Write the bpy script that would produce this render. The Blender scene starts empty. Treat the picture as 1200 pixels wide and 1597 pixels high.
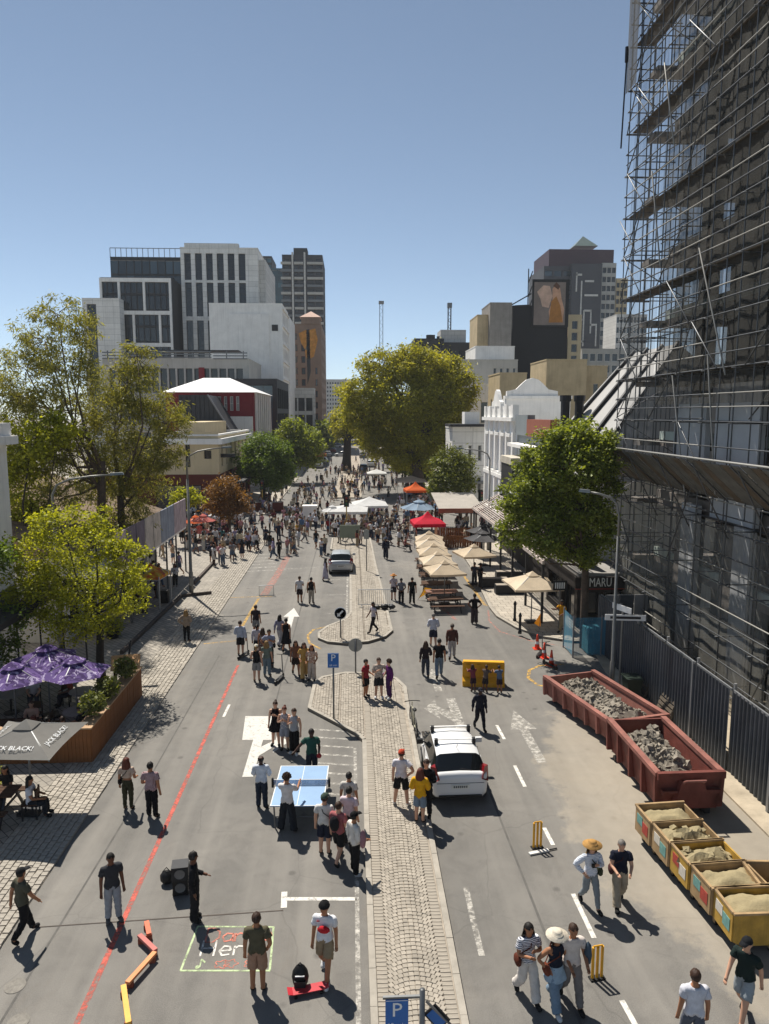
import bpy, math, random
import numpy as np
from mathutils import Vector, Matrix
random.seed(7); rng = np.random.default_rng(7)
S = bpy.context.scene; COL = S.collection
R = math.radians
# ------------------------------------------------------------------ camera
F = 1130.0; HZ = 645.0; VX = 548.0; CH = 11.2; W2, H2 = 600.0, 798.5
PITCH = math.atan((H2 - HZ) / F); YAW = math.atan((W2 - VX) / F / math.cos(PITCH))
cd = bpy.data.cameras.new('camera'); cam = bpy.data.objects.new('camera', cd); COL.objects.link(cam)
cd.sensor_fit = 'VERTICAL'; cd.sensor_height = 24.0; cd.lens = F / 1597.0 * 24.0
cd.clip_start = 0.1; cd.clip_end = 6000
cam.location = (0, 0, CH); cam.rotation_euler = (math.pi / 2 - PITCH, 0, -YAW)
S.camera = cam
# ------------------------------------------------------------------ sky, sun, exposure
SUN_EL, SUN_AZ = 57.0, -27.0            # azimuth clockwise from +Y: sun ahead and to the left
world = bpy.data.worlds.new('World'); S.world = world; world.use_nodes = True
wn = world.node_tree; bg = wn.nodes['Background']
sky = wn.nodes.new('ShaderNodeTexSky'); sky.sky_type = 'NISHITA'; sky.sun_disc = False
sky.sun_elevation = R(SUN_EL); sky.sun_rotation = R(SUN_AZ)
sky.altitude = 0; sky.air_density = 0.6; sky.dust_density = 0.0; sky.ozone_density = 2.0
hs = wn.nodes.new('ShaderNodeHueSaturation'); hs.inputs['Saturation'].default_value = .8; hs.inputs['Hue'].default_value = .49
wn.links.new(sky.outputs[0], hs.inputs['Color']); wn.links.new(hs.outputs[0], bg.inputs[0]); bg.inputs[1].default_value = 0.07
sd = bpy.data.lights.new('sun', 'SUN'); sun = bpy.data.objects.new('sun', sd); COL.objects.link(sun)
sd.energy = 4.2; sd.angle = R(0.55); sd.color = (1.0, 0.935, 0.83)
az = R(SUN_AZ); el = R(SUN_EL)
sun.rotation_euler = Vector((-math.sin(az) * math.cos(el), -math.cos(az) * math.cos(el), -math.sin(el))).to_track_quat('-Z', 'Y').to_euler()
sun.location = (-20, 40, 60)
S.view_settings.view_transform = 'Standard'; S.view_settings.look = 'None'
S.view_settings.exposure = 0.8; S.view_settings.gamma = 1.0
S.view_settings.use_curve_mapping = False
S.render.resolution_x = 769; S.render.resolution_y = 1024

# ------------------------------------------------------------------ pixels (of the 1200x1597 photo) -> directions / places
def ray(x, y):
    r0, r1 = (x - W2) / F, -(y - H2) / F
    fy = math.cos(PITCH) + r1 * math.sin(PITCH); uz = r1 * math.cos(PITCH) - math.sin(PITCH)
    c, s = math.cos(YAW), math.sin(YAW)
    return (r0 * c + fy * s, -r0 * s + fy * c, uz)
def G(x, y, z=0.0):
    d = ray(x, y); t = (z - CH) / d[2]; return (d[0] * t, d[1] * t)
def A(x, y, Y):
    d = ray(x, y); t = Y / d[1]; return (d[0] * t, CH + d[2] * t)
def G3(x, y, z=0.0):
    g = G(x, y, z); return (g[0], g[1], z)

# ------------------------------------------------------------------ colours and materials
def C(h, k=1.0):
    h = h.lstrip('#'); o = []
    for i in (0, 2, 4):
        c = int(h[i:i + 2], 16) / 255.0
        o.append(min(1.0, (c / 12.92 if c <= 0.04045 else ((c + 0.055) / 1.055) ** 2.4) * k))
    return tuple(o)
MATS = {}
def _new(name):
    m = bpy.data.materials.new(name); m.use_nodes = True
    nt = m.node_tree; b = nt.nodes['Principled BSDF']
    return m, nt, b
def N(nt, t, **kw):
    n = nt.nodes.new(t)
    for k, v in kw.items(): setattr(n, k, v)
    return n
def mix(nt, fac, a, b, bt='MIX'):
    n = nt.nodes.new('ShaderNodeMix'); n.data_type = 'RGBA'; n.blend_type = bt
    for i, v in ((0, fac), (6, a), (7, b)):
        if hasattr(v, 'links'): nt.links.new(v, n.inputs[i])
        elif i == 0: n.inputs[0].default_value = v
        else: n.inputs[i].default_value = (*v[:3], 1)
    return n.outputs[2]
def ramp(nt, src, stops):
    n = nt.nodes.new('ShaderNodeValToRGB'); e = n.color_ramp.elements
    while len(e) < len(stops): e.new(0.5)
    for k, (p, c) in enumerate(stops):
        e[k].position = p; e[k].color = (*c[:3], 1) if len(c) >= 3 else (c[0],) * 3 + (1,)
    nt.links.new(src, n.inputs[0]); return n.outputs[0]
def noise(nt, scale, detail=4, rough=.6, coord='Object', vec=None, dist=0):
    n = nt.nodes.new('ShaderNodeTexNoise'); n.inputs['Scale'].default_value = scale
    n.inputs['Detail'].default_value = detail; n.inputs['Roughness'].default_value = rough
    n.inputs['Distortion'].default_value = dist
    if vec is None:
        vec = tc(nt, coord)
    nt.links.new(vec, n.inputs['Vector']); return n.outputs[0]
def tc(nt, coord='Object'):
    for n in nt.nodes:
        if n.bl_idname == 'ShaderNodeTexCoord': return n.outputs[coord]
    return nt.nodes.new('ShaderNodeTexCoord').outputs[coord]
def mapping(nt, scale=(1, 1, 1), rot=(0, 0, 0), coord='Object'):
    n = nt.nodes.new('ShaderNodeMapping'); n.inputs['Scale'].default_value = scale; n.inputs['Rotation'].default_value = rot
    nt.links.new(tc(nt, coord), n.inputs[0]); return n.outputs[0]
def bump(nt, b, h, strength=.3, dist=.02):
    n = nt.nodes.new('ShaderNodeBump'); n.inputs['Strength'].default_value = strength; n.inputs['Distance'].default_value = dist
    nt.links.new(h, n.inputs['Height']); nt.links.new(n.outputs[0], b.inputs['Normal'])
def M(name, col, rough=.8, var=.18, scale=2.0, bmp=.0, bscale=40, metal=0.0, spec=.3, streak=0.0, island=0.0, panel=None):
    """plain weathered material: base colour with two scales of noise, optional vertical streaks and relief"""
    if name in MATS: return MATS[name]
    m, nt, b = _new(name)
    if isinstance(col, str): col = C(col)
    dk = tuple(c * (1 - var) for c in col); lt = tuple(min(1, c * (1 + var * .8)) for c in col)
    n1 = noise(nt, scale, 5, .65)
    c = ramp(nt, n1, [(.3, dk), (.7, lt)])
    if streak:
        s = noise(nt, 1.0, 4, .6, vec=mapping(nt, (3.0, 3.0, .16)))
        f = ramp(nt, s, [(.5, (0,)), (.75, (streak,))])
        c = mix(nt, f, c, tuple(x * .45 for x in col))
    if panel:
        br = N(nt, 'ShaderNodeTexBrick'); br.offset = .0 if panel[2] else .5; br.inputs['Scale'].default_value = 1.0; br.inputs['Brick Width'].default_value = panel[0]; br.inputs['Row Height'].default_value = panel[1]; br.inputs['Mortar Size'].default_value = .035
        br.inputs['Color1'].default_value = (1, 1, 1, 1); br.inputs['Color2'].default_value = (.88, .88, .88, 1); br.inputs['Mortar'].default_value = (.55, .55, .55, 1); nt.links.new(mapping(nt, (1, 1, 1), (R(-90), 0, 0)), br.inputs[0]); c = mix(nt, 1.0, c, br.outputs[0], 'MULTIPLY')
    if island:
        g = nt.nodes.new('ShaderNodeNewGeometry')
        f = ramp(nt, g.outputs['Random Per Island'], [(0, tuple([1 - island] * 3)), (1, tuple([min(1, 1 + island * .5)] * 3))])
        c = mix(nt, 1.0, c, f, 'MULTIPLY')
    nt.links.new(c, b.inputs['Base Color'])
    b.inputs['Roughness'].default_value = rough; b.inputs['Metallic'].default_value = metal
    b.inputs['Specular IOR Level'].default_value = spec
    if bmp: bump(nt, b, noise(nt, bscale, 4, .6), bmp)
    MATS[name] = m; return m
def fabric(hexc, kind='plain', name=None):
    """cloth: weave noise, wrinkle relief, optional stripes or checks"""
    key = name or 'cloth_%s_%s' % (hexc.strip('#'), kind)
    if key in MATS: return MATS[key]
    m, nt, b = _new(key); col = C(hexc)
    c = ramp(nt, noise(nt, 7, 4), [(.3, tuple(x * .8 for x in col)), (.7, tuple(min(1, x * 1.12) for x in col))])
    if kind == 'stripe':
        w = N(nt, 'ShaderNodeTexWave', bands_direction='Z'); w.inputs['Scale'].default_value = 9
        nt.links.new(tc(nt), w.inputs[0])
        c = mix(nt, ramp(nt, w.outputs[1], [(.45, (0,)), (.55, (1,))]), c, C('#e4e4e8'))
    if kind == 'check':
        for d, k in (('Z', 9), ('X', 9)):
            w = N(nt, 'ShaderNodeTexWave', bands_direction=d); w.inputs['Scale'].default_value = k
            nt.links.new(tc(nt), w.inputs[0])
            c = mix(nt, ramp(nt, w.outputs[1], [(.6, (0,)), (.7, (.75,))]), c, C('#5a2e34'))
    if kind == 'floral':
        v = N(nt, 'ShaderNodeTexVoronoi'); v.inputs['Scale'].default_value = 17
        nt.links.new(tc(nt), v.inputs[0])
        c = mix(nt, ramp(nt, v.outputs[0], [(.25, (.8,)), (.4, (0,))]), c, C('#e8ded2'))
    nt.links.new(c, b.inputs['Base Color']); b.inputs['Roughness'].default_value = .85
    b.inputs['Specular IOR Level'].default_value = .15
    bump(nt, b, noise(nt, 14, 3, .5), .5, .02)
    MATS[key] = m; return m
def canvas_mat(name, hexc, trans=.3, extra=None):
    """umbrella and tent cloth: lets some sun through"""
    if name in MATS: return MATS[name]
    m, nt, b = _new(name); col = C(hexc)
    c = ramp(nt, noise(nt, 1.7, 5), [(.3, tuple(x * .84 for x in col)), (.72, tuple(min(1, x * 1.07) for x in col))])
    if extra: c = extra(nt, c)
    nt.links.new(c, b.inputs['Base Color']); b.inputs['Roughness'].default_value = .8; b.inputs['Specular IOR Level'].default_value = .2
    t = N(nt, 'ShaderNodeBsdfTranslucent'); nt.links.new(c, t.inputs[0])
    mx = N(nt, 'ShaderNodeMixShader'); mx.inputs[0].default_value = trans
    nt.links.new(b.outputs[0], mx.inputs[1]); nt.links.new(t.outputs[0], mx.inputs[2])
    nt.links.new(mx.outputs[0], nt.nodes['Material Output'].inputs[0])
    MATS[name] = m; return m
def glass_mat(name, hexc='#20282e', rough=.12):
    if name in MATS: return MATS[name]
    m, nt, b = _new(name); col = C(hexc)
    g = N(nt, 'ShaderNodeObjectInfo')
    c = ramp(nt, g.outputs['Random'], [(0, tuple(x * .55 for x in col)), (.6, col), (1, tuple(x * 1.7 + .01 for x in col))])
    nt.links.new(c, b.inputs['Base Color']); b.inputs['Roughness'].default_value = rough
    b.inputs['Specular IOR Level'].default_value = .55
    bump(nt, b, noise(nt, .8, 2), .06, .05)
    MATS[name] = m; return m
def leaf_mat(name, dark, lite, trans=.4):
    if name in MATS: return MATS[name]
    m, nt, b = _new(name)
    g = N(nt, 'ShaderNodeNewGeometry')
    n = noise(nt, .55, 3)
    f = N(nt, 'ShaderNodeMath', operation='MULTIPLY_ADD'); nt.links.new(g.outputs['Random Per Island'], f.inputs[0]); f.inputs[1].default_value = .55
    ml = N(nt, 'ShaderNodeMath', operation='MULTIPLY'); nt.links.new(n, ml.inputs[0]); ml.inputs[1].default_value = .5
    nt.links.new(ml.outputs[0], f.inputs[2])
    c = ramp(nt, f.outputs[0], [(.1, C(dark)), (.85, C(lite))])
    nt.links.new(c, b.inputs['Base Color']); b.inputs['Roughness'].default_value = .55; b.inputs['Specular IOR Level'].default_value = .35
    t = N(nt, 'ShaderNodeBsdfTranslucent')
    tcx = mix(nt, 1.0, c, (1.35, 1.25, .45), 'MULTIPLY'); nt.links.new(tcx, t.inputs[0])
    mx = N(nt, 'ShaderNodeMixShader'); mx.inputs[0].default_value = trans
    nt.links.new(b.outputs[0], mx.inputs[1]); nt.links.new(t.outputs[0], mx.inputs[2])
    nt.links.new(mx.outputs[0], nt.nodes['Material Output'].inputs[0])
    MATS[name] = m; return m

# ------------------------------------------------------------------ mesh helpers
class MB:
    def __init__(s): s.v = []; s.f = []; s.m = []
    def add(s, vs, fs, mat=0):
        o = len(s.v); s.v.extend([tuple(v) for v in vs])
        for f in fs: s.f.append([i + o for i in f]); s.m.append(mat)
        return s
    def box(s, x0, x1, y0, y1, z0, z1, mat=0, skip=''):
        v = [(x0, y0, z0), (x1, y0, z0), (x1, y1, z0), (x0, y1, z0), (x0, y0, z1), (x1, y0, z1), (x1, y1, z1), (x0, y1, z1)]
        f = {'b': (0, 3, 2, 1), 't': (4, 5, 6, 7), 's': (0, 1, 5, 4), 'e': (1, 2, 6, 5), 'n': (2, 3, 7, 6), 'w': (3, 0, 4, 7)}
        return s.add(v, [f[k] for k in f if k not in skip], mat)
    def obox(s, c, size, rz=0.0, mat=0, rx=0.0, ry=0.0):
        hx, hy, hz = [q / 2 for q in size]
        m = Matrix.Translation(c) @ Matrix.Rotation(rz, 4, 'Z') @ Matrix.Rotation(ry, 4, 'Y') @ Matrix.Rotation(rx, 4, 'X')
        v = [m @ Vector(p) for p in ((-hx, -hy, -hz), (hx, -hy, -hz), (hx, hy, -hz), (-hx, hy, -hz), (-hx, -hy, hz), (hx, -hy, hz), (hx, hy, hz), (-hx, hy, hz))]
        return s.add(v, [(0, 3, 2, 1), (4, 5, 6, 7), (0, 1, 5, 4), (1, 2, 6, 5), (2, 3, 7, 6), (3, 0, 4, 7)], mat)
    def bar(s, a, b, w, h=None, mat=0):
        """square bar from a to b"""
        a, b = Vector(a), Vector(b); d = (b - a); L = d.length
        if L < 1e-6: return s
        q = d.to_track_quat('Z', 'Y').to_matrix().to_4x4(); m = Matrix.Translation((a + b) / 2) @ q
        hx, hy, hz = w / 2, (h or w) / 2, L / 2
        v = [m @ Vector(p) for p in ((-hx, -hy, -hz), (hx, -hy, -hz), (hx, hy, -hz), (-hx, hy, -hz), (-hx, -hy, hz), (hx, -hy, hz), (hx, hy, hz), (-hx, hy, hz))]
        return s.add(v, [(0, 3, 2, 1), (4, 5, 6, 7), (0, 1, 5, 4), (1, 2, 6, 5), (2, 3, 7, 6), (3, 0, 4, 7)], mat)
    def tube(s, pts, rad, n=6, mat=0, cap=True):
        pts = [Vector(p) for p in pts]; k = len(pts)
        if not hasattr(rad, '__len__'): rad = [rad] * k
        o = len(s.v); up = Vector((.31, .17, .93)).normalized(); prev = None
        for i, p in enumerate(pts):
            d = (pts[min(i + 1, k - 1)] - pts[max(i - 1, 0)])
            d = d.normalized() if d.length > 1e-9 else Vector((0, 0, 1))
            if prev is None:
                a = d.cross(up)
                if a.length < .05: a = d.cross(Vector((1, 0, 0)))
            else:
                a = prev - d * prev.dot(d)
                if a.length < 1e-4: a = d.cross(up)
            a.normalize(); prev = a; b = d.cross(a)
            for j in range(n):
                t = 2 * math.pi * j / n
                s.v.append(tuple(p + (a * math.cos(t) + b * math.sin(t)) * rad[i]))
        for i in range(k - 1):
            for j in range(n):
                s.f.append([o + i * n + j, o + i * n + (j + 1) % n, o + (i + 1) * n + (j + 1) % n, o + (i + 1) * n + j]); s.m.append(mat)
        if cap:
            s.f.append([o + j for j in range(n)][::-1]); s.m.append(mat)
            s.f.append([o + (k - 1) * n + j for j in range(n)]); s.m.append(mat)
        return s
    def lathe(s, prof, n=12, c=(0, 0, 0), mat=0, sx=1.0, sy=1.0):
        o = len(s.v)
        for r, z in prof:
            for j in range(n):
                t = 2 * math.pi * j / n
                s.v.append((c[0] + r * math.cos(t) * sx, c[1] + r * math.sin(t) * sy, c[2] + z))
        for i in range(len(prof) - 1):
            for j in range(n):
                s.f.append([o + i * n + j, o + i * n + (j + 1) % n, o + (i + 1) * n + (j + 1) % n, o + (i + 1) * n + j]); s.m.append(mat)
        s.f.append([o + j for j in range(n)][::-1]); s.m.append(mat)
        s.f.append([o + (len(prof) - 1) * n + j for j in range(n)]); s.m.append(mat)
        return s
    def ball(s, c, rx, ry=None, rz=None, n=8, mat=0):
        ry = ry or rx; rz = rz or rx
        k = max(3, n // 2)
        pr = [(math.sin(math.pi * (i + .02) / (k + .04)), -math.cos(math.pi * (i + .02) / (k + .04))) for i in range(k + 1)]
        o = len(s.v)
        for r, z in pr:
            for j in range(n):
                t = 2 * math.pi * j / n
                s.v.append((c[0] + r * rx * math.cos(t), c[1] + r * ry * math.sin(t), c[2] + z * rz))
        for i in range(k):
            for j in range(n):
                s.f.append([o + i * n + j, o + i * n + (j + 1) % n, o + (i + 1) * n + (j + 1) % n, o + (i + 1) * n + j]); s.m.append(mat)
        return s
    def prism(s, pts, z0, z1, mat=0):
        n = len(pts)
        ar = sum(pts[i][0] * pts[(i + 1) % n][1] - pts[(i + 1) % n][0] * pts[i][1] for i in range(n))
        if ar < 0: pts = pts[::-1]
        v = [(x, y, z0) for x, y in pts] + [(x, y, z1) for x, y in pts]
        f = [list(range(n))[::-1], list(range(n, 2 * n))] + [(i, (i + 1) % n, n + (i + 1) % n, n + i) for i in range(n)]
        return s.add(v, f, mat)
    def sheet(s, pts, z, mat=0):
        n = len(pts)
        ar = sum(pts[i][0] * pts[(i + 1) % n][1] - pts[(i + 1) % n][0] * pts[i][1] for i in range(n))
        if ar < 0: pts = pts[::-1]
        return s.add([(x, y, z) for x, y in pts], [list(range(n))], mat)
    def mesh(s, name, mats, smooth=False):
        me = bpy.data.meshes.new(name); me.from_pydata(s.v, [], s.f)
        if not isinstance(mats, (list, tuple)): mats = [mats]
        for m in mats: me.materials.append(m)
        if len(mats) > 1: me.polygons.foreach_set('material_index', s.m)
        if smooth: me.polygons.foreach_set('use_smooth', [True] * len(s.f))
        me.update(); return me
    def build(s, name, mats, parent=None, loc=(0, 0, 0), rz=0.0, smooth=False):
        return put(name, s.mesh(name, mats, smooth), parent, loc, rz)
def put(name, me, parent=None, loc=(0, 0, 0), rz=0.0):
    o = bpy.data.objects.new(name, me); COL.objects.link(o)
    if parent is not None: o.parent = parent
    o.location = loc
    if hasattr(rz, '__len__'): o.rotation_euler = rz
    else: o.rotation_euler = (0, 0, rz)
    return o
def tag(o, label, cat, group=None):
    o['label'] = label; o['category'] = cat
    if group: o['group'] = group
    return o
def thing(name, label, cat, loc=(0, 0, 0), rz=0.0, group=None):
    return tag(put(name, None, None, loc, rz), label, cat, group)
def struct(o): o['kind'] = 'structure'; return o
def stuff(o): o['kind'] = 'stuff'; return o
def copy_tree(o, parent=None):
    c = o.copy(); COL.objects.link(c); c.parent = parent
    for ch in list(o.children): copy_tree(ch, c)
    return c
def dup(root, loc, rz=0.0, label=None, group=None, scale=None):
    c = copy_tree(root); c.location = loc; c.rotation_euler = (0, 0, rz)
    if label: c['label'] = label
    if group: c['group'] = group
    if scale: c.scale = (scale,) * 3
    return c
_T = {}
def text_mesh(txt, size, mat, extr=.002):
    """flat lettering as a mesh, centred, lying in its local XY plane"""
    cu = bpy.data.curves.new('lettering', 'FONT'); cu.body = txt; cu.size = size; cu.extrude = extr
    cu.align_x = 'CENTER'; cu.align_y = 'CENTER'; cu.resolution_u = 2
    o = bpy.data.objects.new('lettering', cu); COL.objects.link(o)
    dg = bpy.context.evaluated_depsgraph_get(); me = bpy.data.meshes.new_from_object(o.evaluated_get(dg))
    bpy.data.objects.remove(o); bpy.data.curves.remove(cu)
    me.materials.clear(); me.materials.append(mat); return me
# ================================================================== GROUND, ROAD, PAVEMENTS
def asphalt():
    m, nt, b = _new('asphalt')
    big = noise(nt, .22, 5, .6, dist=.4); fine = noise(nt, 55, 3, .7); mid = noise(nt, 1.6, 6, .7, dist=.6)
    c = ramp(nt, big, [(.3, C('#6f6d69')), (.55, C('#7e7b76')), (.75, C('#8b8780'))])
    c = mix(nt, ramp(nt, mid, [(.42, (0,)), (.66, (.42,))]), c, C('#605d5a'))
    c = mix(nt, ramp(nt, fine, [(.35, (.6,)), (.65, (0,))]), c, C('#454443'))
    st_ = noise(nt, .5, 7, .75, dist=1.5, vec=mapping(nt, (1.3, .55, 1))); c = mix(nt, ramp(nt, st_, [(.56, (0,)), (.7, (.2,))]), c, C('#6a5f52'))
    # tyre-worn tracks running up the street
    w = noise(nt, 1.0, 4, .6, vec=mapping(nt, (.9, .035, 1)))
    c = mix(nt, ramp(nt, w, [(.45, (0,)), (.7, (.4,))]), c, C('#928e87'))
    # cracks
    v = N(nt, 'ShaderNodeTexVoronoi', feature='DISTANCE_TO_EDGE'); v.inputs['Scale'].default_value = .33
    nn = N(nt, 'ShaderNodeTexNoise'); nn.inputs['Scale'].default_value = .9; nt.links.new(tc(nt), nn.inputs[0])
    wv = mix(nt, .25, tc(nt), nn.outputs[1]); nt.links.new(wv, v.inputs[0])
    c = mix(nt, ramp(nt, v.outputs[0], [(0.0, (.22,)), (.004, (0,))]), c, C('#3a3938'))
    # small spots: gum, oil
    v2 = N(nt, 'ShaderNodeTexVoronoi'); v2.inputs['Scale'].default_value = .9; nt.links.new(tc(nt), v2.inputs[0])
    c = mix(nt, ramp(nt, v2.outputs[0], [(.05, (.55,)), (.11, (0,))]), c, C('#4b4947'))
    # builders' sand and cement dust trodden out around the skips
    sp = N(nt, 'ShaderNodeSeparateXYZ'); nt.links.new(tc(nt), sp.inputs[0])
    def lin(out, a, k):
        n = N(nt, 'ShaderNodeMath', operation='MULTIPLY_ADD'); nt.links.new(out, n.inputs[0]); n.inputs[1].default_value = k; n.inputs[2].default_value = -a * k
        return n.outputs[0]
    def mth(op, a, b_):
        n = N(nt, 'ShaderNodeMath', operation=op); nt.links.new(a, n.inputs[0])
        if hasattr(b_, 'links'): nt.links.new(b_, n.inputs[1])
        else: n.inputs[1].default_value = b_
        return n.outputs[0]
    ex = lin(sp.outputs[0], 9.6, 1 / 5.2); ey = lin(sp.outputs[1], 19.0, 1 / 11.0)
    r2 = mth('ADD', mth('MULTIPLY', ex, ex), mth('MULTIPLY', ey, ey))
    r2 = mth('ADD', r2, mth('MULTIPLY', noise(nt, .55, 6, .7), .9))
    c = mix(nt, ramp(nt, r2, [(.35, (.6,)), (.9, (.36,)), (2.0, (0,))]), c, mix(nt, noise(nt, 3, 5), C('#9c917f'), C('#b5aa98')))
    nt.links.new(c, b.inputs['Base Color']); b.inputs['Roughness'].default_value = .85; b.inputs['Specular IOR Level'].default_value = .25
    bump(nt, b, fine, .35, .01)
    MATS['asphalt'] = m; return m
def paving_mat(name, ca, cb, sx, sy, rot=0.0):
    m, nt, b = _new(name)
    br = N(nt, 'ShaderNodeTexBrick'); br.inputs['Scale'].default_value = 1.0
    br.inputs['Brick Width'].default_value = sx; br.inputs['Row Height'].default_value = sy; br.inputs['Mortar Size'].default_value = .012
    br.inputs['Color1'].default_value = (*C(ca), 1); br.inputs['Color2'].default_value = (*C(cb), 1); br.inputs['Mortar'].default_value = (*C('#4f4a45'), 1)
    nt.links.new(mapping(nt, (1, 1, 1), (0, 0, rot)), br.inputs[0])
    c = mix(nt, .45, br.outputs[0], ramp(nt, noise(nt, .8, 6, .7), [(.3, (.35, .33, .3)), (.7, (.95, .92, .88))]), 'MULTIPLY')
    nt.links.new(c, b.inputs['Base Color']); b.inputs['Roughness'].default_value = .85
    bump(nt, b, br.outputs[1], -.4, .01)
    MATS[name] = m; return m
ASPH = asphalt()
GRAN = M('granite_sett', '#aaa398', .85, .2, 9, .3, 60, island=.3)
SETT = M('median_sett', '#a39b8f', .85, .22, 3, .3, 60, island=.2)
KERB = M('kerb_concrete', '#9c968c', .85, .2, 3, .2, 50)
KERBD = M('dark_kerb_stone', '#4c443f', .85, .3, 3, .2, 50)
BEDD = M('sett_bedding', '#988f83', .95, .25, 4)
struct(MB().box(-900, 900, -40, 1500, -1.0, -.02).build('ground', M('city_ground', '#7a756d', .9, .25, .02)))
rd = MB(); rd.sheet([(-60, -6), (60, -6), (60, 900), (-60, 900)], 0.0); struct(rd.build('road', ASPH))

def arc(cx, cy, r, a0, a1, n=10):
    return [(cx + r * math.cos(R(a0 + (a1 - a0) * i / n)), cy + r * math.sin(R(a0 + (a1 - a0) * i / n))) for i in range(n + 1)]
# --- left pavement (flush, paved) with granite sett strip
LP = paving_mat('left_paving', '#8f8a82', '#a39d93', .42, .21, R(45))
lp = struct(MB().prism([(-60, -6), (-9.15, -6), (-9.15, 66), (-60, 66)], -.01, .05).build('pavement_left', LP))
struct(MB().prism([(-60, 80), (-10.2, 80), (-9.2, 81), (-9.2, 420), (-60, 420)], -.01, .12).build('pavement_left_far', paving_mat('far_paving', '#a09a90', '#aea79b', .6, .6)))
sl = struct(MB().prism([(-9.15, -6), (-7.46, -6), (-7.46, 66), (-9.15, 66)], -.01, .02).build('sett_strip', BEDD))
def sett_mesh(w, l, h=.04):
    b = .007
    v = [(-w / 2, -l / 2, -h), (w / 2, -l / 2, -h), (w / 2, l / 2, -h), (-w / 2, l / 2, -h), (-w / 2 + b, -l / 2 + b, 0), (w / 2 - b, -l / 2 + b, 0), (w / 2 - b, l / 2 - b, 0), (-w / 2 + b, l / 2 - b, 0)]
    return v, [(4, 5, 6, 7), (0, 1, 5, 4), (1, 2, 6, 5), (2, 3, 7, 6), (3, 0, 4, 7)]
sv, sf = sett_mesh(.155, .2); sm = MB().add(sv, sf).mesh('cobble', GRAN)
rest = MB(); single = 0
for iy in range(330):
    y = 12.2 + iy * .165
    for ix in range(10):
        x = -9.06 + ix * .169
        jx, jy, jz, ja = random.uniform(-.008, .008), random.uniform(-.012, .012), random.uniform(-.006, .006), random.uniform(-.06, .06)
        off = (ix % 2) * .08
        px = x + .0; yy = y + off
        if 13.2 < yy < 19.5 and x > -8.9 + 0 and single < 300 and (x > -8.25 or yy > 15.3):
            o = put('cobble', sm, sl, (px + jx, yy + jy, .055 + jz), ja); o.scale = (1, .76, 1); single += 1
        else:
            m = Matrix.Translation((px + jx, yy + jy, .055 + jz)) @ Matrix.Rotation(ja, 4, 'Z') @ Matrix.Diagonal((1, .76, 1, 1))
            rest.add([m @ Vector(v) for v in sv], sf)
stuff(rest.build('cobble_bed', GRAN, sl))
# raised dark kerb rail around the terrace seats on the left
kr = thing('low_kerb_rail', 'low dark kerb rail zigzagging along the left pavement by tall lamp post', 'kerb')
for a, b in (((190, 1020), (283, 931)), ((283, 931), (330, 926)), ((303, 911), (334, 878)), ((340, 851), (390, 849))):
    pa, pb = G3(*a, .06), G3(*b, .06); k = MB(); k.bar((pa[0], pa[1], .13), (pb[0], pb[1], .13), .16, .2); k.build('kerb_stone', KERBD, kr)

# --- medians
def island(name, pts, h, top_mat, border=.14):
    base = struct(MB().prism(pts, -.01, h - .03).build(name, BEDD))
    n = len(pts)
    ar = sum(pts[i][0] * pts[(i + 1) % n][1] - pts[(i + 1) % n][0] * pts[i][1] for i in range(n))
    if ar < 0: pts = pts[::-1]
    for i in range(n):
        a, b = Vector(pts[i]), Vector(pts[(i + 1) % n]); L = (b - a).length
        k = max(1, round(L / .95)); d = (b - a) / L; nn = Vector((-d.y, d.x))
        if max(a.y, b.y) > 75: k = max(1, round(L / 6))
        for j in range(k):
            p, q = a + d * (L * j / k + .006), a + d * (L * (j + 1) / k - .006)
            z = h + random.uniform(-.004, .004)
            o = MB().prism([tuple(p), tuple(q), tuple(q + nn * border), tuple(p + nn * border)], -.005, z).build('kerb_stone', KERB, base)
    return base
M1 = [(.3, -3), (2.1, -3), (2.1, 12), (2.13, 18), (2.18, 26), (2.22, 28.4), (1.9, 29.4), (1.0, 30.1), (-.3, 30.2), (-1.3, 29.7), (-1.62, 29.0), (-1.7, 26.4), (.05, 24.2), (.33, 23.6), (.3, 18)]
med = island('median', M1, .13, SETT)
M2 = [(-1.7, 35.1), (-1.2, 34.45), (-.3, 34.15), (.8, 34.4), (1.7, 35.2), (2.12, 36.2), (2.05, 42), (1.85, 52), (1.75, 64.5), (1.2, 65), (-1.4, 65), (-1.75, 64.4), (-1.75, 59), (-.15, 57.6), (-.12, 39.6), (-.4, 38.4), (-1.3, 37.2), (-1.75, 36)]
med2 = island('median_island', M2, .13, SETT)
M3 = [(-2.6, 96), (1.4, 96), (2.0, 120), (2.4, 240), (-1.2, 240), (-2.2, 120)]
med3 = island('median_far', M3, .13, SETT)
MB().prism([(x * .96 + .0, y + .1 if y < 150 else y) for x, y in M3], .05, .115).build('paving', paving_mat('far_median_paving', '#a59a8a', '#b0a595', .3, .15), med3)
def inside(pt, poly):
    x, y = pt; c = False; n = len(poly)
    for i in range(n):
        (x1, y1), (x2, y2) = poly[i], poly[(i + 1) % n]
        if (y1 > y) != (y2 > y) and x < (x2 - x1) * (y - y1) / (y2 - y1) + x1: c = not c
    return c
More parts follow.
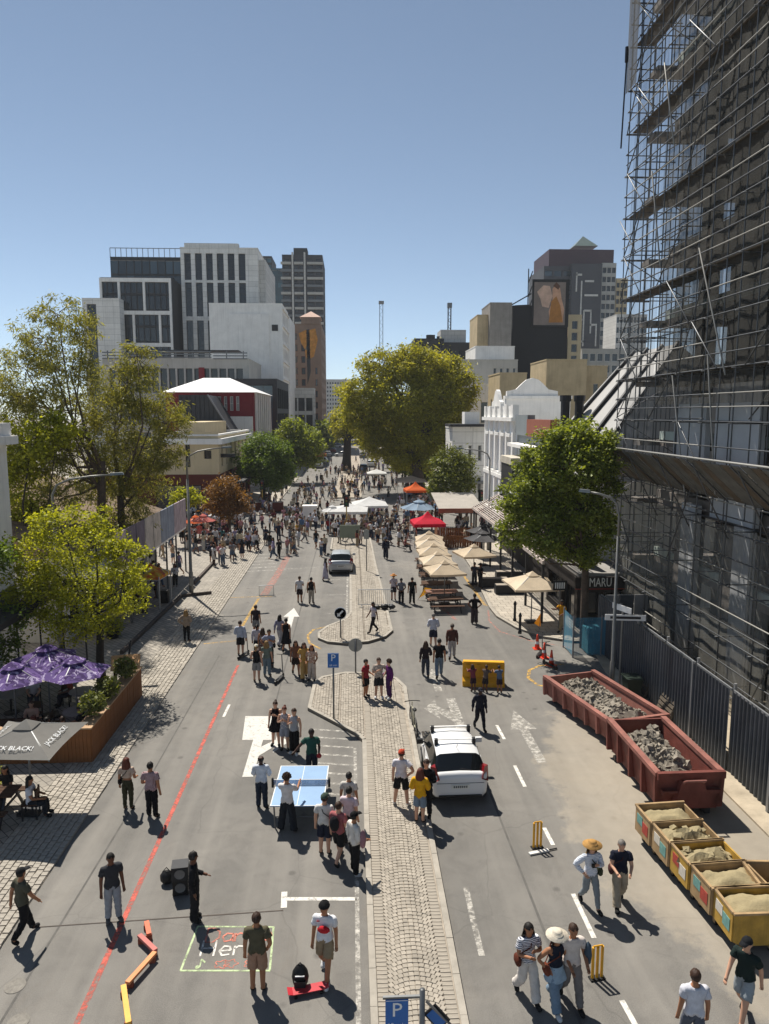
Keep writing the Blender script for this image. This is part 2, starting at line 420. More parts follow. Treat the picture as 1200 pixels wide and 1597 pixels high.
# median paving: arcs of setts between two soldier courses
av, af = sett_mesh(.109, .106, .03); bv, bf = sett_mesh(.2, .1, .03)
def edge_ok(p, poly): return all(inside((p[0] + dx, p[1] + dy), poly) for dx, dy in ((.17, 0), (-.17, 0), (0, .17), (0, -.17)))
sol = sett_mesh(.22, .108, .03)
solm = MB().add(*sol).mesh('paving_brick', SETT); nsol = 0
for base, poly, y0, y1 in ((med, M1, 11.2, 30.2), (med2, M2, 34, 65)):
    bed = MB()
    for k in range(int((y1 - y0) / .112)):
        y = y0 + k * .112
        for xx in (.56, 1.83):
            if base is med2: xx = {.56: .12, 1.83: 1.72}[xx] - (.004 * (y - 36) if xx > 1 else 0)
            if edge_ok((xx, y), poly):
                if base is med and nsol < 280:
                    put('paving_brick', solm, base, (xx + random.uniform(-.004, .004), y, .125 + random.uniform(-.003, .003)), random.uniform(-.03, .03)); nsol += 1
                else:
                    bed.add([(v[0] + xx, v[1] + y, v[2] + .125) for v in sol[0]], sol[1])
    # segmental arcs, radius .75, chord 1.15 wide
    st = .118 if base is med else .16
    for row in range(int((y1 - y0) / st)):
        yb = y0 + row * st
        for col_ in range(-4, 5):
            cx = 1.195 + col_ * 1.12
            for j in range(-5, 5):
                t = (j + .5) * .112 / .78; x = cx + math.sin(t) * .78; y = yb + math.cos(t) * .78 - .7
                lim = (.68, 1.71) if (base is med and y < 23.3) else ((.24, 1.58) if base is med2 and 39.6 < y < 58 else (-9, 9))
                if not (lim[0] < x < lim[1]) or not edge_ok((x, y), poly): continue
                if base is med and y > 23.3 and (abs(x - .56) < .16 or abs(x - 1.83) < .16): continue
                m = Matrix.Translation((x + random.uniform(-.006, .006), y, .125 + random.uniform(-.006, .005))) @ Matrix.Rotation(-t + random.uniform(-.06, .06), 4, 'Z') @ Matrix.Diagonal((1, st / .112, 1, 1))
                bed.add([m @ Vector(v) for v in av], af)
    stuff(bed.build('paving_setts', SETT, base))
# --- right pavement beyond the corner
RP = [(60, 34.6), (12.4, 34.0), (10.9, 34.0), (9.6, 34.8), (8.6, 36.4), (8.0, 38.6), (7.95, 40.5), (8.3, 46), (8.7, 52), (9.0, 64), (9.4, 69), (60, 69)]
rp = island('pavement_right', RP, .12, KERB, .2)
MB().prism([(60, 34.9), (12.4, 34.25), (11.0, 34.25), (9.75, 35.0), (8.82, 36.5), (8.22, 38.7), (8.17, 40.5), (8.52, 46), (8.92, 52), (9.22, 64), (9.6, 68.8), (60, 68.8)], .06, .118).build('paving', paving_mat('right_paving', '#a8a094', '#b4ac9f', .5, .5), rp)
struct(MB().prism([(60, 82), (9.6, 82), (9.2, 83), (9.0, 420), (60, 420)], -.01, .12).build('pavement_right_far', MATS['far_paving']))
struct(MB().prism([(11.1, -6), (60, -6), (60, 33.0), (12.6, 33.0), (11.4, 32.3), (11.05, 30)], -.01, .06).build('pavement_site', M('site_sand', '#a99d8a', .95, .25, 1.5, .5, 12)))

# ================================================================== PAINT ON THE ROAD
def paint(name, hexc, wear=.55):
    m, nt, b = _new(name)
    c = ramp(nt, noise(nt, 14, 5, .7), [(.3, C(hexc, .72)), (.6, C(hexc))])
    nt.links.new(c, b.inputs['Base Color']); b.inputs['Roughness'].default_value = .8
    tr = N(nt, 'ShaderNodeBsdfTransparent'); mx = N(nt, 'ShaderNodeMixShader')
    f = ramp(nt, noise(nt, 5, 7, .75), [(wear - .12, (0,)), (wear + .1, (1,))])
    nt.links.new(f, mx.inputs[0]); nt.links.new(b.outputs[0], mx.inputs[1]); nt.links.new(tr.outputs[0], mx.inputs[2])
    nt.links.new(mx.outputs[0], nt.nodes['Material Output'].inputs[0]); MATS[name] = m; return m
WP = paint('white_road_paint', '#d6d3cc', .62); WPF = paint('faded_white_paint', '#bdb9b1', .5); YP = paint('yellow_road_paint', '#c9a04c', .52)
RPT = paint('red_road_paint', '#c65a4b', .53); PKP = paint('faded_pink_paint', '#c98476', .46); WPS = paint('fresh_white_paint', '#c9c7c1', .66)
CHW = paint('white_chalk', '#d9d6cf', .56); CHG = paint('green_chalk', '#b5c79a', .6); CHR = paint('red_chalk', '#c97a68', .56)
ML = 0
def line(pts, w, mat, name, label, z=None):
    global ML
    z = .004 if z is None else z
    m = MB()
    for i in range(len(pts) - 1):
        a, b = Vector(pts[i]), Vector(pts[i + 1]); d = (b - a).normalized(); n = Vector((-d.y, d.x)) * (w / 2)
        e = d * (w * .25 if 0 < i else 0)
        m.sheet([tuple(a - n - e), tuple(b - n), tuple(b + n), tuple(a + n - e)], z + .0006 * (i % 2))
    o = m.build(name, mat); o['label'] = label; return struct(o)
def pline(px, w, mat, name, label, z=None): return line([G(*p) for p in px], w, mat, name, label, z)
line([(-5.14, 9), (-5.13, 20), (-5.12, 31.6)], .12, RPT, 'red_line', 'long red painted line running up the left lane')
pline([(378, 977), (404, 933)], .16, YP, 'yellow_line', 'yellow bay line beyond the end of the red line')
pline([(412, 928), (432, 898), (449, 868)], .5, PKP, 'red_line', 'faded pink stretch of the red line further up')
pline([(357, 932), (425, 930)], .1, YP, 'yellow_line', 'thin yellow line across the left lane')
pline([(318, 1004), (372, 999)], .1, YP, 'yellow_line', 'thin yellow line beside the tree shadow')
pline([(349, 1118), (358, 1099)], .1, WP, 'lane_dash', 'short white dash right of the red line')
for k, (a, b) in enumerate((((775, 1131), (787, 1153)), ((803, 1194), (819, 1227)), ((849, 1291), (863, 1318)), ((894, 1394), (927, 1463)), ((970, 1560), (992, 1600)))):
    pline([a, b], .11, WP, 'lane_dash', 'white lane dash of the right carriageway, %s from the near end' % ('fifth', 'fourth', 'third', 'second', 'first')[k])
pline([(727, 1384), (737, 1430), (752, 1491)], .13, WPF, 'worn_line', 'worn white line near the median on the right')
def arrow(o, k, w, turn=0, mat=WP, name='road_arrow', label=''):
    """painted arrow: tail at o, pointing up the street; turn -1/1 adds a bent head to the side"""
    m = MB(); x, y = o
    if turn == 0:
        m.sheet([(x - w / 2, y), (x + w / 2, y), (x + w / 2, y + k * .6), (x - w / 2, y + k * .6)], .004)
        m.sheet([(x - w * 1.5, y + k * .6), (x + w * 1.5, y + k * .6), (x, y + k)], .0044)
    else:
        t = turn
        m.sheet([(x - w / 2, y), (x + w / 2, y), (x + w / 2, y + k * .95), (x - w / 2, y + k * .95)], .0085)
        m.sheet([(x + t * w * .5, y + k * .42), (x + t * w * 1.8, y + k * .62), (x + t * w * 1.8, y + k * .78), (x + t * w * .5, y + k * .62)], .0089)
        m.sheet([(x + t * w * 1.8, y + k * .48), (x + t * w * 3.2, y + k * .72), (x + t * w * 1.8, y + k * .92)], .0093)
    o_ = m.build(name, mat); o_['label'] = label; struct(o_)
pp = MB().sheet([G(383, 1117), G(424, 1117), G(424, 1154), G(378, 1154)], .004).build('white_panel', WPS); pp['label'] = 'solid white painted panel beyond the turn arrow'; struct(pp)
gx, gy = G(379, 1212); arrow((gx + .15, gy), 3.3, .34, 1, WPS, label='white through and right turn arrow left of the table')
gx, gy = G(448, 985); arrow((gx, gy), 4.6, .3, 0, WPS, label='white straight arrow by the walking group')
gx, gy = G(728, 1160); arrow((gx, gy), 4.2, .36, -1, WPF, label='faded turn arrow ahead of the white hatchback')
gx, gy = G(846, 1190); arrow((gx, gy), 4.2, .32, 0, WPF, label='faded arrow in the outer right lane')
gx, gy = G(700, 1078); arrow((gx - .4, gy), 2.6, .3, 0, WPF, label='faded arrow in the inner right lane')
# parking bay marks beside the median
line([(.08, 8), (.08, 23.2)], .1, WPF, 'bay_line', 'long white bay line along the near median')
line([(-.28, 36), (-.28, 56)], .12, WPF, 'bay_line', 'long white bay line beside the parked silver car')
for k in range(8):
    y = 24.6 - k * .62; pr = struct(MB().sheet([(-1.55 + .0, y + .1), (.02, y - .18), (.02, y - .07), (-1.55, y + .21)], .005).build('hatch_bar', WPF)); pr['label'] = 'white hatch bar by the median kerb'
pline([(446, 1402), (560, 1402)], .12, WP, 'bay_line', 'white bay line ending in a T beside the skater'); pline([(444, 1391), (443, 1416)], .14, WP, 'bay_tick', 'short tick of the T shaped bay mark', .0052)
pline([(507, 928), (552, 927)], .1, WPF, 'bay_line', 'thin bay line behind the silver car'); pline([(506, 957), (552, 956)], .1, WPF, 'bay_line', 'thin bay line near the blue arrow sign')
pline([(508, 905), (552, 902)], .1, WPF, 'bay_line', 'thin bay line at the rear of the silver car')
pline([(420, 889), (508, 884)], .14, WPF, 'stop_line', 'white line across the left lanes before the crossing')
for k in range(6): pline([(372 + 5 * k, 892 - 5.2 * k), (428 + 2 * k, 889 - 5.2 * k)], .22, WPF, 'crossing_bar', 'white bar of the crossing, %s from the near side' % ('first', 'second', 'third', 'fourth', 'fifth', 'sixth')[k])
# yellow curb lines
pline([(553, 965), (520, 975), (489, 982), (480, 991), (483, 1003), (500, 1012)], .12, YP, 'yellow_line', 'yellow line curving round the island nose')
pline([(880, 1073), (840, 1069), (824, 1057), (826, 1045), (842, 1038), (880, 1036)], .14, YP, 'yellow_line', 'yellow loop painted beside the red container')
pline([(720, 893), (757, 944)], .18, YP, 'yellow_line', 'yellow bay line right of the cafe tables'); pline([(757, 944), (800, 948)], .12, YP, 'yellow_line', 'thin yellow line at the bay end by the bollards')
pline([(691, 949), (712, 967)], .2, PKP, 'red_line', 'faded pink line right of the cafe tables')
pline([(762, 952), (763, 968), (780, 985), (830, 1000), (890, 1010)], .1, PKP, 'red_line', 'faded red line following the right corner kerb')
# road patches: old trench repairs
pm = M('asphalt_patch', '#5c5a57', .9, .22, 3, .3, 60); pl = M('asphalt_patch_light', '#8d8a83', .9, .22, 3, .3, 60)
line([(-7.0, 14.9), (-1.6, 15.2)], .03, KERBD, 'cable', 'thin black cable across the left lane to the speaker', .006)
line([(-6.6, 11), (-6.3, 21), (-6.2, 33)], .05, pm, 'seam', 'dark seam in the asphalt of the left lane', .003)
line([(4.2, 11), (4.0, 26)], .06, pm, 'seam', 'dark seam in the asphalt of the right lane', .003)
line([(-3.0, 26), (-2.9, 60)], .06, pm, 'seam', 'dark seam up the middle of the left road', .003)
# chalk "Dance Here"
fr = [G(282, 1514), G(309, 1445), G(427, 1446), G(421, 1514), G(282, 1514)]
line(fr, .045, CHG, 'chalk_frame', 'green chalk frame drawn on the road')
GLY = {'D': [[(0, 0), (0, 1), (.35, 1), (.6, .7), (.6, .3), (.35, 0), (0, 0)]], 'a': [[(.5, .55), (.2, .6), (0, .35), (.15, .02), (.4, .08), (.5, .3)], [(.5, .58), (.5, .1), (.58, 0)]], 'n': [[(0, 0), (0, .6)], [(0, .4), (.2, .6), (.42, .5), (.45, 0)]], 'c': [[(.45, .52), (.2, .6), (0, .3), (.2, 0), (.45, .1)]], 'e': [[(0, .3), (.48, .33), (.4, .56), (.18, .6), (0, .3), (.15, .02), (.45, .08)]], 'H': [[(0, 0), (0, 1)], [(.55, 0), (.55, 1)], [(0, .5), (.55, .5)]], 'r': [[(0, 0), (0, .6)], [(0, .4), (.15, .58), (.35, .55)]]}
for txt, px, py, sz, mt in (('Dance', 320, 1470, .42, CHR), ('Here', 312, 1492, .46, CHW)):
    x, y = G(px, py); cw = 0.0
    for q, c_ in enumerate(txt):
        for st_ in GLY[c_]: line([(x + (cw + p_[0]) * sz * 1.08, y + p_[1] * sz) for p_ in st_], .042, mt, 'chalk_letter', 'chalk letter %s of the word %s on the road' % (c_, txt), .006)
        cw += .76 if q == 0 else .62
note = MB(); nx, ny = G(313, 1505)
note.sheet(arc(nx - .05, ny - .06, .05, 0, 360, 8)[:-1], .006).sheet([(nx - .02, ny - .06), (nx + .01, ny - .06), (nx + .01, ny + .16), (nx - .02, ny + .16)], .0064).sheet([(nx + .01, ny + .16), (nx + .09, ny + .08), (nx + .08, ny + .04), (nx + .01, ny + .1)], .0068)
o = note.build('chalk_note', CHG); struct(o); o['label'] = 'green chalk music note in the frame'
for k, (px, py) in enumerate(((346, 1504), (360, 1503), (392, 1503))):
    x, y = G(px, py); pts = [(x + .13 * math.cos(t) * (1 + .3 * math.cos(5 * t)), y + .1 * math.sin(t) * (1 + .3 * math.cos(5 * t))) for t in [i * math.pi / 8 for i in range(17)]]
    line(pts, .022, CHR, 'chalk_doodle', 'pink chalk doodle in the frame, %s from the note' % ('first', 'second', 'third')[k])
for k, (px, py) in enumerate(((24, 1538), (29, 1594), (905, 960), (330, 899), (345, 960))):
    x, y = G(px, py); o = MB().lathe([(.2, 0), (.2, .008)], 14, (0, 0, 0)).build('manhole_cover', M('cast_iron', '#77736c', .7, .3, 12, .4, 30), None, (x, y, .001)); struct(o); o['label'] = 'small round iron cover in the road'
# ================================================================== BUILDINGS
GLD = glass_mat('window_glass', '#1d242a'); GLB = glass_mat('blue_glass', '#2b3b45'); GLT = glass_mat('teal_glass', '#31505a', .2); GLK = glass_mat('black_glass', '#14171b')
WHT = M('white_plaster', '#e2e0db', .85, .1, .35, .1, 8, streak=.35, panel=(2.4, 1.3, 1)); WH2 = M('white_paint_wall', '#e6e4e0', .85, .1, .5, streak=.3)
GRY = M('grey_render', '#aeaca6', .85, .12, .3, streak=.35); LGR = M('light_grey_panel', '#cac8c3', .8, .1, .25, streak=.25, panel=(1.8, 1.1, 0))
CRM = M('cream_plaster', '#c8b795', .85, .1, .4, streak=.2); BEI = M('beige_plaster', '#b7a584', .9, .18, .5, streak=.4); DRK = M('dark_cladding', '#2f3033', .7, .15, .5)
BLK = M('black_wall', '#1d1e21', .85, .12, .3); BRN = M('red_brown_wall', '#5e2c21', .85, .15, .6); RED = M('red_wall', '#7d2029', .8, .12, .5); CONC = M('raw_concrete', '#8b8680', .9, .18, .6, .3, 14, streak=.4)
ROOFW = M('white_roof_sheet', '#d8d8d8', .6, .06, .3); ROOFG = M('grey_roof_sheet', '#75757a', .6, .12, .4); SLATE = M('slate_sheet', '#34363b', .6, .15, .6); FRM = M('white_frame', '#cfcdc8', .6, .06, 2); FRD = M('dark_frame', '#2a2a2c', .6, .1, 2)
METG = M('grey_metal', '#6f7173', .5, .12, 3, metal=.6); METD = M('dark_metal', '#2c2d30', .5, .15, 3, metal=.4); ROOFT = M('flat_roof_felt', '#8d8a86', .95, .2, .4)
_WC = {}
def window_mesh(w, h, fr, nx, nz, fm, gm):
    k = (round(w, 2), round(h, 2), fr, nx, nz, fm.name, gm.name)
    if k not in _WC:
        m = MB(); d = .06
        m.add([(0, 0, 0), (w, 0, 0), (w, 0, h), (0, 0, h)], [(0, 1, 2, 3)], 1)
        if fr:
            for x0, x1, z0, z1 in ((0, fr, 0, h), (w - fr, w, 0, h), (fr, w - fr, 0, fr), (fr, w - fr, h - fr, h)): m.box(x0, x1, -d, -.004, z0, z1, 0, 'n')
            for i in range(1, nx): x = w * i / nx; m.box(x - fr * .35, x + fr * .35, -d * .7, -.004, fr, h - fr, 0, 'ntb')
            for i in range(1, nz): z = h * i / nz; m.box(fr, w - fr, -d * .6, -.004, z - fr * .35, z + fr * .35, 0, 'nwe')
        _WC[k] = m.mesh('window', [fm, gm])
    return _WC[k]
def facade(parent, o, rz, W, Hh, openings, mat, depth=.25, fr=.07, nx=1, nz=1, fm=None, gm=None, sill=False, name='wall'):
    """wall with real openings; a window sits in each at `depth` behind the face. openings: (u0,u1,v0,v1[,nx,nz])"""
    fm = fm or FRM; gm = gm or GLD
    us = sorted({0.0, W, *[round(q, 3) for op in openings for q in op[:2]]}); vs = sorted({0.0, Hh, *[round(q, 3) for op in openings for q in op[2:4]]})
    m = MB(); ops = [tuple(round(q, 3) for q in op[:4]) for op in openings]
    from bisect import bisect_left
    hole = set()
    for a, b, c, d in ops:
        for i in range(bisect_left(us, a), bisect_left(us, b)):
            for j in range(bisect_left(vs, c), bisect_left(vs, d)): hole.add((i, j))
    for j in range(len(vs) - 1):                       # merge cells along u
        i = 0
        while i < len(us) - 1:
            if (i, j) in hole: i += 1; continue
            k = i
            while k + 1 < len(us) - 1 and (k + 1, j) not in hole: k += 1
            m.add([(us[i], 0, vs[j]), (us[k + 1], 0, vs[j]), (us[k + 1], 0, vs[j + 1]), (us[i], 0, vs[j + 1])], [(0, 1, 2, 3)]); i = k + 1
    for a, b, c, d in ops:
        m.add([(a, 0, c), (a, depth, c), (a, depth, d), (a, 0, d)], [(0, 1, 2, 3)]); m.add([(b, 0, c), (b, 0, d), (b, depth, d), (b, depth, c)], [(0, 1, 2, 3)])
        m.add([(a, 0, d), (a, depth, d), (b, depth, d), (b, 0, d)], [(0, 1, 2, 3)]); m.add([(a, 0, c), (b, 0, c), (b, depth, c), (a, depth, c)], [(0, 1, 2, 3)])
    w = m.build(name, mat, parent, o, rz)
    for op in openings:
        a, b, c, d = op[:4]; ax, az = (op[4], op[5]) if len(op) > 4 else (nx, nz)
        put('window', window_mesh(b - a, d - c, fr, ax, az, fm, gm), w, (a, depth - .003, c))
        if sill: MB().box(a - .08, b + .08, -.1, .02, c - .1, c - .002).build('sill', fm, w)
    return w
def grid(u0, u1, v0, v1, nu, nv, fu=.6, fv=.55, **k):
    du, dv = (u1 - u0) / nu, (v1 - v0) / nv
    return [(u0 + du * (i + .5 - fu / 2), u0 + du * (i + .5 + fu / 2), v0 + dv * (j + .5 - fv / 2), v0 + dv * (j + .5 + fv / 2)) for i in range(nu) for j in range(nv)]
class Block:
    """box building; S faces the camera, E/W face the street from the left/right side"""
    def __init__(s, name, label, cat, x0, x1, y0, y1, h, mat, S=None, E=None, W=None, roof=None, parapet=.6, z0=0.0, kw={}, pmat=None, root=None):
        s.r = root or thing(name, label, cat, ((x0 + x1) / 2, (y0 + y1) / 2, z0)); cx, cy = s.r.location[0], s.r.location[1]
        zz = z0 - s.r.location[2]
        a, b, c, d = x0 - cx, x1 - cx, y0 - cy, y1 - cy; s.a, s.b, s.c, s.d, s.h, s.z = a, b, c, d, h, zz
        m = MB(); sk = 'bt'
        if S is not None: sk += 's'; facade(s.r, (a, c, zz), 0, b - a, h, S, mat, **kw)
        if E is not None: sk += 'e'; facade(s.r, (b, c, zz), R(90), d - c, h, E, mat, **kw)
        if W is not None: sk += 'w'; facade(s.r, (a, d, zz), R(-90), d - c, h, W, mat, **kw)
        m.box(a, b, c, d, zz, zz + h, 0, sk); m.build('wall', mat, s.r)
        p = parapet; rf = MB(); rf.box(a + .02, b - .02, c + .02, d - .02, zz + h - p - .2, zz + h - p); rf.build('roof', roof or ROOFT, s.r)
        if p:
            e = MB(); t = .3
            for q in ((a - .05, b + .05, c - .05, c + t), (a - .05, b + .05, d - t, d + .05), (a - .05, a + t, c + t, d - t), (b - t, b + .05, c + t, d - t)): e.box(*q, zz + h - .001, zz + h + .18); e.box(q[0] + .07, q[1] - .07, q[2] + .07, q[3] - .07, zz + h - p - .1, zz + h - .002)
            e.build('parapet', pmat or mat, s.r)
    def add(s, name, mb, mat, **k): return mb.build(name, mat, s.r, **k)
def px_box(x0, x1, ytop, Y): return A(x0, ytop, Y)[0], A(x1, ytop, Y)[0], A((x0 + x1) / 2, ytop, Y)[1]
def ac_units(b, spots, mat=None):
    for x, y, z, w in spots:
        m = MB(); m.box(x - w / 2, x + w / 2, y - w / 3, y + w / 3, z, z + w * .6); m.lathe([(w * .22, 0), (w * .22, .06)], 8, (x, y, z + w * .6)); m.build('rooftop_unit', mat or LGR, b.r)

# ---- left, far to near
x0, x1, h = px_box(508, 547, 592, 480)
b = Block('apartment_block', 'distant white block closing the street with rows of small windows', 'building', x0, x1, 480, 500, h, LGR, S=grid(.5, x1 - x0 - .5, 3, h - 1, 9, 11, .5, .5), kw=dict(fr=0, depth=.3))
x0, x1, h = px_box(440, 503, 398, 300)
b = Block('tower_block', 'tall dark residential tower with pale balcony bands on the left', 'building', x0, x1, 300, 330, h, M('tower_grey', '#3c3d42', .8, .15, .2), S=grid(0, x1 - x0, 30, h - 1, 5, 18, .72, .62), E=grid(1, 28, 10, h - 1, 5, 20, .7, .5), kw=dict(fr=0, depth=.5, gm=GLK))
W_ = x1 - x0
for k in range(12):
    z = 38 + k * 2.9
    for u0, u1 in ((-.5, .22 * W_), (.3 * W_, .52 * W_), (.62 * W_, W_ + .3)): b.add('balcony', MB().box(b.a + u0, b.a + u1, b.c - 1.0, b.c, z, z + .9), GRY if k % 2 else METG)
b.add('pier', MB().box(b.a + .24 * W_, b.a + .28 * W_, b.c - .8, b.c - .01, 20, h + 1), LGR); b.add('pier', MB().box(b.a + .54 * W_, b.a + .58 * W_, b.c - .8, b.c - .01, 20, h + 1), LGR)
px0, px1, hh = px_box(455, 477, 378, 305); b.add('plant_room', MB().box(px0 - b.r.location[0], px1 - b.r.location[0], 0, 8, h - .5, hh), DRK); b.add('plant_room', MB().box(px0 - b.r.location[0] - .5, px1 - b.r.location[0] + 4, -3, 12, h - .5, h + 2.5), DRK)
x0, x1, h = px_box(424, 442, 419, 320); b = Block('office_block', 'slim teal glass block beside the dark tower', 'building', x0, x1, 320, 340, h, GLT, S=grid(0, x1 - x0, 2, h, 2, 26, .9, .75), kw=dict(fr=0, depth=.2, gm=GLT))
x0, x1, h = px_box(394, 424, 400, 326); b = Block('office_block', 'teal glass rooftop block behind the slotted white tower', 'building', x0, x1, 326, 345, h, DRK, S=grid(0, x1 - x0, 2, h, 4, 26, .85, .7), kw=dict(fr=0, depth=.2, gm=GLT))
# white tower with vertical slot windows
Y = 190; x0, x1, h = px_box(281, 402, 387, Y); W_ = x1 - x0
ops = []
zs = [A(340, q, Y)[1] for q in (558, 490, 486, 442, 437, 395)]
for i in range(6):
    u = (A((288 + 17 * i) + 5, 400, Y)[0] - x0); zlo = zs[0] - 4
    for lo, hi in ((zs[1] - 14, zs[2] - 2.2), (zs[2] - 1.2, zs[3] + .2), (zs[4], zs[5])): ops.append((u - .95, u + .75, lo, hi, 1, 6))
b = Block('office_tower', 'white office tower with tall narrow slot windows', 'building', x0, x1, Y, Y + 26, h, WHT, S=ops, E=grid(1, 25, 20, h - 2, 5, 10, .3, .7), kw=dict(depth=.7, fr=.08, fm=FRD, gm=GLK))
x2, x3, h2 = px_box(402, 414, 405, Y + 2); b.add('stair_wing', MB().box(x1 - b.r.location[0] + .01, x3 - b.r.location[0], -11, 12.9, 0, h2), LGR)
b.add('roof_ridge', MB().box(-W_ / 2 + 1, W_ / 4, -12.8, -11, h + .2, h + 1.2), WHT)
# dark glass block with setback rail
Y = 195; x0, x1, h = px_box(172, 282, 402, Y)
b = Block('glass_block', 'dark glass office block with rooftop railing left of the white tower', 'building', x0, x1, Y, Y + 25, h, DRK, S=grid(0, x1 - x0, 6, h - .5, 9, 12, .94, .9), kw=dict(fr=.06, depth=.1, fm=FRD, gm=GLB))
for k in range(14):
    x = b.a + (b.b - b.a) * k / 13; b.add('rail_post', MB().box(x - .06, x + .06, b.c + .1, b.c + .25, h + .18, h + 2.3), METG)
b.add('rail', MB().box(b.a, b.b, b.c + .08, b.c + .27, h + 2.3, h + 2.45), METG)
# framed glass block
Y = 184; x0, x1, h = px_box(157, 268, 434, Y)
b = Block('framed_block', 'glazed block behind a big white picture frame grid', 'building', x0, x1, Y, Y + 10, h, DRK, S=grid(0, x1 - x0, 2, h, 12, 11, .92, .88), kw=dict(fr=.08, depth=.1, fm=FRD, gm=GLD))
zz = [A(200, q, Y)[1] for q in (434, 485, 535, 575)]; fr_ = MB()
def bar_px(xa, xb, za, zb, nm='frame_bar'):
    b.add(nm, MB().box(A(xa, 480, Y - .6)[0] - b.r.location[0], A(xb, 480, Y - .6)[0] - b.r.location[0], b.c - .62, b.c - .02, za, zb), WH2)
for z in zz[:3]: bar_px(160.5, 264.5, z - .9, z)
bar_px(157, 160.4, zz[3], zz[0]); bar_px(264.6, 268, zz[3], zz[0])
for xa, lo, hi in ((185, 1, 0), (224, 1, 0), (186, 2, 1), (206, 2, 1), (247, 2, 1), (228, 3, 2)): bar_px(xa, xa + 3.4, zz[lo] + .01, zz[hi] - .91)
# white stone block at the far left
Y = 180; x0, x1, h = px_box(128, 186, 466, Y); b = Block('stone_block', 'pale stone faced block with one tall dark window strip', 'building', x0, x1, Y, Y + 3.5, h, WHT, S=[(1.0, 3.2, 6, h - 1.2, 1, 5)], kw=dict(depth=.6, fr=.08, fm=FRD, gm=GLK))
# plain white wall building
Y = 172; x0, x1, h = px_box(326, 440, 474, Y)
b = Block('white_building', 'big windowless white gable building with ledges on its street side', 'building', x0, x1, Y, Y + 16, h, WH2, S=[], E=[(2.2 + i * 3.4, 4.0 + i * 3.4, 4 + j * 4, 6.3 + j * 4) for i in range(4) for j in range(8)], kw=dict(depth=.3, fr=.07))
for j in range(8): b.add('ledge', MB().box(b.b + .005, b.b + .35, b.c, b.d, 7.0 + j * 4, 7.2 + j * 4), WH2)
b.add('raised_bay', MB().box(b.a + 4.5, b.b - 3, b.c - .25, b.c - .003, 2, h - 2.2), WH2); b.add('vent', MB().box(b.b - 2.4, b.b - 1.0, b.c - .12, b.c - .003, h - 6, h - 4.6), DRK)
ac_units(b, [(b.b - 3, b.c + 3, h - .6, 2), (b.a + 4, b.c + 3, h - .6, 1.6)])
x4, x5, h4 = px_box(440, 452, 474, Y + 16); b.add('rear_wing', MB().box(b.b - 3, b.b + .2, b.d + .01, b.d + 20, 0, h - .5), WH2)
# low modern shop + yellow panel
Y = 204; x0, x1, h = px_box(450, 490, 606, Y); b = Block('shop_building', 'small modern shop building with dark glass and white frame below the mural tower', 'building', x0, x1, Y, Y + 8, h, LGR, S=grid(.3, x1 - x0 - .3, 2, h - 2, 3, 3, .88, .8), E=grid(.4, 7.6, 2, h - 1, 3, 3, .8, .7), kw=dict(depth=.4, fr=.08, gm=GLK))
x0, x1, h = px_box(432, 447, 637, 196); yb = thing('roadside_hoarding', 'yellow hoarding panel on the left street side behind the trees', 'hoarding', ((x0 + x1) / 2, 196, 0)); w_ = x1 - x0
MB().box(-w_ / 2, w_ / 2, 0, .3, 3, h).build('panel', M('yellow_panel', '#d3a017', .7, .08), yb); MB().box(-w_ / 2, -w_ / 2 + .2, .3, .5, 0, 3.2).build('post', METD, yb); MB().box(w_ / 2 - .2, w_ / 2, .3, .5, 0, 3.2).build('post', METD, yb)
# mural building
Y = 216; x0, x1, h = px_box(452, 501, 506, Y); STN = M('pinkish_stone', '#8e7768', .9, .15, .3, streak=.3)
b = Block('mural_building', 'old stone block with a corner turret and orange wall painting', 'building', x0, x1, Y, Y + 40, h, STN, S=[(1.0 + i * 2.2, 2.2 + i * 2.2, 6 + j * 3.3, 8.0 + j * 3.3) for i in range(2) for j in range(9)] + [(7.2, 7.9, 6 + j * 3.3, 8 + j * 3.3) for j in range(6)], E=grid(1, 39, 4, h - 1, 11, 10, .45, .55), kw=dict(depth=.3, fr=.08, fm=M('red_sill', '#8c5142')))
x2, x3, h2 = px_box(470, 499, 497, Y); b.add('turret', MB().box(x2 - b.r.location[0], x3 - b.r.location[0], b.c - .5, b.c + 8, h + .1, h + 2.0), STN)
cx = (x2 + x3) / 2 - b.r.location[0]; w2 = (x3 - x2) / 2 + .4
b.add('turret_roof', MB().add([(cx - w2, b.c - .9, h + 2.01), (cx + w2, b.c - .9, h + 2.01), (cx + w2, b.c + 8.4, h + 2.01), (cx - w2, b.c + 8.4, h + 2.01), (cx, b.c + 3.7, h + 4.2)], [(0, 1, 4), (1, 2, 4), (2, 3, 4), (3, 0, 4), (3, 2, 1, 0)]), M('pale_pink_roof', '#b89a8c'))
mu = MB(); OR = M('mural_orange', '#c98a3a', .8, .35, .9); u = lambda a, q: (A(a, q, Y)[0] - b.r.location[0], b.c - .06, A(a, q, Y)[1])
for pts in (((466, 520), (478, 514), (482, 530), (476, 545), (470, 535)), ((480, 516), (492, 512), (496, 530), (490, 556), (483, 560), (481, 540)), ((476, 546), (483, 545), (481, 562), (477, 556))):
    mu.add([u(*q) for q in pts], [list(range(len(pts)))[::-1]])
b.add('wall_painting', mu, OR); b.add('wall_painting_shadow', MB().add([u(*q) for q in ((478, 514), (483, 514), (485, 580), (480, 600), (479, 560))], [[4, 3, 2, 1, 0]]), DRK)  # orange shapes and one dark flat shape of the wall painting
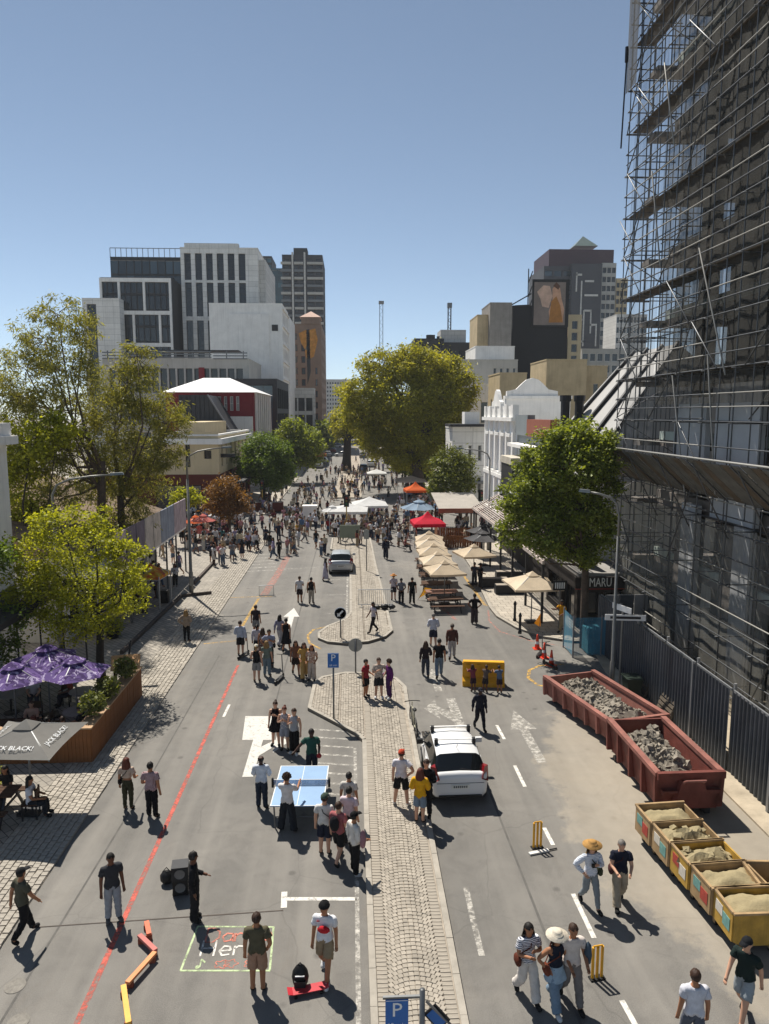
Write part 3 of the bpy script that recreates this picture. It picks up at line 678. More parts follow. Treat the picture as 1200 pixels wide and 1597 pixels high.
# dark modern frame building
Y = 140; x0, x1, h = px_box(356, 432, 592, Y); b = Block('dark_building', 'charcoal box building with glass front behind the red striped house', 'building', x0, x1, Y, Y + 26, h, DRK, S=[(1.0, x1 - x0 - .8, 3, h - 1, 4, 3)], E=grid(.6, 25, 2, h - 1, 6, 3, .9, .8), kw=dict(depth=.5, fr=.1, fm=FRD, gm=GLT))
# concrete deck building with pergola
Y = 146; x0, x1, h = px_box(160, 388, 560, Y); b = Block('deck_building', 'long concrete building with rooftop steel deck rails behind the eucalyptus', 'building', x0, x1, Y, Y + 20, h, GRY, S=grid(1, x1 - x0 - 1, 2, h - 1, 16, 3, .8, .75), kw=dict(depth=.6, fr=.06, fm=FRD, gm=GLK))
for xa, xb, q0, q1 in ((160, 244, 551, 551), (246, 330, 549, 549), (333, 386, 551, 551)):
    for k in range(3):
        z = A(250, q0 - 0 + k * 4.5, Y)[1]; b.add('deck_rail', MB().box(A(xa, 550, Y)[0] - b.r.location[0], A(xb, 550, Y)[0] - b.r.location[0], b.c - .2, b.c - .02, z, z + .22), METG)
for k in range(9): x = b.a + 1 + k * (b.b - b.a - 2) / 8; b.add('deck_post', MB().box(x - .1, x + .1, b.c + .02, b.c + .2, h, h + 1.6), METG)
b.add('red_panel', MB().box(A(310, 570, Y)[0] - b.r.location[0], A(319, 570, Y)[0] - b.r.location[0], b.c - .08, b.c - .004, h - 5.5, h - 1.6), RED)
b.add('deck_canopy', MB().box(A(246, 550, Y)[0] - b.r.location[0], A(372, 550, Y)[0] - b.r.location[0], b.c + .3, b.c + 6, h + 1.62, h + 1.8), DRK)
# white roofed red house
Y = 112; x0, x1, h = px_box(258, 396, 612, Y); b = Block('red_house', 'red walled house with white metal roof and striped street side', 'building', x0, x1, Y, Y + 22, h, RED, S=grid(7.6, x1 - x0 - 2, h - 3.0, h - .3, 4, 1, .55, .8), E=grid(0, 22, 1, h - 1, 8, 2, .55, .75), kw=dict(depth=.25, fr=.09, nx=3, nz=2), parapet=0)
zt = A(310, 589, Y + 8)[1]; o_ = .5
b.add('metal_roof', MB().add([(b.a - o_, b.c - o_, h + .03), (b.b + o_, b.c - o_, h + .03), (b.b + o_, b.d + o_, h + .03), (b.a - o_, b.d + o_, h + .03), (b.a + 4, -2, zt), (b.b - 5, -2, zt)], [(0, 1, 5, 4), (1, 2, 5), (2, 3, 4, 5), (3, 0, 4), (3, 2, 1, 0)]), ROOFW)
for k in range(8): y = b.c + 1.4 + k * 2.75; b.add('white_pilaster', MB().box(b.b + .005, b.b + .3, y - .35, y + .35, 0, h), WH2)
b.add('white_base', MB().box(b.b - 6, b.b - .2, b.c - .6, b.c - .005, 0, h - 3.6), WH2)
# dark gabled slate house in front
Y = 104; xa, xb = A(280, 650, Y)[0], A(359, 650, Y)[0]; xr = A(324, 616, Y)[0]; zr = A(300, 616, Y)[1]; ze = A(359, 672, Y)[1]
g = thing('slate_house', 'low house with dark standing seam roof sloping to the street', 'building', ((xa + xb) / 2, Y + 3, 0)); c0 = (xa + xb) / 2
pr = [(xa - c0, 0), (xb - c0, 0), (xb - c0, ze), (xr - c0, zr), (xa - c0, zr)]
m = MB(); m.add([(p, -3, q) for p, q in pr] + [(p, 4.8, q) for p, q in pr], [(0, 1, 2, 3, 4), (9, 8, 7, 6, 5), (0, 5, 6, 1), (1, 6, 7, 2), (2, 7, 8, 3), (3, 8, 9, 4), (4, 9, 5, 0)]); m.build('wall', SLATE, g)
for k in range(12): x = xa - c0 + .4 + k * .62; MB().box(x, x + .07, -3.08, -3.003, 5, zr - max(0, (x - (xr - c0))) * (zr - ze) / (xb - xr) - .1).build('seam', METD, g)
MB().bar((xr - c0, -3.1, zr + .06), (xb - c0, -3.1, ze + .06), .3, .18).build('bargeboard', ROOFG, g)
# cream two storey corner building
Y = 80; XR = -14.4; x0, _, h = px_box(238, 300, 680, Y)
kw = dict(depth=.3, fr=.1, fm=FRD)
W_ = XR - x0
b = Block('corner_building', 'cream two storey corner building with brown ground floor', 'building', x0, XR, Y, Y + 24, h - 4.6, CRM, z0=4.6, S=[(W_ - 9.4, W_ - 7.2, 1.0, 4.6), (W_ - 3.6, W_ - 3.1, .8, 3.4), (W_ - 1.6, W_ - .8, 1.7, 2.6)], E=[(1.5 + i * 3.1, 2.6 + i * 3.1, .8, 3.6) for i in range(7)], kw=kw, parapet=.5, pmat=WH2)
b.r.location[2] = 0
for ch in b.r.children: ch.location[2] += 4.6
Block('x', '', '', x0, XR, Y, Y + 24, 4.6, BRN, S=[(W_ - 13, W_ - 9, .1, 3.2), (W_ - 7, W_ - 2, .1, 3.4, 3, 2)], E=[(1 + i * 4.6, 4.6 + i * 4.6, .1, 3.2, 3, 2) for i in range(5)], kw=kw, parapet=0, root=b.r)
b.add('cornice', MB().box(b.a - .4, b.b + .45, b.c - .45, b.c - .02, h - .9, h - .3).box(b.b + .02, b.b + .45, b.c - .02, b.d, h - .9, h - .3), WH2)
b.add('canopy', MB().box(b.b + .02, b.b + 2.4, b.c + 1, b.d - 1, 3.5, 3.75), DRK); b.add('street_clock_arm', MB().box(b.b + .02, b.b + 1.6, b.c + 1.0, b.c + 1.2, h - 2.4, h - 2.0), FRD)
b.add('rear_storey', MB().box(b.a + 1, b.b - 3, b.c + 8, b.d - 1, h - .6, h + 1.4), CRM)
ac_units(b, [(b.b - 5, b.c + 3, h - .5, 1.5), (b.b - 7.4, b.c + 3.4, h - .5, 1.3), (b.b - 11, b.c + 3.6, h - .5, 1.6)])
# low shop with tiled roof behind the left trees
TIL = M('clay_tile', '#7c6a58', .9, .25, 3, island=.35)
t = thing('tiled_shop', 'low shop with tiled roof and poster band behind the left trees', 'building', (-18.6, 43, 0)); t.scale = (1, .56, 1)
facade(t, (4.6, -14, 0), R(90), 30, 4.3, [(1 + i * 3.6, 4.2 + i * 3.6, .1, 3.0, 2, 2) for i in range(8)], WH2, depth=.3, fr=.08, fm=FRD, gm=GLK)
facade(t, (-12, -14, 0), 0, 16.6, 4.3, [(3, 6, .3, 2.8, 2, 2), (9, 13, .3, 2.8, 3, 2)], GRY, depth=.3, fr=.08, fm=FRD)
MB().box(-12, 4.6, -14, 16, 0, 4.3, 0, 'sebt').build('wall', WH2, t)
rfm = MB().add([(-12.4, -14.4, 4.301), (5.2, -14.4, 4.301), (5.2, 16.4, 4.301), (-12.4, 16.4, 4.301), (-4, -14.4, 7.4), (-4, 16.4, 7.4)], [(0, 1, 4), (1, 2, 5, 4), (2, 3, 5), (3, 0, 4, 5), (3, 2, 1, 0)]); rf = rfm.build('roof', TIL, t)
tm = MB().add([(-.42, 0, 0), (.42, 0, .0), (.42, .19, .09), (-.42, .19, .09), (-.42, 0, .07), (.42, 0, .07)], [(0, 1, 5, 4), (4, 5, 2, 3)])
tiles = MB(); sl_ = math.atan2(3.1, 9.2)
for i in range(28):
    for j in range(36):
        q = i / 28.0; x = 5.2 - 9.2 * q; z = 4.31 + 3.1 * q; y = -14.3 + j * .86
        tiles.add([(x - v[1] * 1.75, y + v[0] + .42, z + v[1] * .6 + v[2] * .7) for v in tm.v], tm.f)
stuff(tiles.build('roof_tiles', TIL, rf))
MB().box(4.62, 6.9, -13, 15, 3.15, 3.3).build('canopy', WH2, t)
for k in range(7): MB().box(6.75, 6.85, -12.9 + k * 4.6, -12.78 + k * 4.6, .05, 3.15).build('canopy_post', METG, t)
PNK = M('pink_poster', '#b3a2a8', .6, .35, 1.6); 
for k in range(9): MB().box(6.92, 6.98, -12.6 + k * 3.05, -9.9 + k * 3.05, 3.32, 5.3).build('poster_panel', (PNK, M('poster_blue', '#8b93a3', .6, .3, 1.4), M('poster_pale', '#c4bab2', .6, .3, 1.8), M('poster_plum', '#6f6573', .6, .3, 1.5))[(k * 3 + k // 2) % 4], t)
for k in range(10): MB().box(6.86, 6.91, -12.9 + k * 3.05, -12.75 + k * 3.05, 3.32, 5.3).build('panel_post', METG, t)
# white column building at the left edge
xc, zc = A(8, 695, 30); 
w = thing('white_house', 'white plastered house corner with moulded parapet at the left edge', 'building', (-19.9, 27, 0))
xe, ztop = A(-8, 694, 31)
facade(w, (-4, -3, 0), 0, 4 + (xe + 19.9), ztop, [(1.0, 2.6, 1, 4), (1.0, 2.6, 5.2, 8)], WH2, depth=.3); facade(w, (xe + 19.9, -3, 0), R(90), 8, ztop, [(1.2, 2.8, .1, 3.2), (4.4, 6.4, .1, 3.2), (1.5, 2.7, 5.2, 8), (5, 6.2, 5.2, 8)], WH2, depth=.3)
MB().box(-4, xe + 19.9, -3, 5, 0, ztop, 0, 'seb').build('wall', WH2, w)
MB().box(-4.2, xe + 20.3, -3.4, 5.3, ztop + .001, ztop + .35).box(-4.1, xe + 20.1, -3.2, 5.1, ztop + .351, ztop + .9).build('parapet', WH2, w)
MB().box(xe + 19.92, xe + 20.2, -3.1, -2.3, 0, ztop).build('pilaster', WH2, w); MB().box(xe + 19.902, xe + 22.2, -2.6, 4.8, 3.5, 3.75).build('canopy', DRK, w)

# ---- right, far to near
Y = 265; x0, x1, h = px_box(893, 940, 412, Y); GH = M('tower_panel_grey', '#43454b', .7, .12, .2)
b = Block('high_rise', 'grey high rise with glass pyramid on its roof', 'building', x0, x1, Y, Y + 30, h, GH, S=[], W=grid(1, 29, 10, h - 1, 6, 16, .8, .6), kw=dict(depth=.3, fr=0, gm=GLB))
for xa, xb, q0, q1 in ((897, 899, 455, 425), (897, 906, 430, 427), (905, 907, 500, 438), (911, 925, 440, 437), (903, 909, 500, 497), (911, 932, 462, 459), (910, 912, 540, 484), (911, 923, 486, 483), (921, 923, 520, 484), (921, 932, 508, 505), (930, 932, 540, 508), (905, 912, 534, 531)):
    b.add('white_strip', MB().box(A(xa, 480, Y)[0] - b.r.location[0], A(xb, 480, Y)[0] - b.r.location[0], b.c - .25, b.c - .01, A(910, q0, Y)[1], A(910, q1, Y)[1]), LGR)
for xa, xb, y2, nm, lab in ((849, 893, 415, 'glass_wing', GLB), (940, 962, 410, 'side_wing', GRY), (962, 980, 434, 'balcony_wing', BEI)):
    p0, p1, hh = px_box(xa, xb, y2, Y + 3); n = 3 if xa < 900 else 3
    facade(b.r, (p0 - b.r.location[0], b.c + 3, 0), 0, p1 - p0 - .02, hh, grid(0, p1 - p0 - .02, 10, hh - 1, n, 17, .8, .6), GH if xa < 900 else lab, depth=.4, fr=0, gm=GLB if xa < 900 else GLK)
    b.add(nm, MB().box(p0 - b.r.location[0], p1 - b.r.location[0] - .02, b.c + 3, b.c + 25, 0, hh, 0, 's'), GH if xa < 900 else lab)
p0, p1, hh = px_box(857, 958, 389, Y + 4); h1 = A(900, 404, Y + 4)[1]; b.add('crown', MB().box(p0 - b.r.location[0], p1 - b.r.location[0], b.c + 4, b.c + 26, h1 - 6, hh), M('maroon_crown', '#44303a', .6))
p0, p1, hh = px_box(888, 924, 371, Y + 12); q0 = hh; m = MB(); mx_ = (p0 + p1) / 2 - b.r.location[0]; hw = (p1 - p0) / 2; zb = A(900, 390, Y + 12)[1]
b.add('pyramid_roof', m.add([(mx_ - hw, b.c + 5, zb), (mx_ + hw, b.c + 5, zb), (mx_ + hw, b.c + 5 + 2 * hw, zb), (mx_ - hw, b.c + 5 + 2 * hw, zb), (mx_, b.c + 5 + hw, q0)], [(0, 1, 4), (1, 2, 4), (2, 3, 4), (3, 0, 4), (3, 2, 1, 0)]), M('pyramid_glass', '#6d7a74', .3))
# beige window strip tower
Y = 168; x0, x1, h = px_box(887, 908, 492, Y); b = Block('beige_tower', 'narrow beige block with stacked windows beside the billboard wall', 'building', x0, x1, Y, Y + 12, h, CRM, S=[(.9, 2.2, h - 3 - j * 2.6, h - 1.2 - j * 2.6) for j in range(7)], kw=dict(depth=.3, fr=.06))
# black wall with billboard
Y = 162; x0, x1, h = px_box(800, 887, 478, Y); b = Block('black_building', 'black painted blank wall building below the billboard', 'building', x0, x1, Y, Y + 14, h, BLK, S=[], kw={})
p0, p1, z1 = px_box(834, 886, 440, Y - .5); z0 = A(860, 507, Y - .5)[1]
bb = thing('billboard', 'large billboard of two pale figures in orange above the black wall', 'billboard', ((p0 + p1) / 2, Y - .45, h))
hw = (p1 - p0) / 2; MB().box(-hw - .4, hw + .4, 0, .35, z0 - h - .4, z1 - h + .6).build('backing', BLK, bb)
PIC = M('picture_grey', '#7d7068', .6, .3, .25); MB().box(-hw, hw - .4, -.04, -.002, z0 - h, z1 - h).build('picture', PIC, bb)
def fig(px, mat, nm, d):
    MB().add([(A(a, q, Y - .5)[0] - bb.location[0], d, A(a, q, Y - .5)[1] - h) for a, q in px], [list(range(len(px)))[::-1]]).build(nm, mat, bb)
SKP = M('print_skin', '#c79a7c', .6, .25, .5); fig(((838, 455), (848, 445), (858, 446), (862, 462), (856, 480), (846, 478), (843, 466)), M('print_pale', '#c9a893', .6, .3, .5), 'printed_figure', -.05)
fig(((862, 450), (868, 444), (874, 450), (876, 465), (880, 482), (878, 503), (858, 503), (856, 486), (862, 468)), SKP, 'printed_figure', -.06); fig(((860, 470), (868, 462), (874, 476), (878, 503), (856, 503)), M('print_orange', '#a9702c', .6, .25, .6), 'printed_robe', -.07); fig(((863, 446), (868, 440), (874, 446), (871, 452)), M('print_hair', '#5b3a26', .6), 'printed_hair', -.08)
m = MB(); xl = x0 - bb.location[0]
for k in range(3): m.bar((-hw - 1.2, .6, -1 + k * 3), (-hw - .3, .6, 1.5 + k * 3), .2); m.bar((-hw - 1.2, .6, -1 + k * 3), (-hw - 1.2, .6, 2 + k * 3), .2)
m.build('frame_steel', METD, bb); m = MB(); m.bar((-hw - 5, 1, .2), (-hw - .4, 1, 2.8), .25); m.bar((-hw - 4, 1, .2), (-hw - .4, 1, .4), .2); m.build('frame_brace', METD, bb)
# grey lift towers
for (xa, xb, yt, Y, mt, lab) in ((745, 764, 492, 158, BEI, 'pale beige stepped block left of the concrete lift tower'), (765, 799, 473, 156, CONC, 'tall blank concrete lift tower beside the black wall')):
    x0, x1, h = px_box(xa, xb, yt, Y); b = Block('lift_tower', lab, 'building', x0, x1, Y, Y + 10, h, mt, kw={})
Y = 140; x0, x1, h = px_box(742, 803, 541, Y); b = Block('white_annex', 'white plain annex under the concrete lift tower', 'building', x0, x1, Y, Y + 12, h, WH2, S=[], kw={})
Y = 132; x0, x1, h = px_box(716, 808, 562, Y); b = Block('grey_annex', 'grey flat roofed building with small cream windows right of the big tree', 'building', x0, x1, Y, Y + 7, h, GRY, S=grid(6, x1 - x0, h - 3.4, h - .8, 4, 1, .5, .6) + grid(0, x1 - x0, 2, 9, 5, 2, .35, .5), kw=dict(depth=.3, fr=.08))
Y = 205; x0, x1, h = px_box(688, 743, 535, Y); b = Block('plant_building', 'low dark block with white rooftop plant box and mast', 'building', x0, x1, Y, Y + 12, h, DRK, S=grid(0, x1 - x0, 8, h - .4, 8, 4, .8, .4), kw=dict(depth=.3, fr=0))
p0, p1, z1 = px_box(689, 729, 513, Y); b.add('plant_box', MB().box(p0 - b.r.location[0], p1 - b.r.location[0], -4, 4, h, z1), LGR)
p0, p1, hh = px_box(645, 690, 530, 210); b.add('dark_wing', MB().box(p0 - b.r.location[0], p1 - b.r.location[0] - .02, -5, 6, 0, hh), DRK); ac_units(b, [(p0 - b.r.location[0] + 5, 0, hh, 2.4)], METD); ac_units(b, [(p0 - b.r.location[0] + 7.5, -1, hh, 1.6)], METD)
# masts / crane
def mast(px, yt, yb, Y, label, w):
    x, z0 = A(px, yb, Y); z1 = A(px, yt, Y)[1]; t = thing('crane_mast', label, 'crane', (x, Y, 0)); h_ = z1
    for sx in (-1, 1):
        for sy in (-1, 1): MB().box(sx * w - .12, sx * w + .12, sy * w - .12, sy * w + .12, 0, h_).build('chord', METD, t)
    k = int(h_ / (2.2 * w)); m = MB()
    for i in range(k):
        za, zb = i * h_ / k, (i + 1) * h_ / k; s = 1 if i % 2 else -1
        m.bar((-s * w, -w, za), (s * w, -w, zb), .12); m.bar((w, -s * w, za), (w, s * w, zb), .12)
    m.build('lattice', METD, t); MB().box(-w * 1.6, w * 1.6, -w * 1.6, w * 1.6, h_, h_ + 1.5).build('cab', METG, t)
mast(595, 474, 560, 420, 'tall thin lattice crane mast beyond the big tree', .9); mast(701, 480, 520, 240, 'short roof mast above the white plant box', .45)
# beige blocks in the middle ground
for xa, xb, yt, Y, dd, lab in ((780, 822, 583, 96, 8, 'small weathered beige block behind the ornate white parapet'), (853, 916, 562, 100, 9, 'large blank beige wall behind the pitched roof'), (914, 948, 572, 104, 9, 'shaded beige wing with one dark window by the pitched roof')):
    x0, x1, h = px_box(xa, xb, yt, Y); b = Block('beige_block', lab, 'building', x0, x1, Y, Y + dd, h, BEI, S=[(1.2, 1.9, h - 4, h - 2.4)] if xa == 914 else [], W=grid(1, dd - 1, 2, h - 2, 2, 3, .3, .4), kw=dict(depth=.2, fr=.05))
Y = 235; x0, x1, h = px_box(962, 1010, 491, Y); b = Block('grid_building', 'far pale building with blue window grid left of the scaffold', 'building', x0, x1, Y, Y + 12, h, LGR, S=grid(0, x1 - x0, 4, h, 9, 12, .7, .55), kw=dict(depth=.4, fr=0, gm=GLB))
Y = 180; x0, x1, h = px_box(908, 1000, 545, Y); b = Block('screened_block', 'low block with white patterned screens under the high rise', 'building', x0, x1, Y, Y + 10, h, GRY, S=grid(0, x1 - x0, h - 9, h - .5, 8, 3, .8, .7), kw=dict(depth=.2, fr=.12))
# white house row right of the big tree
for xa, xb, yt, Y, dd, mt, lab in ((706, 762, 668, 84, 6, WHT, 'low white house with dark flat canopy right of the big tree'), (712, 800, 600, 118, 8, WH2, 'white stepped house behind the dark canopy')):
    x0, x1, h = px_box(xa, xb, yt, Y); b = Block('white_house', lab, 'building', x0, x1, Y, Y + dd, h, mt, S=grid(.4, x1 - x0 - .4, 1, h - 1, 3, 2, .4, .5), W=grid(.5, dd - .5, 1, h - 1, 2, 2, .5, .5), kw=dict(depth=.25, fr=.08))
    if Y == 84: b.add('canopy', MB().box(b.a - .5, b.b + .6, b.c - 1.2, b.c + 3, h + .2, h + .5), DRK); b.add('roof_window', MB().box(b.a + 1.5, b.b - 1, b.c + .5, b.c + 2.6, h - .4, h + 1.9), WH2); b.add('awning', MB().box(b.a - 1, b.b, b.c - 1.6, b.c - .02, 3.2, 3.4), METG)
# ornate white Victorian terrace facing the street
XF = 12.9
v = thing('victorian_terrace', 'ornate white two storey terrace with arched parapet along the right pavement', 'building', (XF + 5, 59, 0)); HV = 10.6; L0 = -3.0; L1 = 9.5
ops = [(1.0 + i * 2.25, 2.1 + i * 2.25, 6.3, 9.3, 2, 2) for i in range(5)] + [(1.0 + i * 2.25, 2.1 + i * 2.25, 2.9, 5.2, 2, 2) for i in range(5)] + [(.9 + i * 4.0, 3.9 + i * 4.0, .15, 2.5, 2, 1) for i in range(3)]
facade(v, (-5, L1, 0), R(-90), L1 - L0, HV, ops, M('pale_blue_white', '#dde0e3', .85, .08, .4, streak=.1), depth=.35, fr=.1)
facade(v, (-5, L0, 0), 0, 12, HV, [(2, 3, 5, 8), (5, 6, 5, 8)], WHT, depth=.3)
MB().box(-5, 7, L0, L1, 0, HV, 0, 'swbt').build('wall', WHT, v); MB().box(-4.98, 6.98, L0 + .02, L1 - .02, HV - .9, HV - .7).build('roof', ROOFW, v)
for k in range(6): y = L1 - .3 - k * 2.3; MB().box(-5.25, -5.003, y - .28, y + .28, 0, HV).build('pilaster', WH2, v)
for z, d, nm in ((HV + .001, .5, 'cornice'), (5.75, .3, 'string_course'), (2.55, .35, 'shop_cornice')): MB().box(-5.003 - d, -5.26 if z < HV else -4.6, L0 - .1, L1 + .1, z, z + .3).build(nm, WH2, v)
for k in range(5): y = L1 - 1.45 - k * 2.25; MB().box(-5.32, -5.003, y - .75, y + .75, 9.35, 9.6).box(-5.25, -5.003, y - .7, y + .7, 6.0, 6.25).build('window_hood', WH2, v)
for k in range(6): y = L1 - .3 - k * 2.3; MB().box(-5.3, -4.8, y - .3, y + .3, HV + .302, HV + 1.28).build('parapet_pier', WH2, v)
for k in range(5): y = L1 - .3 - k * 2.3; MB().box(-5.15, -4.95, y - 2.0, y - .302, HV + .302, HV + 1.2).build('parapet_panel', WH2, v)
pt = [(-1.9, 0), (1.9, 0), (1.9, .5), (1.2, .7), (.8, 1.3), (.45, 1.75), (0, 1.95), (-.45, 1.75), (-.8, 1.3), (-1.2, .7), (-1.9, .5)]
for cy in (L1 - 5,):
    m = MB(); n = len(pt); m.add([(-5.2, cy + p, HV + 1.21 + q * .75) for p, q in pt] + [(-4.9, cy + p, HV + 1.21 + q * .75) for p, q in pt], [list(range(n))[::-1], list(range(n, 2 * n))] + [(i, (i + 1) % n, n + (i + 1) % n, n + i) for i in range(n)]); m.build('gable_scroll', WH2, v)
# second gable facing the camera, further back
x0, x1, z1 = px_box(790, 890, 622, 72); v2 = thing('white_parapet_house', 'white house with scrolled gable parapet facing us behind the terrace', 'building', ((x0 + x1) / 2, 73, 0)); hw = (x1 - x0) / 2
MB().box(-hw, hw, -1, 4, 0, z1).build('wall', WH2, v2); MB().box(-hw - .15, hw + .15, -1.15, -.2, z1 + .001, z1 + .3).build('cornice', WH2, v2)
m = MB(); n = len(pt); sc = 1.35; m.add([(p * sc - .6, -.9, z1 + .301 + q * .9) for p, q in pt] + [(p * sc - .6, -.5, z1 + .301 + q * .9) for p, q in pt], [list(range(n)), list(range(n, 2 * n))[::-1]] + [(i, n + i, n + (i + 1) % n, (i + 1) % n) for i in range(n)]); m.build('gable_scroll', WH2, v2)
# orange topped shop house between terrace and cafe
v3 = thing('orange_shop_house', 'narrow grey shop house with orange parapet and dark awning boxes', 'building', (XF + 5, 51.3, 0)); v3.scale = (1, 1.55, 1); GY = M('blue_grey_wall', '#7e8588', .85, .1, .5, streak=.2); OG = M('orange_parapet', '#8f5645', .85, .1)
facade(v3, (-5, 2.8, 0), R(-90), 6.4, 9.6, [(.8, 2.4, 5.6, 8.6, 2, 2), (3.6, 5.4, 5.6, 8.6, 2, 2), (.6, 5.6, .15, 3.0, 4, 2)], GY, depth=.3, fr=.09, fm=FRD)
facade(v3, (-5, -3.6, 0), 0, 10, 9.6, [(1.5, 2.6, 5.5, 8)], GY, depth=.3); MB().box(-5, 5, -3.6, 2.8, 0, 9.6, 0, 'sw').build('wall', GY, v3)
MB().box(-5.25, -4.7, .3, 2.75, 9.601, 11.1).build('parapet', GY, v3); MB().box(-5.3, -4.7, -3.7, .298, 9.601, 10.8).build('parapet', OG, v3); MB().box(-5.9, -5.003, -3.5, 2.6, 8.75, 9.0).build('cornice', WH2, v3)
for k, z in ((0, 7.6), (1, 3.6)): MB().box(-6.6, -5.003, -.6, 2.0, z, z + .5).build('awning_box', M('striped_awning', '#b9b2a4', .8, .2), v3); MB().box(-6.55, -5.02, -.5, 1.9, z - 1.9, z - .002).build('awning_side', FRD, v3)
for k in range(2): MB().lathe([(.28, 0), (.28, 2.6), (.36, 2.6), (.36, 3.0)], 10, (-3.6 + k * .95, -2, 9.4)).build('flue_pipe', METD, v3)
# pitched grey roof hall
p = thing('pitched_hall', 'hall with pale pitched roof and dark ribs beside the scaffold', 'building', (XF + 9, 44, 0)); z0 = A(900, 660, 40)[1]; x0 = A(885, 662, 42)[0] - p.location[0]
xr, zr = A(1010, 546, 47); xr -= p.location[0]
m = MB(); m.add([(x0, -5, 7.5), (x0, 5.5, 8.0), (xr, 6, zr), (xr, -1.5, zr), (xr + 8, 6, 7.5), (xr + 8, -5, 7.5)], [(0, 3, 2, 1), (3, 5, 4, 2), (0, 5, 3), (1, 2, 4), (0, 1, 4, 5)]); m.build('roof', M('pale_roof_sheet', '#a3a2a0', .7, .1, .4), p)
for k in range(4):
    t_ = k / 3.4; a = Vector((x0, -5, 7.52)).lerp(Vector((x0, 5.5, 8.02)), t_); c_ = Vector((xr, -1.5, zr)).lerp(Vector((xr, 6, zr)), t_); MB().bar(a + Vector((0, 0, .1)), c_ + Vector((0, 0, .1)), .16, .22).build('roof_rib', METD, p)
MB().box(x0 + .8, xr + 7, -4.2, 5, 0, 7.45).build('wall', WHT, p)
facade(p, (x0 + .8, -4.25, 0), 0, xr + 6 - x0, 7.4, [(1 + i * 2, 2.3 + i * 2, 3.4, 6.6, 2, 2) for i in range(4)], WH2, depth=.2)
# MARU corner cafe
c = thing('corner_cafe', 'dark corner cafe with white MARU lettering and slatted veranda roof', 'building', (11.7, 36.2, 0)); c.scale = (.9, .9, .76); DK2 = M('cafe_dark', '#26211f', .7, .15)
facade(c, (0, 0, .12), 0, 6, 3.6, [(.35, 1.3, .9, 2.5), (1.55, 2.75, .02, 2.6), (3.1, 5.2, .6, 2.6, 2, 1)], DK2, depth=.3, fr=.07, fm=FRD, gm=GLK)
facade(c, (0, 6.5, .12), R(-90), 6.5, 3.6, [(.4, 2.9, .5, 2.6, 3, 1), (3.4, 6.1, .02, 2.6, 3, 1)], DK2, depth=.3, fr=.07, fm=FRD, gm=GLK)
MB().box(0, 6, 0, 6.5, .12, 3.72, 0, 'swt').build('wall', DK2, c); MB().box(.01, 6, .01, 6.5, 3.721, 3.95).build('roof', ROOFT, c)
fsc = MB().box(-.2, 4.2, -.22, -.003, 2.95, 3.75).build('fascia', DK2, c); MB().box(-.2, 4.2, -.26, -.221, 2.9, 2.96).build('fascia_trim', M('red_trim', '#7a2c24'), c)
o = put('lettering', text_mesh('MARU', .78, FRM, .01), fsc, (1.25, -.245, 3.36), (R(90), 0, 0)); o.scale = (.62, 1.1, 1)
# slatted veranda roof rising along the pavement
vr = thing('slatted_veranda', 'long slatted veranda roof on dark posts along the right shopfronts', 'veranda', (11.6, 44, .12)); LOUV = M('pale_louvre', '#b3a79f', .7, .12)
y0_, y1_ = -7.2, 15
for k in range(15):
    x = -1.5 + k * .14
    MB().bar((x, y0_, 3.5 + k * .07), (x, y1_, 3.5 + k * .07), .07, .05).build('louvre', LOUV, vr)
for k in range(7): y = y0_ + .3 + k * 3.6; MB().bar((-1.55, y, 3.42), (1.0, y, 4.6), .1, .16).build('rafter', FRD, vr); MB().box(-1.55, -1.43, y - .06, y + .06, 0, 3.4).build('post', FRD, vr)
MB().box(-1.62, -1.5, y0_, y1_, 3.25, 3.45).build('gutter', LOUV, vr)
MB().box(.9, 1.2, y0_ + .6, y1_, 0, 4.6).build('shopfront_wall', DK2, vr)
# ================================================================== TOWER UNDER CONSTRUCTION, SCAFFOLD, HOARDING
BX0, BX1, BY0, BY1 = 15.0, 34.0, 6.0, 36.2; FLH = 2.95; NFL = 13
tw = thing('unfinished_tower', 'concrete tower under construction behind scaffolding on the right', 'building', (BX0, BY1, 0))
def tl(x, y, z): return (x - BX0, y - BY1, z)
DCON = M('dark_concrete', '#6d6862', .9, .2, .5, .3, 14, streak=.5); SLABM = M('slab_concrete', '#7b7570', .9, .2, .8, .3, 14, streak=.3); BRK = M('maroon_brick', '#5a423d', .9, .2, 1.2); PALE = M('pale_edge_board', '#c6d2ca', .8, .15, 1)
for k in range(1, NFL + 1):
    z = 3.6 + (k - 1) * FLH + .4
    MB().box(0, BX1 - BX0, BY0 - BY1, 0, z - .32, z).build('slab', SLABM, tw)
    MB().box(-.02, .14, BY0 - BY1, -.01, z + .002, z + .42).build('edge_board', PALE if k % 2 else SLABM, tw)
    # balcony lip reaching out at the far corner
    MB().box(-1.0, 2.2, -.0 + .002, .9, z - .3, z - .05).build('balcony_slab', SLABM, tw)
for k in range(NFL + 1):
    z0 = (3.6 + (k - 1) * FLH + .402) if k else .06; z1 = 3.6 + k * FLH + .078
    if k == 0: z0 = .06
    for j in range(6):
        y = BY1 - 2.6 - j * 5.2
        MB().box(.5, 1.1, y - BY1 - .4, y - BY1 + .4, z0, z1).build('column', DCON, tw)
    MB().box(1.9, 2.2, BY0 - BY1, -2.4, z0, z1).build('infill_wall', BRK if k % 3 == 1 else DCON, tw)
    for j in range(8):
        y = BY1 - 4.2 - j * 3.1
        if (k * 7 + j * 3) % 4: MB().box(1.84, 1.898, y - BY1 - 1.0, y - BY1 + .9, z0 + .9, z1 - .35).build('window', M('site_glass', '#22282b', .45) if (k + j) % 3 else M('site_board', '#454b49', .7), tw)
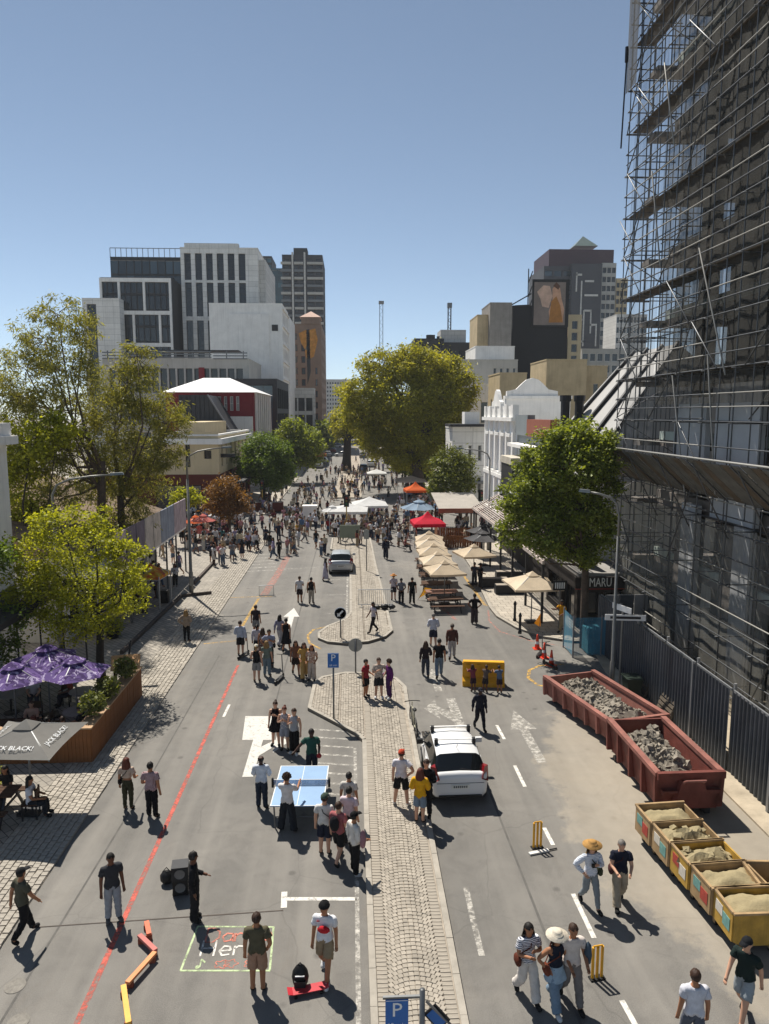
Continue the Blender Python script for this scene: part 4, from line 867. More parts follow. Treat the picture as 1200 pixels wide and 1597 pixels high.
MB().box(3.5, 9, BY0 - BY1, -5, .06, 3.6 + NFL * FLH + 1).build('lift_core', DCON, tw)
# white plastered panels on the facade (storeys 3-4) and ground storey piers
WSH = M('white_sheeting', '#b9bcc0', .7, .12, .5, .4, 2.5)
for y0, y1, z0, z1 in ((30.4, 33.4, 8.2, 11.9), (26.3, 29.6, 6.9, 12.4), (22.6, 24.3, 8.0, 12.0), (30.8, 32.2, .1, 7.2), (26.4, 27.6, .1, 6.8)):
    MB().box(-.55, -.3, y0 - BY1, y1 - BY1, z0, z1).build('plastered_panel', WSH, tw)
for j in range(5): y = BY1 - 3.4 - j * 4.4; MB().box(-.3, .49, y - BY1 - .45, y - BY1 + .45, .06, 6.7).build('pier', SLABM, tw)
# ---- scaffold
sc = thing('scaffold', 'tube scaffold with nets and catch fan wrapped round the concrete tower', 'scaffold', (13.2, 37.4, 0))
STEEL = M('scaffold_steel', '#5a5c5f', .45, .25, 6, metal=.7); RUST = M('galvanised_tube', '#8f8d88', .5, .2, 6, metal=.3); OX, OY = 13.2, 37.4
cyl = MB().tube([(0, 0, 0), (0, 0, 1)], .027, 6).mesh('scaffold_tube', STEEL, True); cyl2 = MB().tube([(0, 0, 0), (0, 0, 1)], .027, 6).mesh('scaffold_tube_light', RUST, True)
def tubeo(name, a, b, light=False, k=1.0):
    a, b = Vector(a), Vector(b); d = b - a
    o = bpy.data.objects.new(name, cyl2 if light else cyl); COL.objects.link(o); o.parent = sc
    o.location = (a.x - OX, a.y - OY, a.z); o.rotation_euler = d.to_track_quat('Z', 'Y').to_euler(); o.scale = (k, k, d.length); return o
TOP = 40.0; ys = [37.4 - 2.3 * i for i in range(13)]
for i, y in enumerate(ys):
    for x in (13.2, 14.3):
        tubeo('standard', (x, y, .06), (x, y, TOP + random.uniform(-.6, 1.2)))
for i in range(12): tubeo('standard', (13.24, ys[i] - 1.15, 7.4), (13.24, ys[i] - 1.15, TOP))
lifts = [.9 + 2.0 * i for i in range(20)]
for k, z in enumerate(lifts):
    for j in range(3):
        ya, yb = ys[j * 4], ys[j * 4 + 4]
        for dz, lt in ((0, False), (.55, (k + j) % 3 == 0), (1.05, (k + j) % 2 == 0)): tubeo('ledger', (13.17, ya + .12, z + dz), (13.17, yb - .12, z + dz), lt)
        if k % 2: tubeo('inner_ledger', (14.33, ya + .1, z), (14.33, yb - .1, z))
    for y in ys[::1]: tubeo('transom', (13.05, y, z - .06), (14.6, y, z - .06))
for k in range(0, 19, 2):                                    # facade braces
    for j in range(0, 12, 3):
        if (k // 2 + j) % 2 == 0: tubeo('brace', (13.1, ys[j], lifts[k]), (13.1, ys[j + 1], lifts[k] + 4.0))
for k in range(26):                                         # odd tubes, poles and loose boards left on the lifts
    q = random.uniform(14, 36); z = random.choice(lifts[3:18]); tubeo('spare_tube', (13.5 + random.uniform(0, .5), q, z + .1), (13.6, q - random.uniform(1.5, 4), z + random.choice((.1, .1, 1.6))), k % 3 == 0)
for k in range(18):
    q = random.uniform(14, 36); z = random.choice(lifts[4:18]); tubeo('raker', (13.1, q, z), (13.1, q + random.choice((-2.3, 2.3)), z + 2.0))
for y, z0, y2, z1 in ((33.0, 26.2, 31.6, 22.4), (28.8, 17.6, 26.2, 12.6), (33.8, 22.0, 32.4, 17.6), (27.6, 13.4, 26.4, 8.2), (30.6, 12.8, 28.9, 8.0)): tubeo('loose_tube', (12.98, y, z0), (12.98, y2, z1), True, 1.3)
# return bay round the far corner: dense lattice against the sky
for i in range(4):
    x = 13.2 + .02 + i * 1.15
    for y in (36.35, 37.42):
        if i or y < 37: tubeo('return_standard', (x, y + .02, .06), (x, y + .02, TOP))
for z in [.9 + 1.0 * i for i in range(39)]:
    tubeo('return_ledger', (13.1, 37.46, z), (16.9, 37.46, z))
    if int(z) % 2 == 0: tubeo('return_ledger', (13.1, 36.31, z), (16.9, 36.31, z))
for k in range(19):
    s_ = k % 2; tubeo('return_brace', (13.2 if s_ else 16.6, 37.5, 1 + k * 2), (16.6 if s_ else 13.2, 37.5, 3 + k * 2)); tubeo('return_brace', (13.14, 37.3 if s_ else 35.1, 1 + k * 2), (13.14, 35.1 if s_ else 37.3, 3 + k * 2))
BRDM = M('scaffold_board', '#5f5446', .9, .25, 3)
for k in range(4, 20, 2):                                   # decks
    z = lifts[k] - .02
    for j in range(6): MB().box(.15, 1.05, ys[j * 2] - OY - 4.55, ys[j * 2] - OY - .05, z + .02, z + .06).build('deck_board', BRDM, sc)
# catch fan: boards tilted outward
zf = 9.2
for i in range(44):
    y = 38.2 - i * .62
    if 0 <= i < 44: MB().add([(.1, -.27, zf - 1.15), (.1, .27, zf - 1.15), (-1.55, .27, zf + .35), (-1.55, -.27, zf + .35), (.1, -.27, zf - 1.19), (.1, .27, zf - 1.19), (-1.55, .27, zf + .31), (-1.55, -.27, zf + .31)], [(0, 1, 2, 3), (7, 6, 5, 4), (0, 3, 7, 4), (1, 5, 6, 2), (2, 6, 7, 3), (0, 4, 5, 1)]).build('fan_board', (M('fan_board_grey', '#62615c', .9, .25, 3) if i % 3 else BRDM), sc, (0, y - OY, random.uniform(-.03, .03)))
    if i % 5 == 0: tubeo('fan_strut', (13.25, y, zf - 2.6), (11.75, y, zf + .22)); tubeo('fan_strut', (13.3, y + .2, zf - 1.25), (11.6, y + .2, zf + .3))
tubeo('fan_rail', (11.62, 38.4, zf + .42), (11.62, 10.8, zf + .42), True, 1.4); tubeo('fan_rail', (13.2, 38.4, zf - 1.05), (13.2, 10.8, zf - 1.05), True)
# shade nets
def net_mat(name, hexc, dens):
    m, nt, b = _new(name); b.inputs['Base Color'].default_value = (*C(hexc), 1); b.inputs['Roughness'].default_value = .9
    tr = N(nt, 'ShaderNodeBsdfTransparent'); mx = N(nt, 'ShaderNodeMixShader')
    a = noise(nt, .9, 5, .7, vec=mapping(nt, (.5, 2.2, .12))); f = ramp(nt, a, [(.25, (dens - .22,)), (.75, (min(1, dens + .22),))])
    nt.links.new(f, mx.inputs[0]); nt.links.new(tr.outputs[0], mx.inputs[1]); nt.links.new(b.outputs[0], mx.inputs[2])
    nt.links.new(mx.outputs[0], nt.nodes['Material Output'].inputs[0]); MATS[name] = m; return m
NETD = net_mat('dark_shade_net', '#353430', .56); NETL = net_mat('pale_shade_net', '#82817b', .42); NETT = net_mat('torn_net', '#26282a', .85)
def net(y0, y1, z0, z1, x, mat, n=8):
    m = MB(); k = 6; nz = max(3, int((z1 - z0) / 1.5))
    vs = [(x - OX + .035 * math.sin(i * 1.9 + j * .7) * (1 if 0 < j < nz else .3), y0 + (y1 - y0) * i / n - OY, z0 + (z1 - z0) * j / nz) for j in range(nz + 1) for i in range(n + 1)]
    m.add(vs, [(j * (n + 1) + i, j * (n + 1) + i + 1, (j + 1) * (n + 1) + i + 1, (j + 1) * (n + 1) + i) for j in range(nz) for i in range(n)]); m.build('shade_net', mat, sc, smooth=True)
for y0, y1 in ((10, 15.2), (15.3, 19.8), (19.9, 24.4), (24.5, 28.9), (29.0, 33.4)): net(y1, y0, 11.6, 40, 13.42, NETD); net(y1, y0, 12.4, 40, 14.15, NETD)
for y0, y1 in ((10, 17), (17.1, 23), (23.1, 29), (29.1, 36.9)): net(y1, y0, .5, 7.0, 13.42, NETL)
net(37.3, 33.5, 9, 40, 13.42, net_mat('thin_net', '#565a5e', .24)); net(37.6, 36.2, 26.8, 33.2, 13.0, NETT, 6); net(34.8, 33.8, 29.6, 33.6, 13.3, NETT, 6)
m = MB(); m.tube([(13.0 - OX, .25, 28.3), (12.9 - OX, .25, 24.3)], .04, 6); m.tube([(13.0 - OX, .25, 28.3), (13.0 - OX, .25, 29.0)], .09, 6); m.build('gin_pole', METD, sc)
sc.location[0] += .65; tw.location[0] += .65
# ---- corrugated steel hoarding
hd = thing('hoarding_fence', 'dark corrugated steel hoarding in front of the scaffold', 'fence', (11.75, 33, .06)); SHT = M('dark_steel_sheet', '#4a5058', .4, .25, 1.5, metal=.4, streak=.3); PST = M('fence_post_steel', '#8b8d90', .5, .15, 4, metal=.5)
def corr(L, H_, n):
    m = MB(); vs = []; prof = []
    for i in range(n):
        y = L * i / n; w = L / n; prof += [(0, y), (0, y + w * .55), (-.045, y + w * .68), (-.045, y + w * .92)]
    prof.append((0, L)); k = len(prof)
    m.add([(x, y, 0) for x, y in prof] + [(x, y, H_) for x, y in prof], [(i, k + i, k + i + 1, i + 1) for i in range(k - 1)]); return m.mesh('fence_panel', SHT)
cm = corr(2.36, 2.65, 11)
for i in range(9):
    y = -2.4 * (i + 1) - .0
    x = -.12 * math.sin(i * .7); put('panel', cm, hd, (x, y + .02, random.uniform(0, .04)), random.uniform(-.012, .012))
    MB().box(.08, .16, y - .04, y + .04, 0, 2.85).build('post', PST, hd)
    if i % 2: MB().box(-.1, -.05, y - .05, y + .05, 0, 2.75).build('cover_strip', PST, hd)
    MB().box(.02, .07, y + .05, y + 2.33, 2.6, 2.68).build('top_rail', PST, hd)
for y, z in ((-7.9, 1.5), (-15.4, 1.5), (-7.1, 1.6)): MB().box(-.085, -.07, y - .22, y + .22, z, z + .55).build('notice', FRM, hd)
for k in range(5): MB().box(.0 + .3 + k * .7, .96 + k * .7, .02, .06, .0, 2.6).build('return_panel', SHT if k % 2 else PST, hd)

# ================================================================== SKIPS AND CONTAINERS
RUS = M('red_container_paint', '#6f3b33', .65, .4, 1.6, .2, 20, streak=.45); RUSL = M('faded_red_paint', '#8f5e54', .7, .35, 1.2, .2, 20, streak=.5); INR = M('container_inside', '#7a7065', .9, .3, 1.8, streak=.3)
SND = M('damp_sand', '#94886a', .95, .18, 3, .6, 18); RUB = M('rubble', '#948c80', .95, .28, 5, .6, 12, island=.35)
def container(label, x, y, rz, L, W, Hh, pm, hook):
    """long roll-off container; local y runs along its length, near end at -L/2"""
    t = thing('roll_off_container', label, 'container', (x, y, .0), rz, 'roll-off containers'); fl = .35
    l2, w2 = L / 2, W / 2; T = .07
    MB().box(-w2, w2, -l2, l2, .22, fl).build('floor', pm, t)
    for s in (-1, 1):
        MB().add([(s * w2, -l2, fl), (s * w2, l2, fl), (s * (w2 + .12), l2, Hh), (s * (w2 + .12), -l2, Hh), (s * (w2 - T), -l2, fl), (s * (w2 - T), l2, fl), (s * (w2 + .12 - T), l2, Hh), (s * (w2 + .12 - T), -l2, Hh)],
                 [(0, 1, 2, 3), (7, 6, 5, 4), (3, 2, 6, 7), (0, 3, 7, 4), (1, 5, 6, 2)]).build('side_wall', [pm], t)
        MB().box(s * (w2 + .1) - .09, s * (w2 + .1) + .09, -l2, l2, Hh + .002, Hh + .12).build('top_rail', RUSL, t)
        n = int(L / .75)
        for i in range(n + 1):
            yy = -l2 + .05 + i * (L - .1) / n
            MB().add([(s * (w2 + .002), yy - .05, fl - .1), (s * (w2 + .16), yy - .05, fl - .1), (s * (w2 + .2), yy - .05, Hh), (s * (w2 + .122), yy - .05, Hh), (s * (w2 + .002), yy + .05, fl - .1), (s * (w2 + .16), yy + .05, fl - .1), (s * (w2 + .2), yy + .05, Hh), (s * (w2 + .122), yy + .05, Hh)],
                     [(0, 1, 2, 3), (7, 6, 5, 4), (1, 5, 6, 2), (0, 3, 7, 4), (0, 4, 5, 1)]).build('side_rib', pm, t)
        MB().box(s * .55 - .08, s * .55 + .08, -l2, l2, .06, .218).build('skid', METD, t)
        for yy in (-l2 + .4, l2 - .4): MB().tube([(s * .75 - .1, yy, .1), (s * .75 + .1, yy, .1)], .1, 10).build('roller', METD, t)
    for e in (-1, 1): MB().box(-w2 - .1, w2 + .1, min(e * l2, e * (l2 - T)), max(e * l2, e * (l2 - T)), fl, Hh + (.12 if e < 0 else .06)).build('end_wall', pm, t)
    MB().box(-w2 + .08, w2 - .08, -l2 + .08, l2 - .08, fl + .002, fl + .02).build('lining', INR, t)
    MB().box(-w2 - .16, w2 + .16, -l2 - .12, -l2 - .003, Hh - .05, Hh + .15).build('end_beam', pm, t)
    if hook:
        MB().add([(-.55, -l2 - .004, fl), (.55, -l2 - .004, fl), (.3, -l2 - .004, Hh - .06), (-.3, -l2 - .004, Hh - .06), (-.55, -l2 - .2, fl), (.55, -l2 - .2, fl), (.3, -l2 - .2, Hh - .06), (-.3, -l2 - .2, Hh - .06)], [(4, 5, 6, 7), (0, 4, 7, 3), (1, 2, 6, 5), (3, 7, 6, 2), (0, 1, 5, 4)]).build('hook_frame', pm, t)
        MB().tube([(-.28, -l2 - .2, Hh - .1), (-.28, -l2 - .34, Hh + .02), (.28, -l2 - .34, Hh + .02), (.28, -l2 - .2, Hh - .1)], .035, 6).build('hook_bar', RUSL, t)
        MB().box(-w2 - .02, w2 + .02, -l2 - .16, -l2 - .003, Hh * .62, Hh * .62 + .1).build('cross_beam', pm, t)
    return t
def heap(name, label, cat_, x, y, rz, L, W, z0, zmax, mat, seed, chunks=0, cw=.22, slope=0.0):
    r_ = np.random.default_rng(seed); nx, ny = 14, int(14 * L / W); m = MB(); vs = []
    ph = r_.uniform(0, 6, 8)
    for j in range(ny + 1):
        for i in range(nx + 1):
            u, v_ = i / nx, j / ny; e = min(u, 1 - u, (v_) * L / W, (1 - v_) * L / W) * 2
            z = z0 + (zmax - z0) * (min(1, e * 1.8) ** .6) * (.62 + .16 * math.sin(u * 7 + ph[0]) * math.sin(v_ * 9 + ph[1]) + .14 * math.sin(v_ * 17 + ph[2] + u * 5) + slope * (v_ - .5)) + r_.uniform(-.02, .02)
            vs.append(((u - .5) * W, (v_ - .5) * L, z))
    m.add(vs, [(j * (nx + 1) + i, j * (nx + 1) + i + 1, (j + 1) * (nx + 1) + i + 1, (j + 1) * (nx + 1) + i) for j in range(ny) for i in range(nx)])
    for k in range(chunks):
        i = r_.integers(0, len(vs)); p = vs[i]; s = cw * r_.uniform(.3, 1.0) * (1 if r_.random() > .15 else 1.6); o = len(m.v)
        q = Matrix.Translation((p[0] * .92, p[1] * .94, p[2] + s * .15)) @ Matrix.Rotation(r_.uniform(0, 6), 4, Vector(r_.normal(size=3)).normalized())
        c8 = [Vector((sx * s * r_.uniform(.3, .6), sy * s * r_.uniform(.3, .6), sz * s * r_.uniform(.2, .5))) for sx, sy, sz in ((-1, -1, -1), (1, -1, -1), (1, 1, -1), (-1, 1, -1), (-1, -1, 1), (1, -1, 1), (1, 1, 1), (-1, 1, 1))]
        m.add([q @ c for c in c8], [(0, 3, 2, 1), (4, 5, 6, 7), (0, 1, 5, 4), (1, 2, 6, 5), (2, 3, 7, 6), (3, 0, 4, 7)])
    o = m.build(name, mat, None, (x, y, 0), rz, not chunks); o['kind'] = 'stuff'; o['label'] = label; o['category'] = cat_; return o
c2x, c2y = 9.36, 20.45
container('red roll-off container with hook bar, the nearer one half full of rubble', c2x, c2y, R(1), 3.7, 1.62, 1.2, RUS, True)
heap('rubble_heap', 'grey broken rubble in the nearer red container', 'rubble', c2x, c2y + .35, R(1), 2.8, 1.5, .5, 1.3, RUB, 4, 700, .16, .3)
c1x, c1y = 9.15, 25.1
container('low dark red roll-off container by the tree, filled with rubble', c1x, c1y, R(14), 4.5, 1.95, .9, RUSL, False)
heap('rubble_heap', 'pale rubble heaped in the low dark red container', 'rubble', c1x, c1y, R(14), 4.2, 1.8, .4, 1.15, RUB, 5, 800, .15)
YEL = M('yellow_skip_paint', '#ad8a3c', .6, .3, 2.2, .2, 20, streak=.5); YELD = M('worn_skip_paint', '#9f8562', .7, .35, 1.6, .2, 20, streak=.5)
GRF = [M('spray_red', '#a8453a', .7, .3, 6), M('spray_teal', '#6d9a94', .7, .3, 6), M('spray_white', '#c9c3b8', .7, .2, 6)]
def skip_proto(pm, lab, x, y, rz):
    t = thing('sand_skip', lab, 'skip', (x, y, .0), rz, 'small sand skips'); Wd, L, Hh = 2.0, 1.15, 1.18
    a = Wd / 2
    # side profile in x-z: left end slopes, like a small tipping skip
    for s in (-1, 1):
        pts = [(-a, 1.18), (-a, .42), (-a + .3, .3), (a - .5, .3), (a, .75), (a, 1.18)]
        n = len(pts); m = MB(); yy = s * L / 2; T = .05 * s
        m.add([(p, yy, q) for p, q in pts] + [(p, yy - T, q) for p, q in pts], [list(range(n)) if s < 0 else list(range(n))[::-1], list(range(n, 2 * n))[::-1] if s < 0 else list(range(n, 2 * n))] + [(i, (i + 1) % n, n + (i + 1) % n, n + i) for i in range(n)]); m.build('side_plate', pm, t)
        MB().box(-a - .03, a + .03, yy - .04, yy + .04, Hh + .001, Hh + .06).build('rim', YELD, t)
    MB().box(-a - .03, -a + .03, -L / 2 + .05, L / 2 - .05, .4, Hh).build('end_plate', pm, t); MB().box(-a - .05, -a + .04, -L / 2 + .05, L / 2 - .05, Hh + .001, Hh + .06).build('rim', YELD, t)
    MB().box(a - .03, a + .03, -L / 2 + .05, L / 2 - .05, .72, Hh).build('end_plate', pm, t)
    MB().box(-a + .2, a - .4, -L / 2 + .06, L / 2 - .06, .28, .33).build('floor', METD, t)
    for sx in (-.7, .35):
        for s in (-1, 1): MB().box(sx - .06, sx + .06, s * .4 - .06, s * .4 + .06, .09, .3).build('leg', YELD, t); MB().tube([(sx - .05, s * .4, .09), (sx + .05, s * .4, .09)], .09, 8).build('castor', METD, t)
    return t
sk0 = None; order = ('farthest', 'second farthest', 'middle', 'second nearest', 'nearest'); look = ('green and red spray marks', 'pink and white spray marks', 'blue spray patch', 'scuffed pale side', 'clean yellow end')
for k in range(5):
    gy = 17.35 - k * .86; x = 8.05 + .09 * k; 
    p = skip_proto(YEL if k in (2, 4) else YELD, '%s yellow sand skip in the row, %s' % (order[k], look[k]), x + .1, gy - .15, R(4 if k < 4 else 0)); p.scale = (.66, .74, .8)
    for q in range(2): MB().box(-1.045, -1.032, -.4 + q * .4, -.02 + q * .4, .6 + .15 * q, .95 + .1 * q).build('spray_mark', GRF[(k + q) % 3], p)
    heap('sand_heap', 'damp sand filling the %s skip of the row' % order[k], 'sand', x + .1, gy - .15, R(4 if k < 4 else 0), .8, 1.26, .75, 1.1, SND, 20 + k, 0 if k not in (1, 2) else 14, .16)
p = skip_proto(YELD, 'worn sand skip standing behind the row at the right edge', 9.6, 14.6, R(-4)); p.scale = (.66, .74, .8); MB().box(-1.045, -1.032, -.3, .3, .6, 1.0).build('spray_mark', GRF[0], p)
heap('sand_heap', 'sand in the skip at the right edge', 'sand', 9.6, 14.6, R(-4), .74, 1.2, .35, .66, SND, 31)
# pallets leaning on the hoarding, bin, blue netting round the tree
PLT = M('grey_pallet_wood', '#5f564b', .9, .25, 4)
for k, (x, y, lab, rz) in enumerate(((11.45, 27.3, 'wooden pallet leaning on the hoarding, the farther of two', R(-90)), (11.4, 25.0, 'wooden pallet leaning on the hoarding, the nearer of two', R(-90)))):
    t = thing('pallet', lab, 'pallet', (x, y, .06), rz, 'pallets at the hoarding'); ta = R(18)
    for i in range(7): z = .05 + i * .17; MB().obox((0, z * math.sin(ta), .06 + z * math.cos(ta)), (1.1, .03, .11), 0, 0, -ta).build('slat', PLT, t)
    for s in (-.5, 0, .5): MB().bar((s, .05 - .0, .03), (s, .05 + 1.2 * math.sin(ta), .03 + 1.2 * math.cos(ta)), .09, .08).build('bearer', PLT, t)
t = thing('wheelie_bin', 'dark green bin between the lamp post and the pallets', 'bin', (11.05, 27.0, .06)); MB().add([(-.22, -.25, .05), (.22, -.25, .05), (.22, .25, .05), (-.22, .25, .05), (-.3, -.33, .8), (.3, -.33, .8), (.3, .33, .8), (-.3, .33, .8)], [(0, 3, 2, 1), (4, 5, 6, 7), (0, 1, 5, 4), (1, 2, 6, 5), (2, 3, 7, 6), (3, 0, 4, 7)]).build('body', M('dark_green_plastic', '#1f2c24', .5), t); MB().box(-.33, .33, -.37, .37, .802, .86).build('lid', M('dark_green_plastic', '#1f2c24'), t)
bt = thing('blue_net_screen', 'blue mesh screen on poles round the foot of the right tree', 'screen', (11.2, 32.6, .0)); NB = net_mat('blue_net', '#4f8aa3', .62)
for (xa, ya, xb, yb) in ((-1.0, -.7, 1.6, -.7), (-1.0, .8, -1.0, -.7), (1.6, -.7, 1.6, .8)): MB().add([(xa, ya, .1), (xb, yb, .1), (xb, yb, 1.9), (xa, ya, 1.9)], [(0, 1, 2, 3)]).build('net', NB, bt)
for xa, ya in ((-1.0, -.7), (1.6, -.7), (-1.0, .8), (1.6, .8), (.3, -.7)): MB().box(xa - .03, xa + .03, ya - .03, ya + .03, 0, 2.0).build('pole', PST, bt)
MB().box(-.2, 1.4, -.4, .5, .06, 1.2).build('wrapped_crate', M('teal_wrap', '#3f7f8f', .5, .25, 3, .5, 8), bt)
# ================================================================== TREES
BARK = M('grey_bark', '#5a4d42', .95, .3, 6, .6, 20); BARKP = M('pale_bark', '#8a7d70', .9, .3, 4, .5, 16); BARKD = M('dark_bark', '#35302b', .95, .3, 6, .6, 20)
def leaves(pts, L, Wd, droop, r_):
    n = len(pts); d = r_.normal(size=(n, 3)); d[:, 2] = d[:, 2] * .6 - droop; d /= np.linalg.norm(d, axis=1)[:, None]
    s = np.cross(d, r_.normal(size=(n, 3))); s /= np.linalg.norm(s, axis=1)[:, None]
    l = L * np.exp(r_.normal(0, .38, n))[:, None]; w = Wd * r_.uniform(.6, 1.3, n)[:, None]
    nn = np.cross(d, s) * (l * .12)
    v = np.stack([pts, pts + d * l * .45 + s * w + nn, pts + d * l, pts + d * l * .45 - s * w + nn], 1).reshape(-1, 3)
    return v
def leaf_mesh(name, v, mat):
    n = len(v) // 4; me = bpy.data.meshes.new(name); me.vertices.add(len(v)); me.vertices.foreach_set('co', v.astype(np.float32).ravel())
    me.loops.add(n * 4); me.loops.foreach_set('vertex_index', np.arange(n * 4, dtype=np.int32)); me.polygons.add(n)
    me.polygons.foreach_set('loop_start', np.arange(0, n * 4, 4, dtype=np.int32)); me.materials.append(mat); me.update(calc_edges=True); return me
def tree(name, label, base, trunk_h, trunk_r, clumps, nleaf, L, Wd, droop, mat, bark, seed, lean=(0, 0), spread=.3, nsub=26, cat='tree', forks=None):
    """clumps: (x,y,z,rx,ry,rz) in world metres"""
    r_ = np.random.default_rng(seed); t = thing(name, label, cat, base); b = np.array(base)
    tb = MB(); top = np.array([lean[0], lean[1], trunk_h])
    P = [np.array([0, 0, -.05]), np.array([lean[0] * .2 + r_.normal() * .05, lean[1] * .2, trunk_h * .33]), np.array([lean[0] * .6 + r_.normal() * .08, lean[1] * .6 + r_.normal() * .08, trunk_h * .68]), top]
    tb.tube(P, [trunk_r * 1.35, trunk_r, trunk_r * .9, trunk_r * .75], 10)
    cl = np.array([[c[0] - b[0], c[1] - b[1], c[2] - b[2], c[3], c[4], c[5]] for c in clumps]); vol = cl[:, 3] * cl[:, 4] * cl[:, 5]; share = vol ** .75; share /= share.sum(); allp = []
    for c, sh in zip(cl, share):
        cen = c[:3]; rad = c[3:]
        st = P[2] + (top - P[2]) * r_.uniform(.2, 1.0); mid = (st + cen) / 2 + np.array([0, 0, -.08 * np.linalg.norm(cen - st)]) + r_.normal(size=3) * .1 * np.linalg.norm(cen - st)
        r0 = trunk_r * .5 * min(1, (vol.max() and (c[3] * c[4] * c[5] / vol.max()) ** .3)); tb.tube([st, st + (mid - st) * .5 + r_.normal(size=3) * .05, mid, cen], [r0, r0 * .8, r0 * .6, r0 * .3], 6)
        k = max(4, int(nsub * (sh * len(cl)) ** .7))
        u = r_.normal(size=(k, 3)); u /= np.linalg.norm(u, axis=1)[:, None]; q = cen + u * rad * (r_.uniform(.25, 1.0, k) ** .5)[:, None]
        for p in q:
            if r_.random() < .45: tb.tube([cen + (p - cen) * .15, cen + (p - cen) * .6 + r_.normal(size=3) * .1, p], [r0 * .3, r0 * .18, r0 * .07], 4, cap=False)
        m = int(nleaf * sh); idx = r_.integers(0, k, m); sg = spread * rad.mean()
        off = r_.normal(size=(m, 3)) * sg * np.array([1, 1, .72]) * r_.uniform(.55, 1.25, k)[idx][:, None]
        allp.append(q[idx] + off)
    tb.build('trunk', bark, t, smooth=True)
    o = put('crown', leaf_mesh('crown', leaves(np.concatenate(allp), L, Wd, droop, r_), mat), t); return t
def clumps_px(lst, Y):
    """clump outlines read off the photo: (px, py, rx_px, ry_px, depth offset)"""
    o = []
    for q in lst:
        x, y, rx, ry = q[:4]; dy = q[4] if len(q) > 4 else 0.0; yy = Y + dy; X, Z = A(x, y, yy); k = yy / F * 1.02
        o.append((X, yy, Z, rx * k, max(rx, ry) * k * .85, ry * k))
    return o
LF_Y = leaf_mat('leaf_yellow_green', '#636e1c', '#b3b63c', .55); LF_E = leaf_mat('leaf_eucalypt', '#50572f', '#9c9951', .48); LF_D = leaf_mat('leaf_dark_green', '#3a481d', '#97a44a', .45); LF_B = leaf_mat('leaf_big_tree', '#5d6620', '#b5b045', .5); LF_BR = leaf_mat('leaf_brown', '#5a3d20', '#8f6a3c', .4); LF_G = leaf_mat('leaf_bright_green', '#34491b', '#768c3c', .4); LF_O = leaf_mat('leaf_olive', '#3a4420', '#7d8440', .35)
# left foreground tree with yellow green leaves
tx, ty = G(160, 1073)
tree('street_tree', 'yellow green leafy tree over the purple umbrellas on the left', (tx, ty, .05), 3.6, .16, clumps_px([(100, 820, 55, 30), (60, 865, 48, 38, .5), (150, 850, 50, 36, -.6), (198, 868, 36, 32), (110, 905, 70, 42, .4), (185, 925, 42, 38, .6), (60, 935, 42, 38, -.5), (120, 965, 55, 34, -.8), (35, 905, 34, 32), (215, 905, 24, 26, .4), (160, 800, 22, 14)], ty), 20000, .12, .04, .15, LF_Y, BARKD, 11, (-.2, .1), .19, 34)
tx, ty = -13.6, 31.0
tree('street_tree', 'young tree with thin pale leaves at the left edge', (-15.2, 26.5, .05), 4.2, .12, clumps_px([(0, 870, 22, 26), (8, 1010, 26, 22), (20, 960, 24, 22)], 27.5), 1800, .14, .05, .2, LF_G, BARKD, 14, (.3, 0), .35, 14)
# tall eucalyptus group
tree('eucalyptus', 'tall feathery eucalyptus with thin top against the sky on the left', (-14.6, 41.5, .05), 8.5, .26, clumps_px([(90, 490, 40, 26), (70, 530, 46, 30, .6), (130, 520, 22, 40, -.5), (40, 575, 50, 34, .4), (110, 580, 54, 42), (20, 620, 46, 40, -.6), (85, 640, 60, 45, .8), (60, 700, 60, 44, -.6), (120, 710, 44, 48, .4), (30, 760, 50, 34, .8), (100, 775, 44, 34, -.6)], 41), 23000, .26, .03, .9, LF_E, BARK, 21, (.6, 0), .2, 30)
tree('eucalyptus', 'second eucalyptus with drooping foliage right of the tall one', (-13.4, 43.5, .05), 7.0, .24, clumps_px([(215, 560, 32, 24), (200, 600, 46, 36), (245, 640, 40, 34, .6), (180, 650, 46, 40, -.5), (265, 660, 30, 26, -.5), (205, 700, 54, 40, .4), (160, 740, 40, 44, -.4), (225, 745, 42, 34, .4), (262, 700, 26, 36), (190, 790, 36, 40, .6), (215, 810, 22, 32, -.5)], 43.5), 22000, .26, .03, .9, LF_E, BARK, 22, (-.3, 0), .2, 32)
tree('street_tree', 'bright green shrubby tree between the eucalyptus trunks', (-17.0, 38, .05), 4.5, .16, clumps_px([(50, 690, 44, 34), (90, 670, 30, 24), (30, 800, 34, 36), (40, 740, 34, 30)], 39), 6000, .2, .07, .2, LF_Y, BARKD, 23, (0, 0), .32, 16)
# big tree in the middle distance
tree('big_tree', 'huge spreading tree dominating the right side of the far street', (9.6, 101, .12), 9.5, .75, clumps_px([(600, 575, 40, 26), (650, 570, 42, 28, -1), (700, 580, 34, 24, 1), (570, 615, 34, 30, -1), (630, 620, 52, 40, -2), (690, 620, 44, 40, 0), (725, 605, 20, 26, 1), (560, 650, 30, 30, 0), (610, 660, 44, 36, 2), (665, 668, 46, 36, -2), (705, 660, 26, 36, 1), (590, 690, 32, 26, 2), (640, 706, 40, 26, 1), (680, 700, 34, 30, -1)], 101), 75000, .36, .1, .55, LF_B, BARK, 31, (-1.5, 0), .21, 60)
tree('median_tree', 'drooping tree with thick dark trunk standing in the far median', (-.9, 141.9, .12), 7.0, .85, clumps_px([(545, 640, 18, 20), (532, 665, 13, 24), (556, 672, 16, 24, 1), (568, 650, 12, 22, 2), (538, 610, 10, 14)], 142), 6000, .55, .13, .8, LF_B, BARKD, 32, (.3, 0), .3, 22)
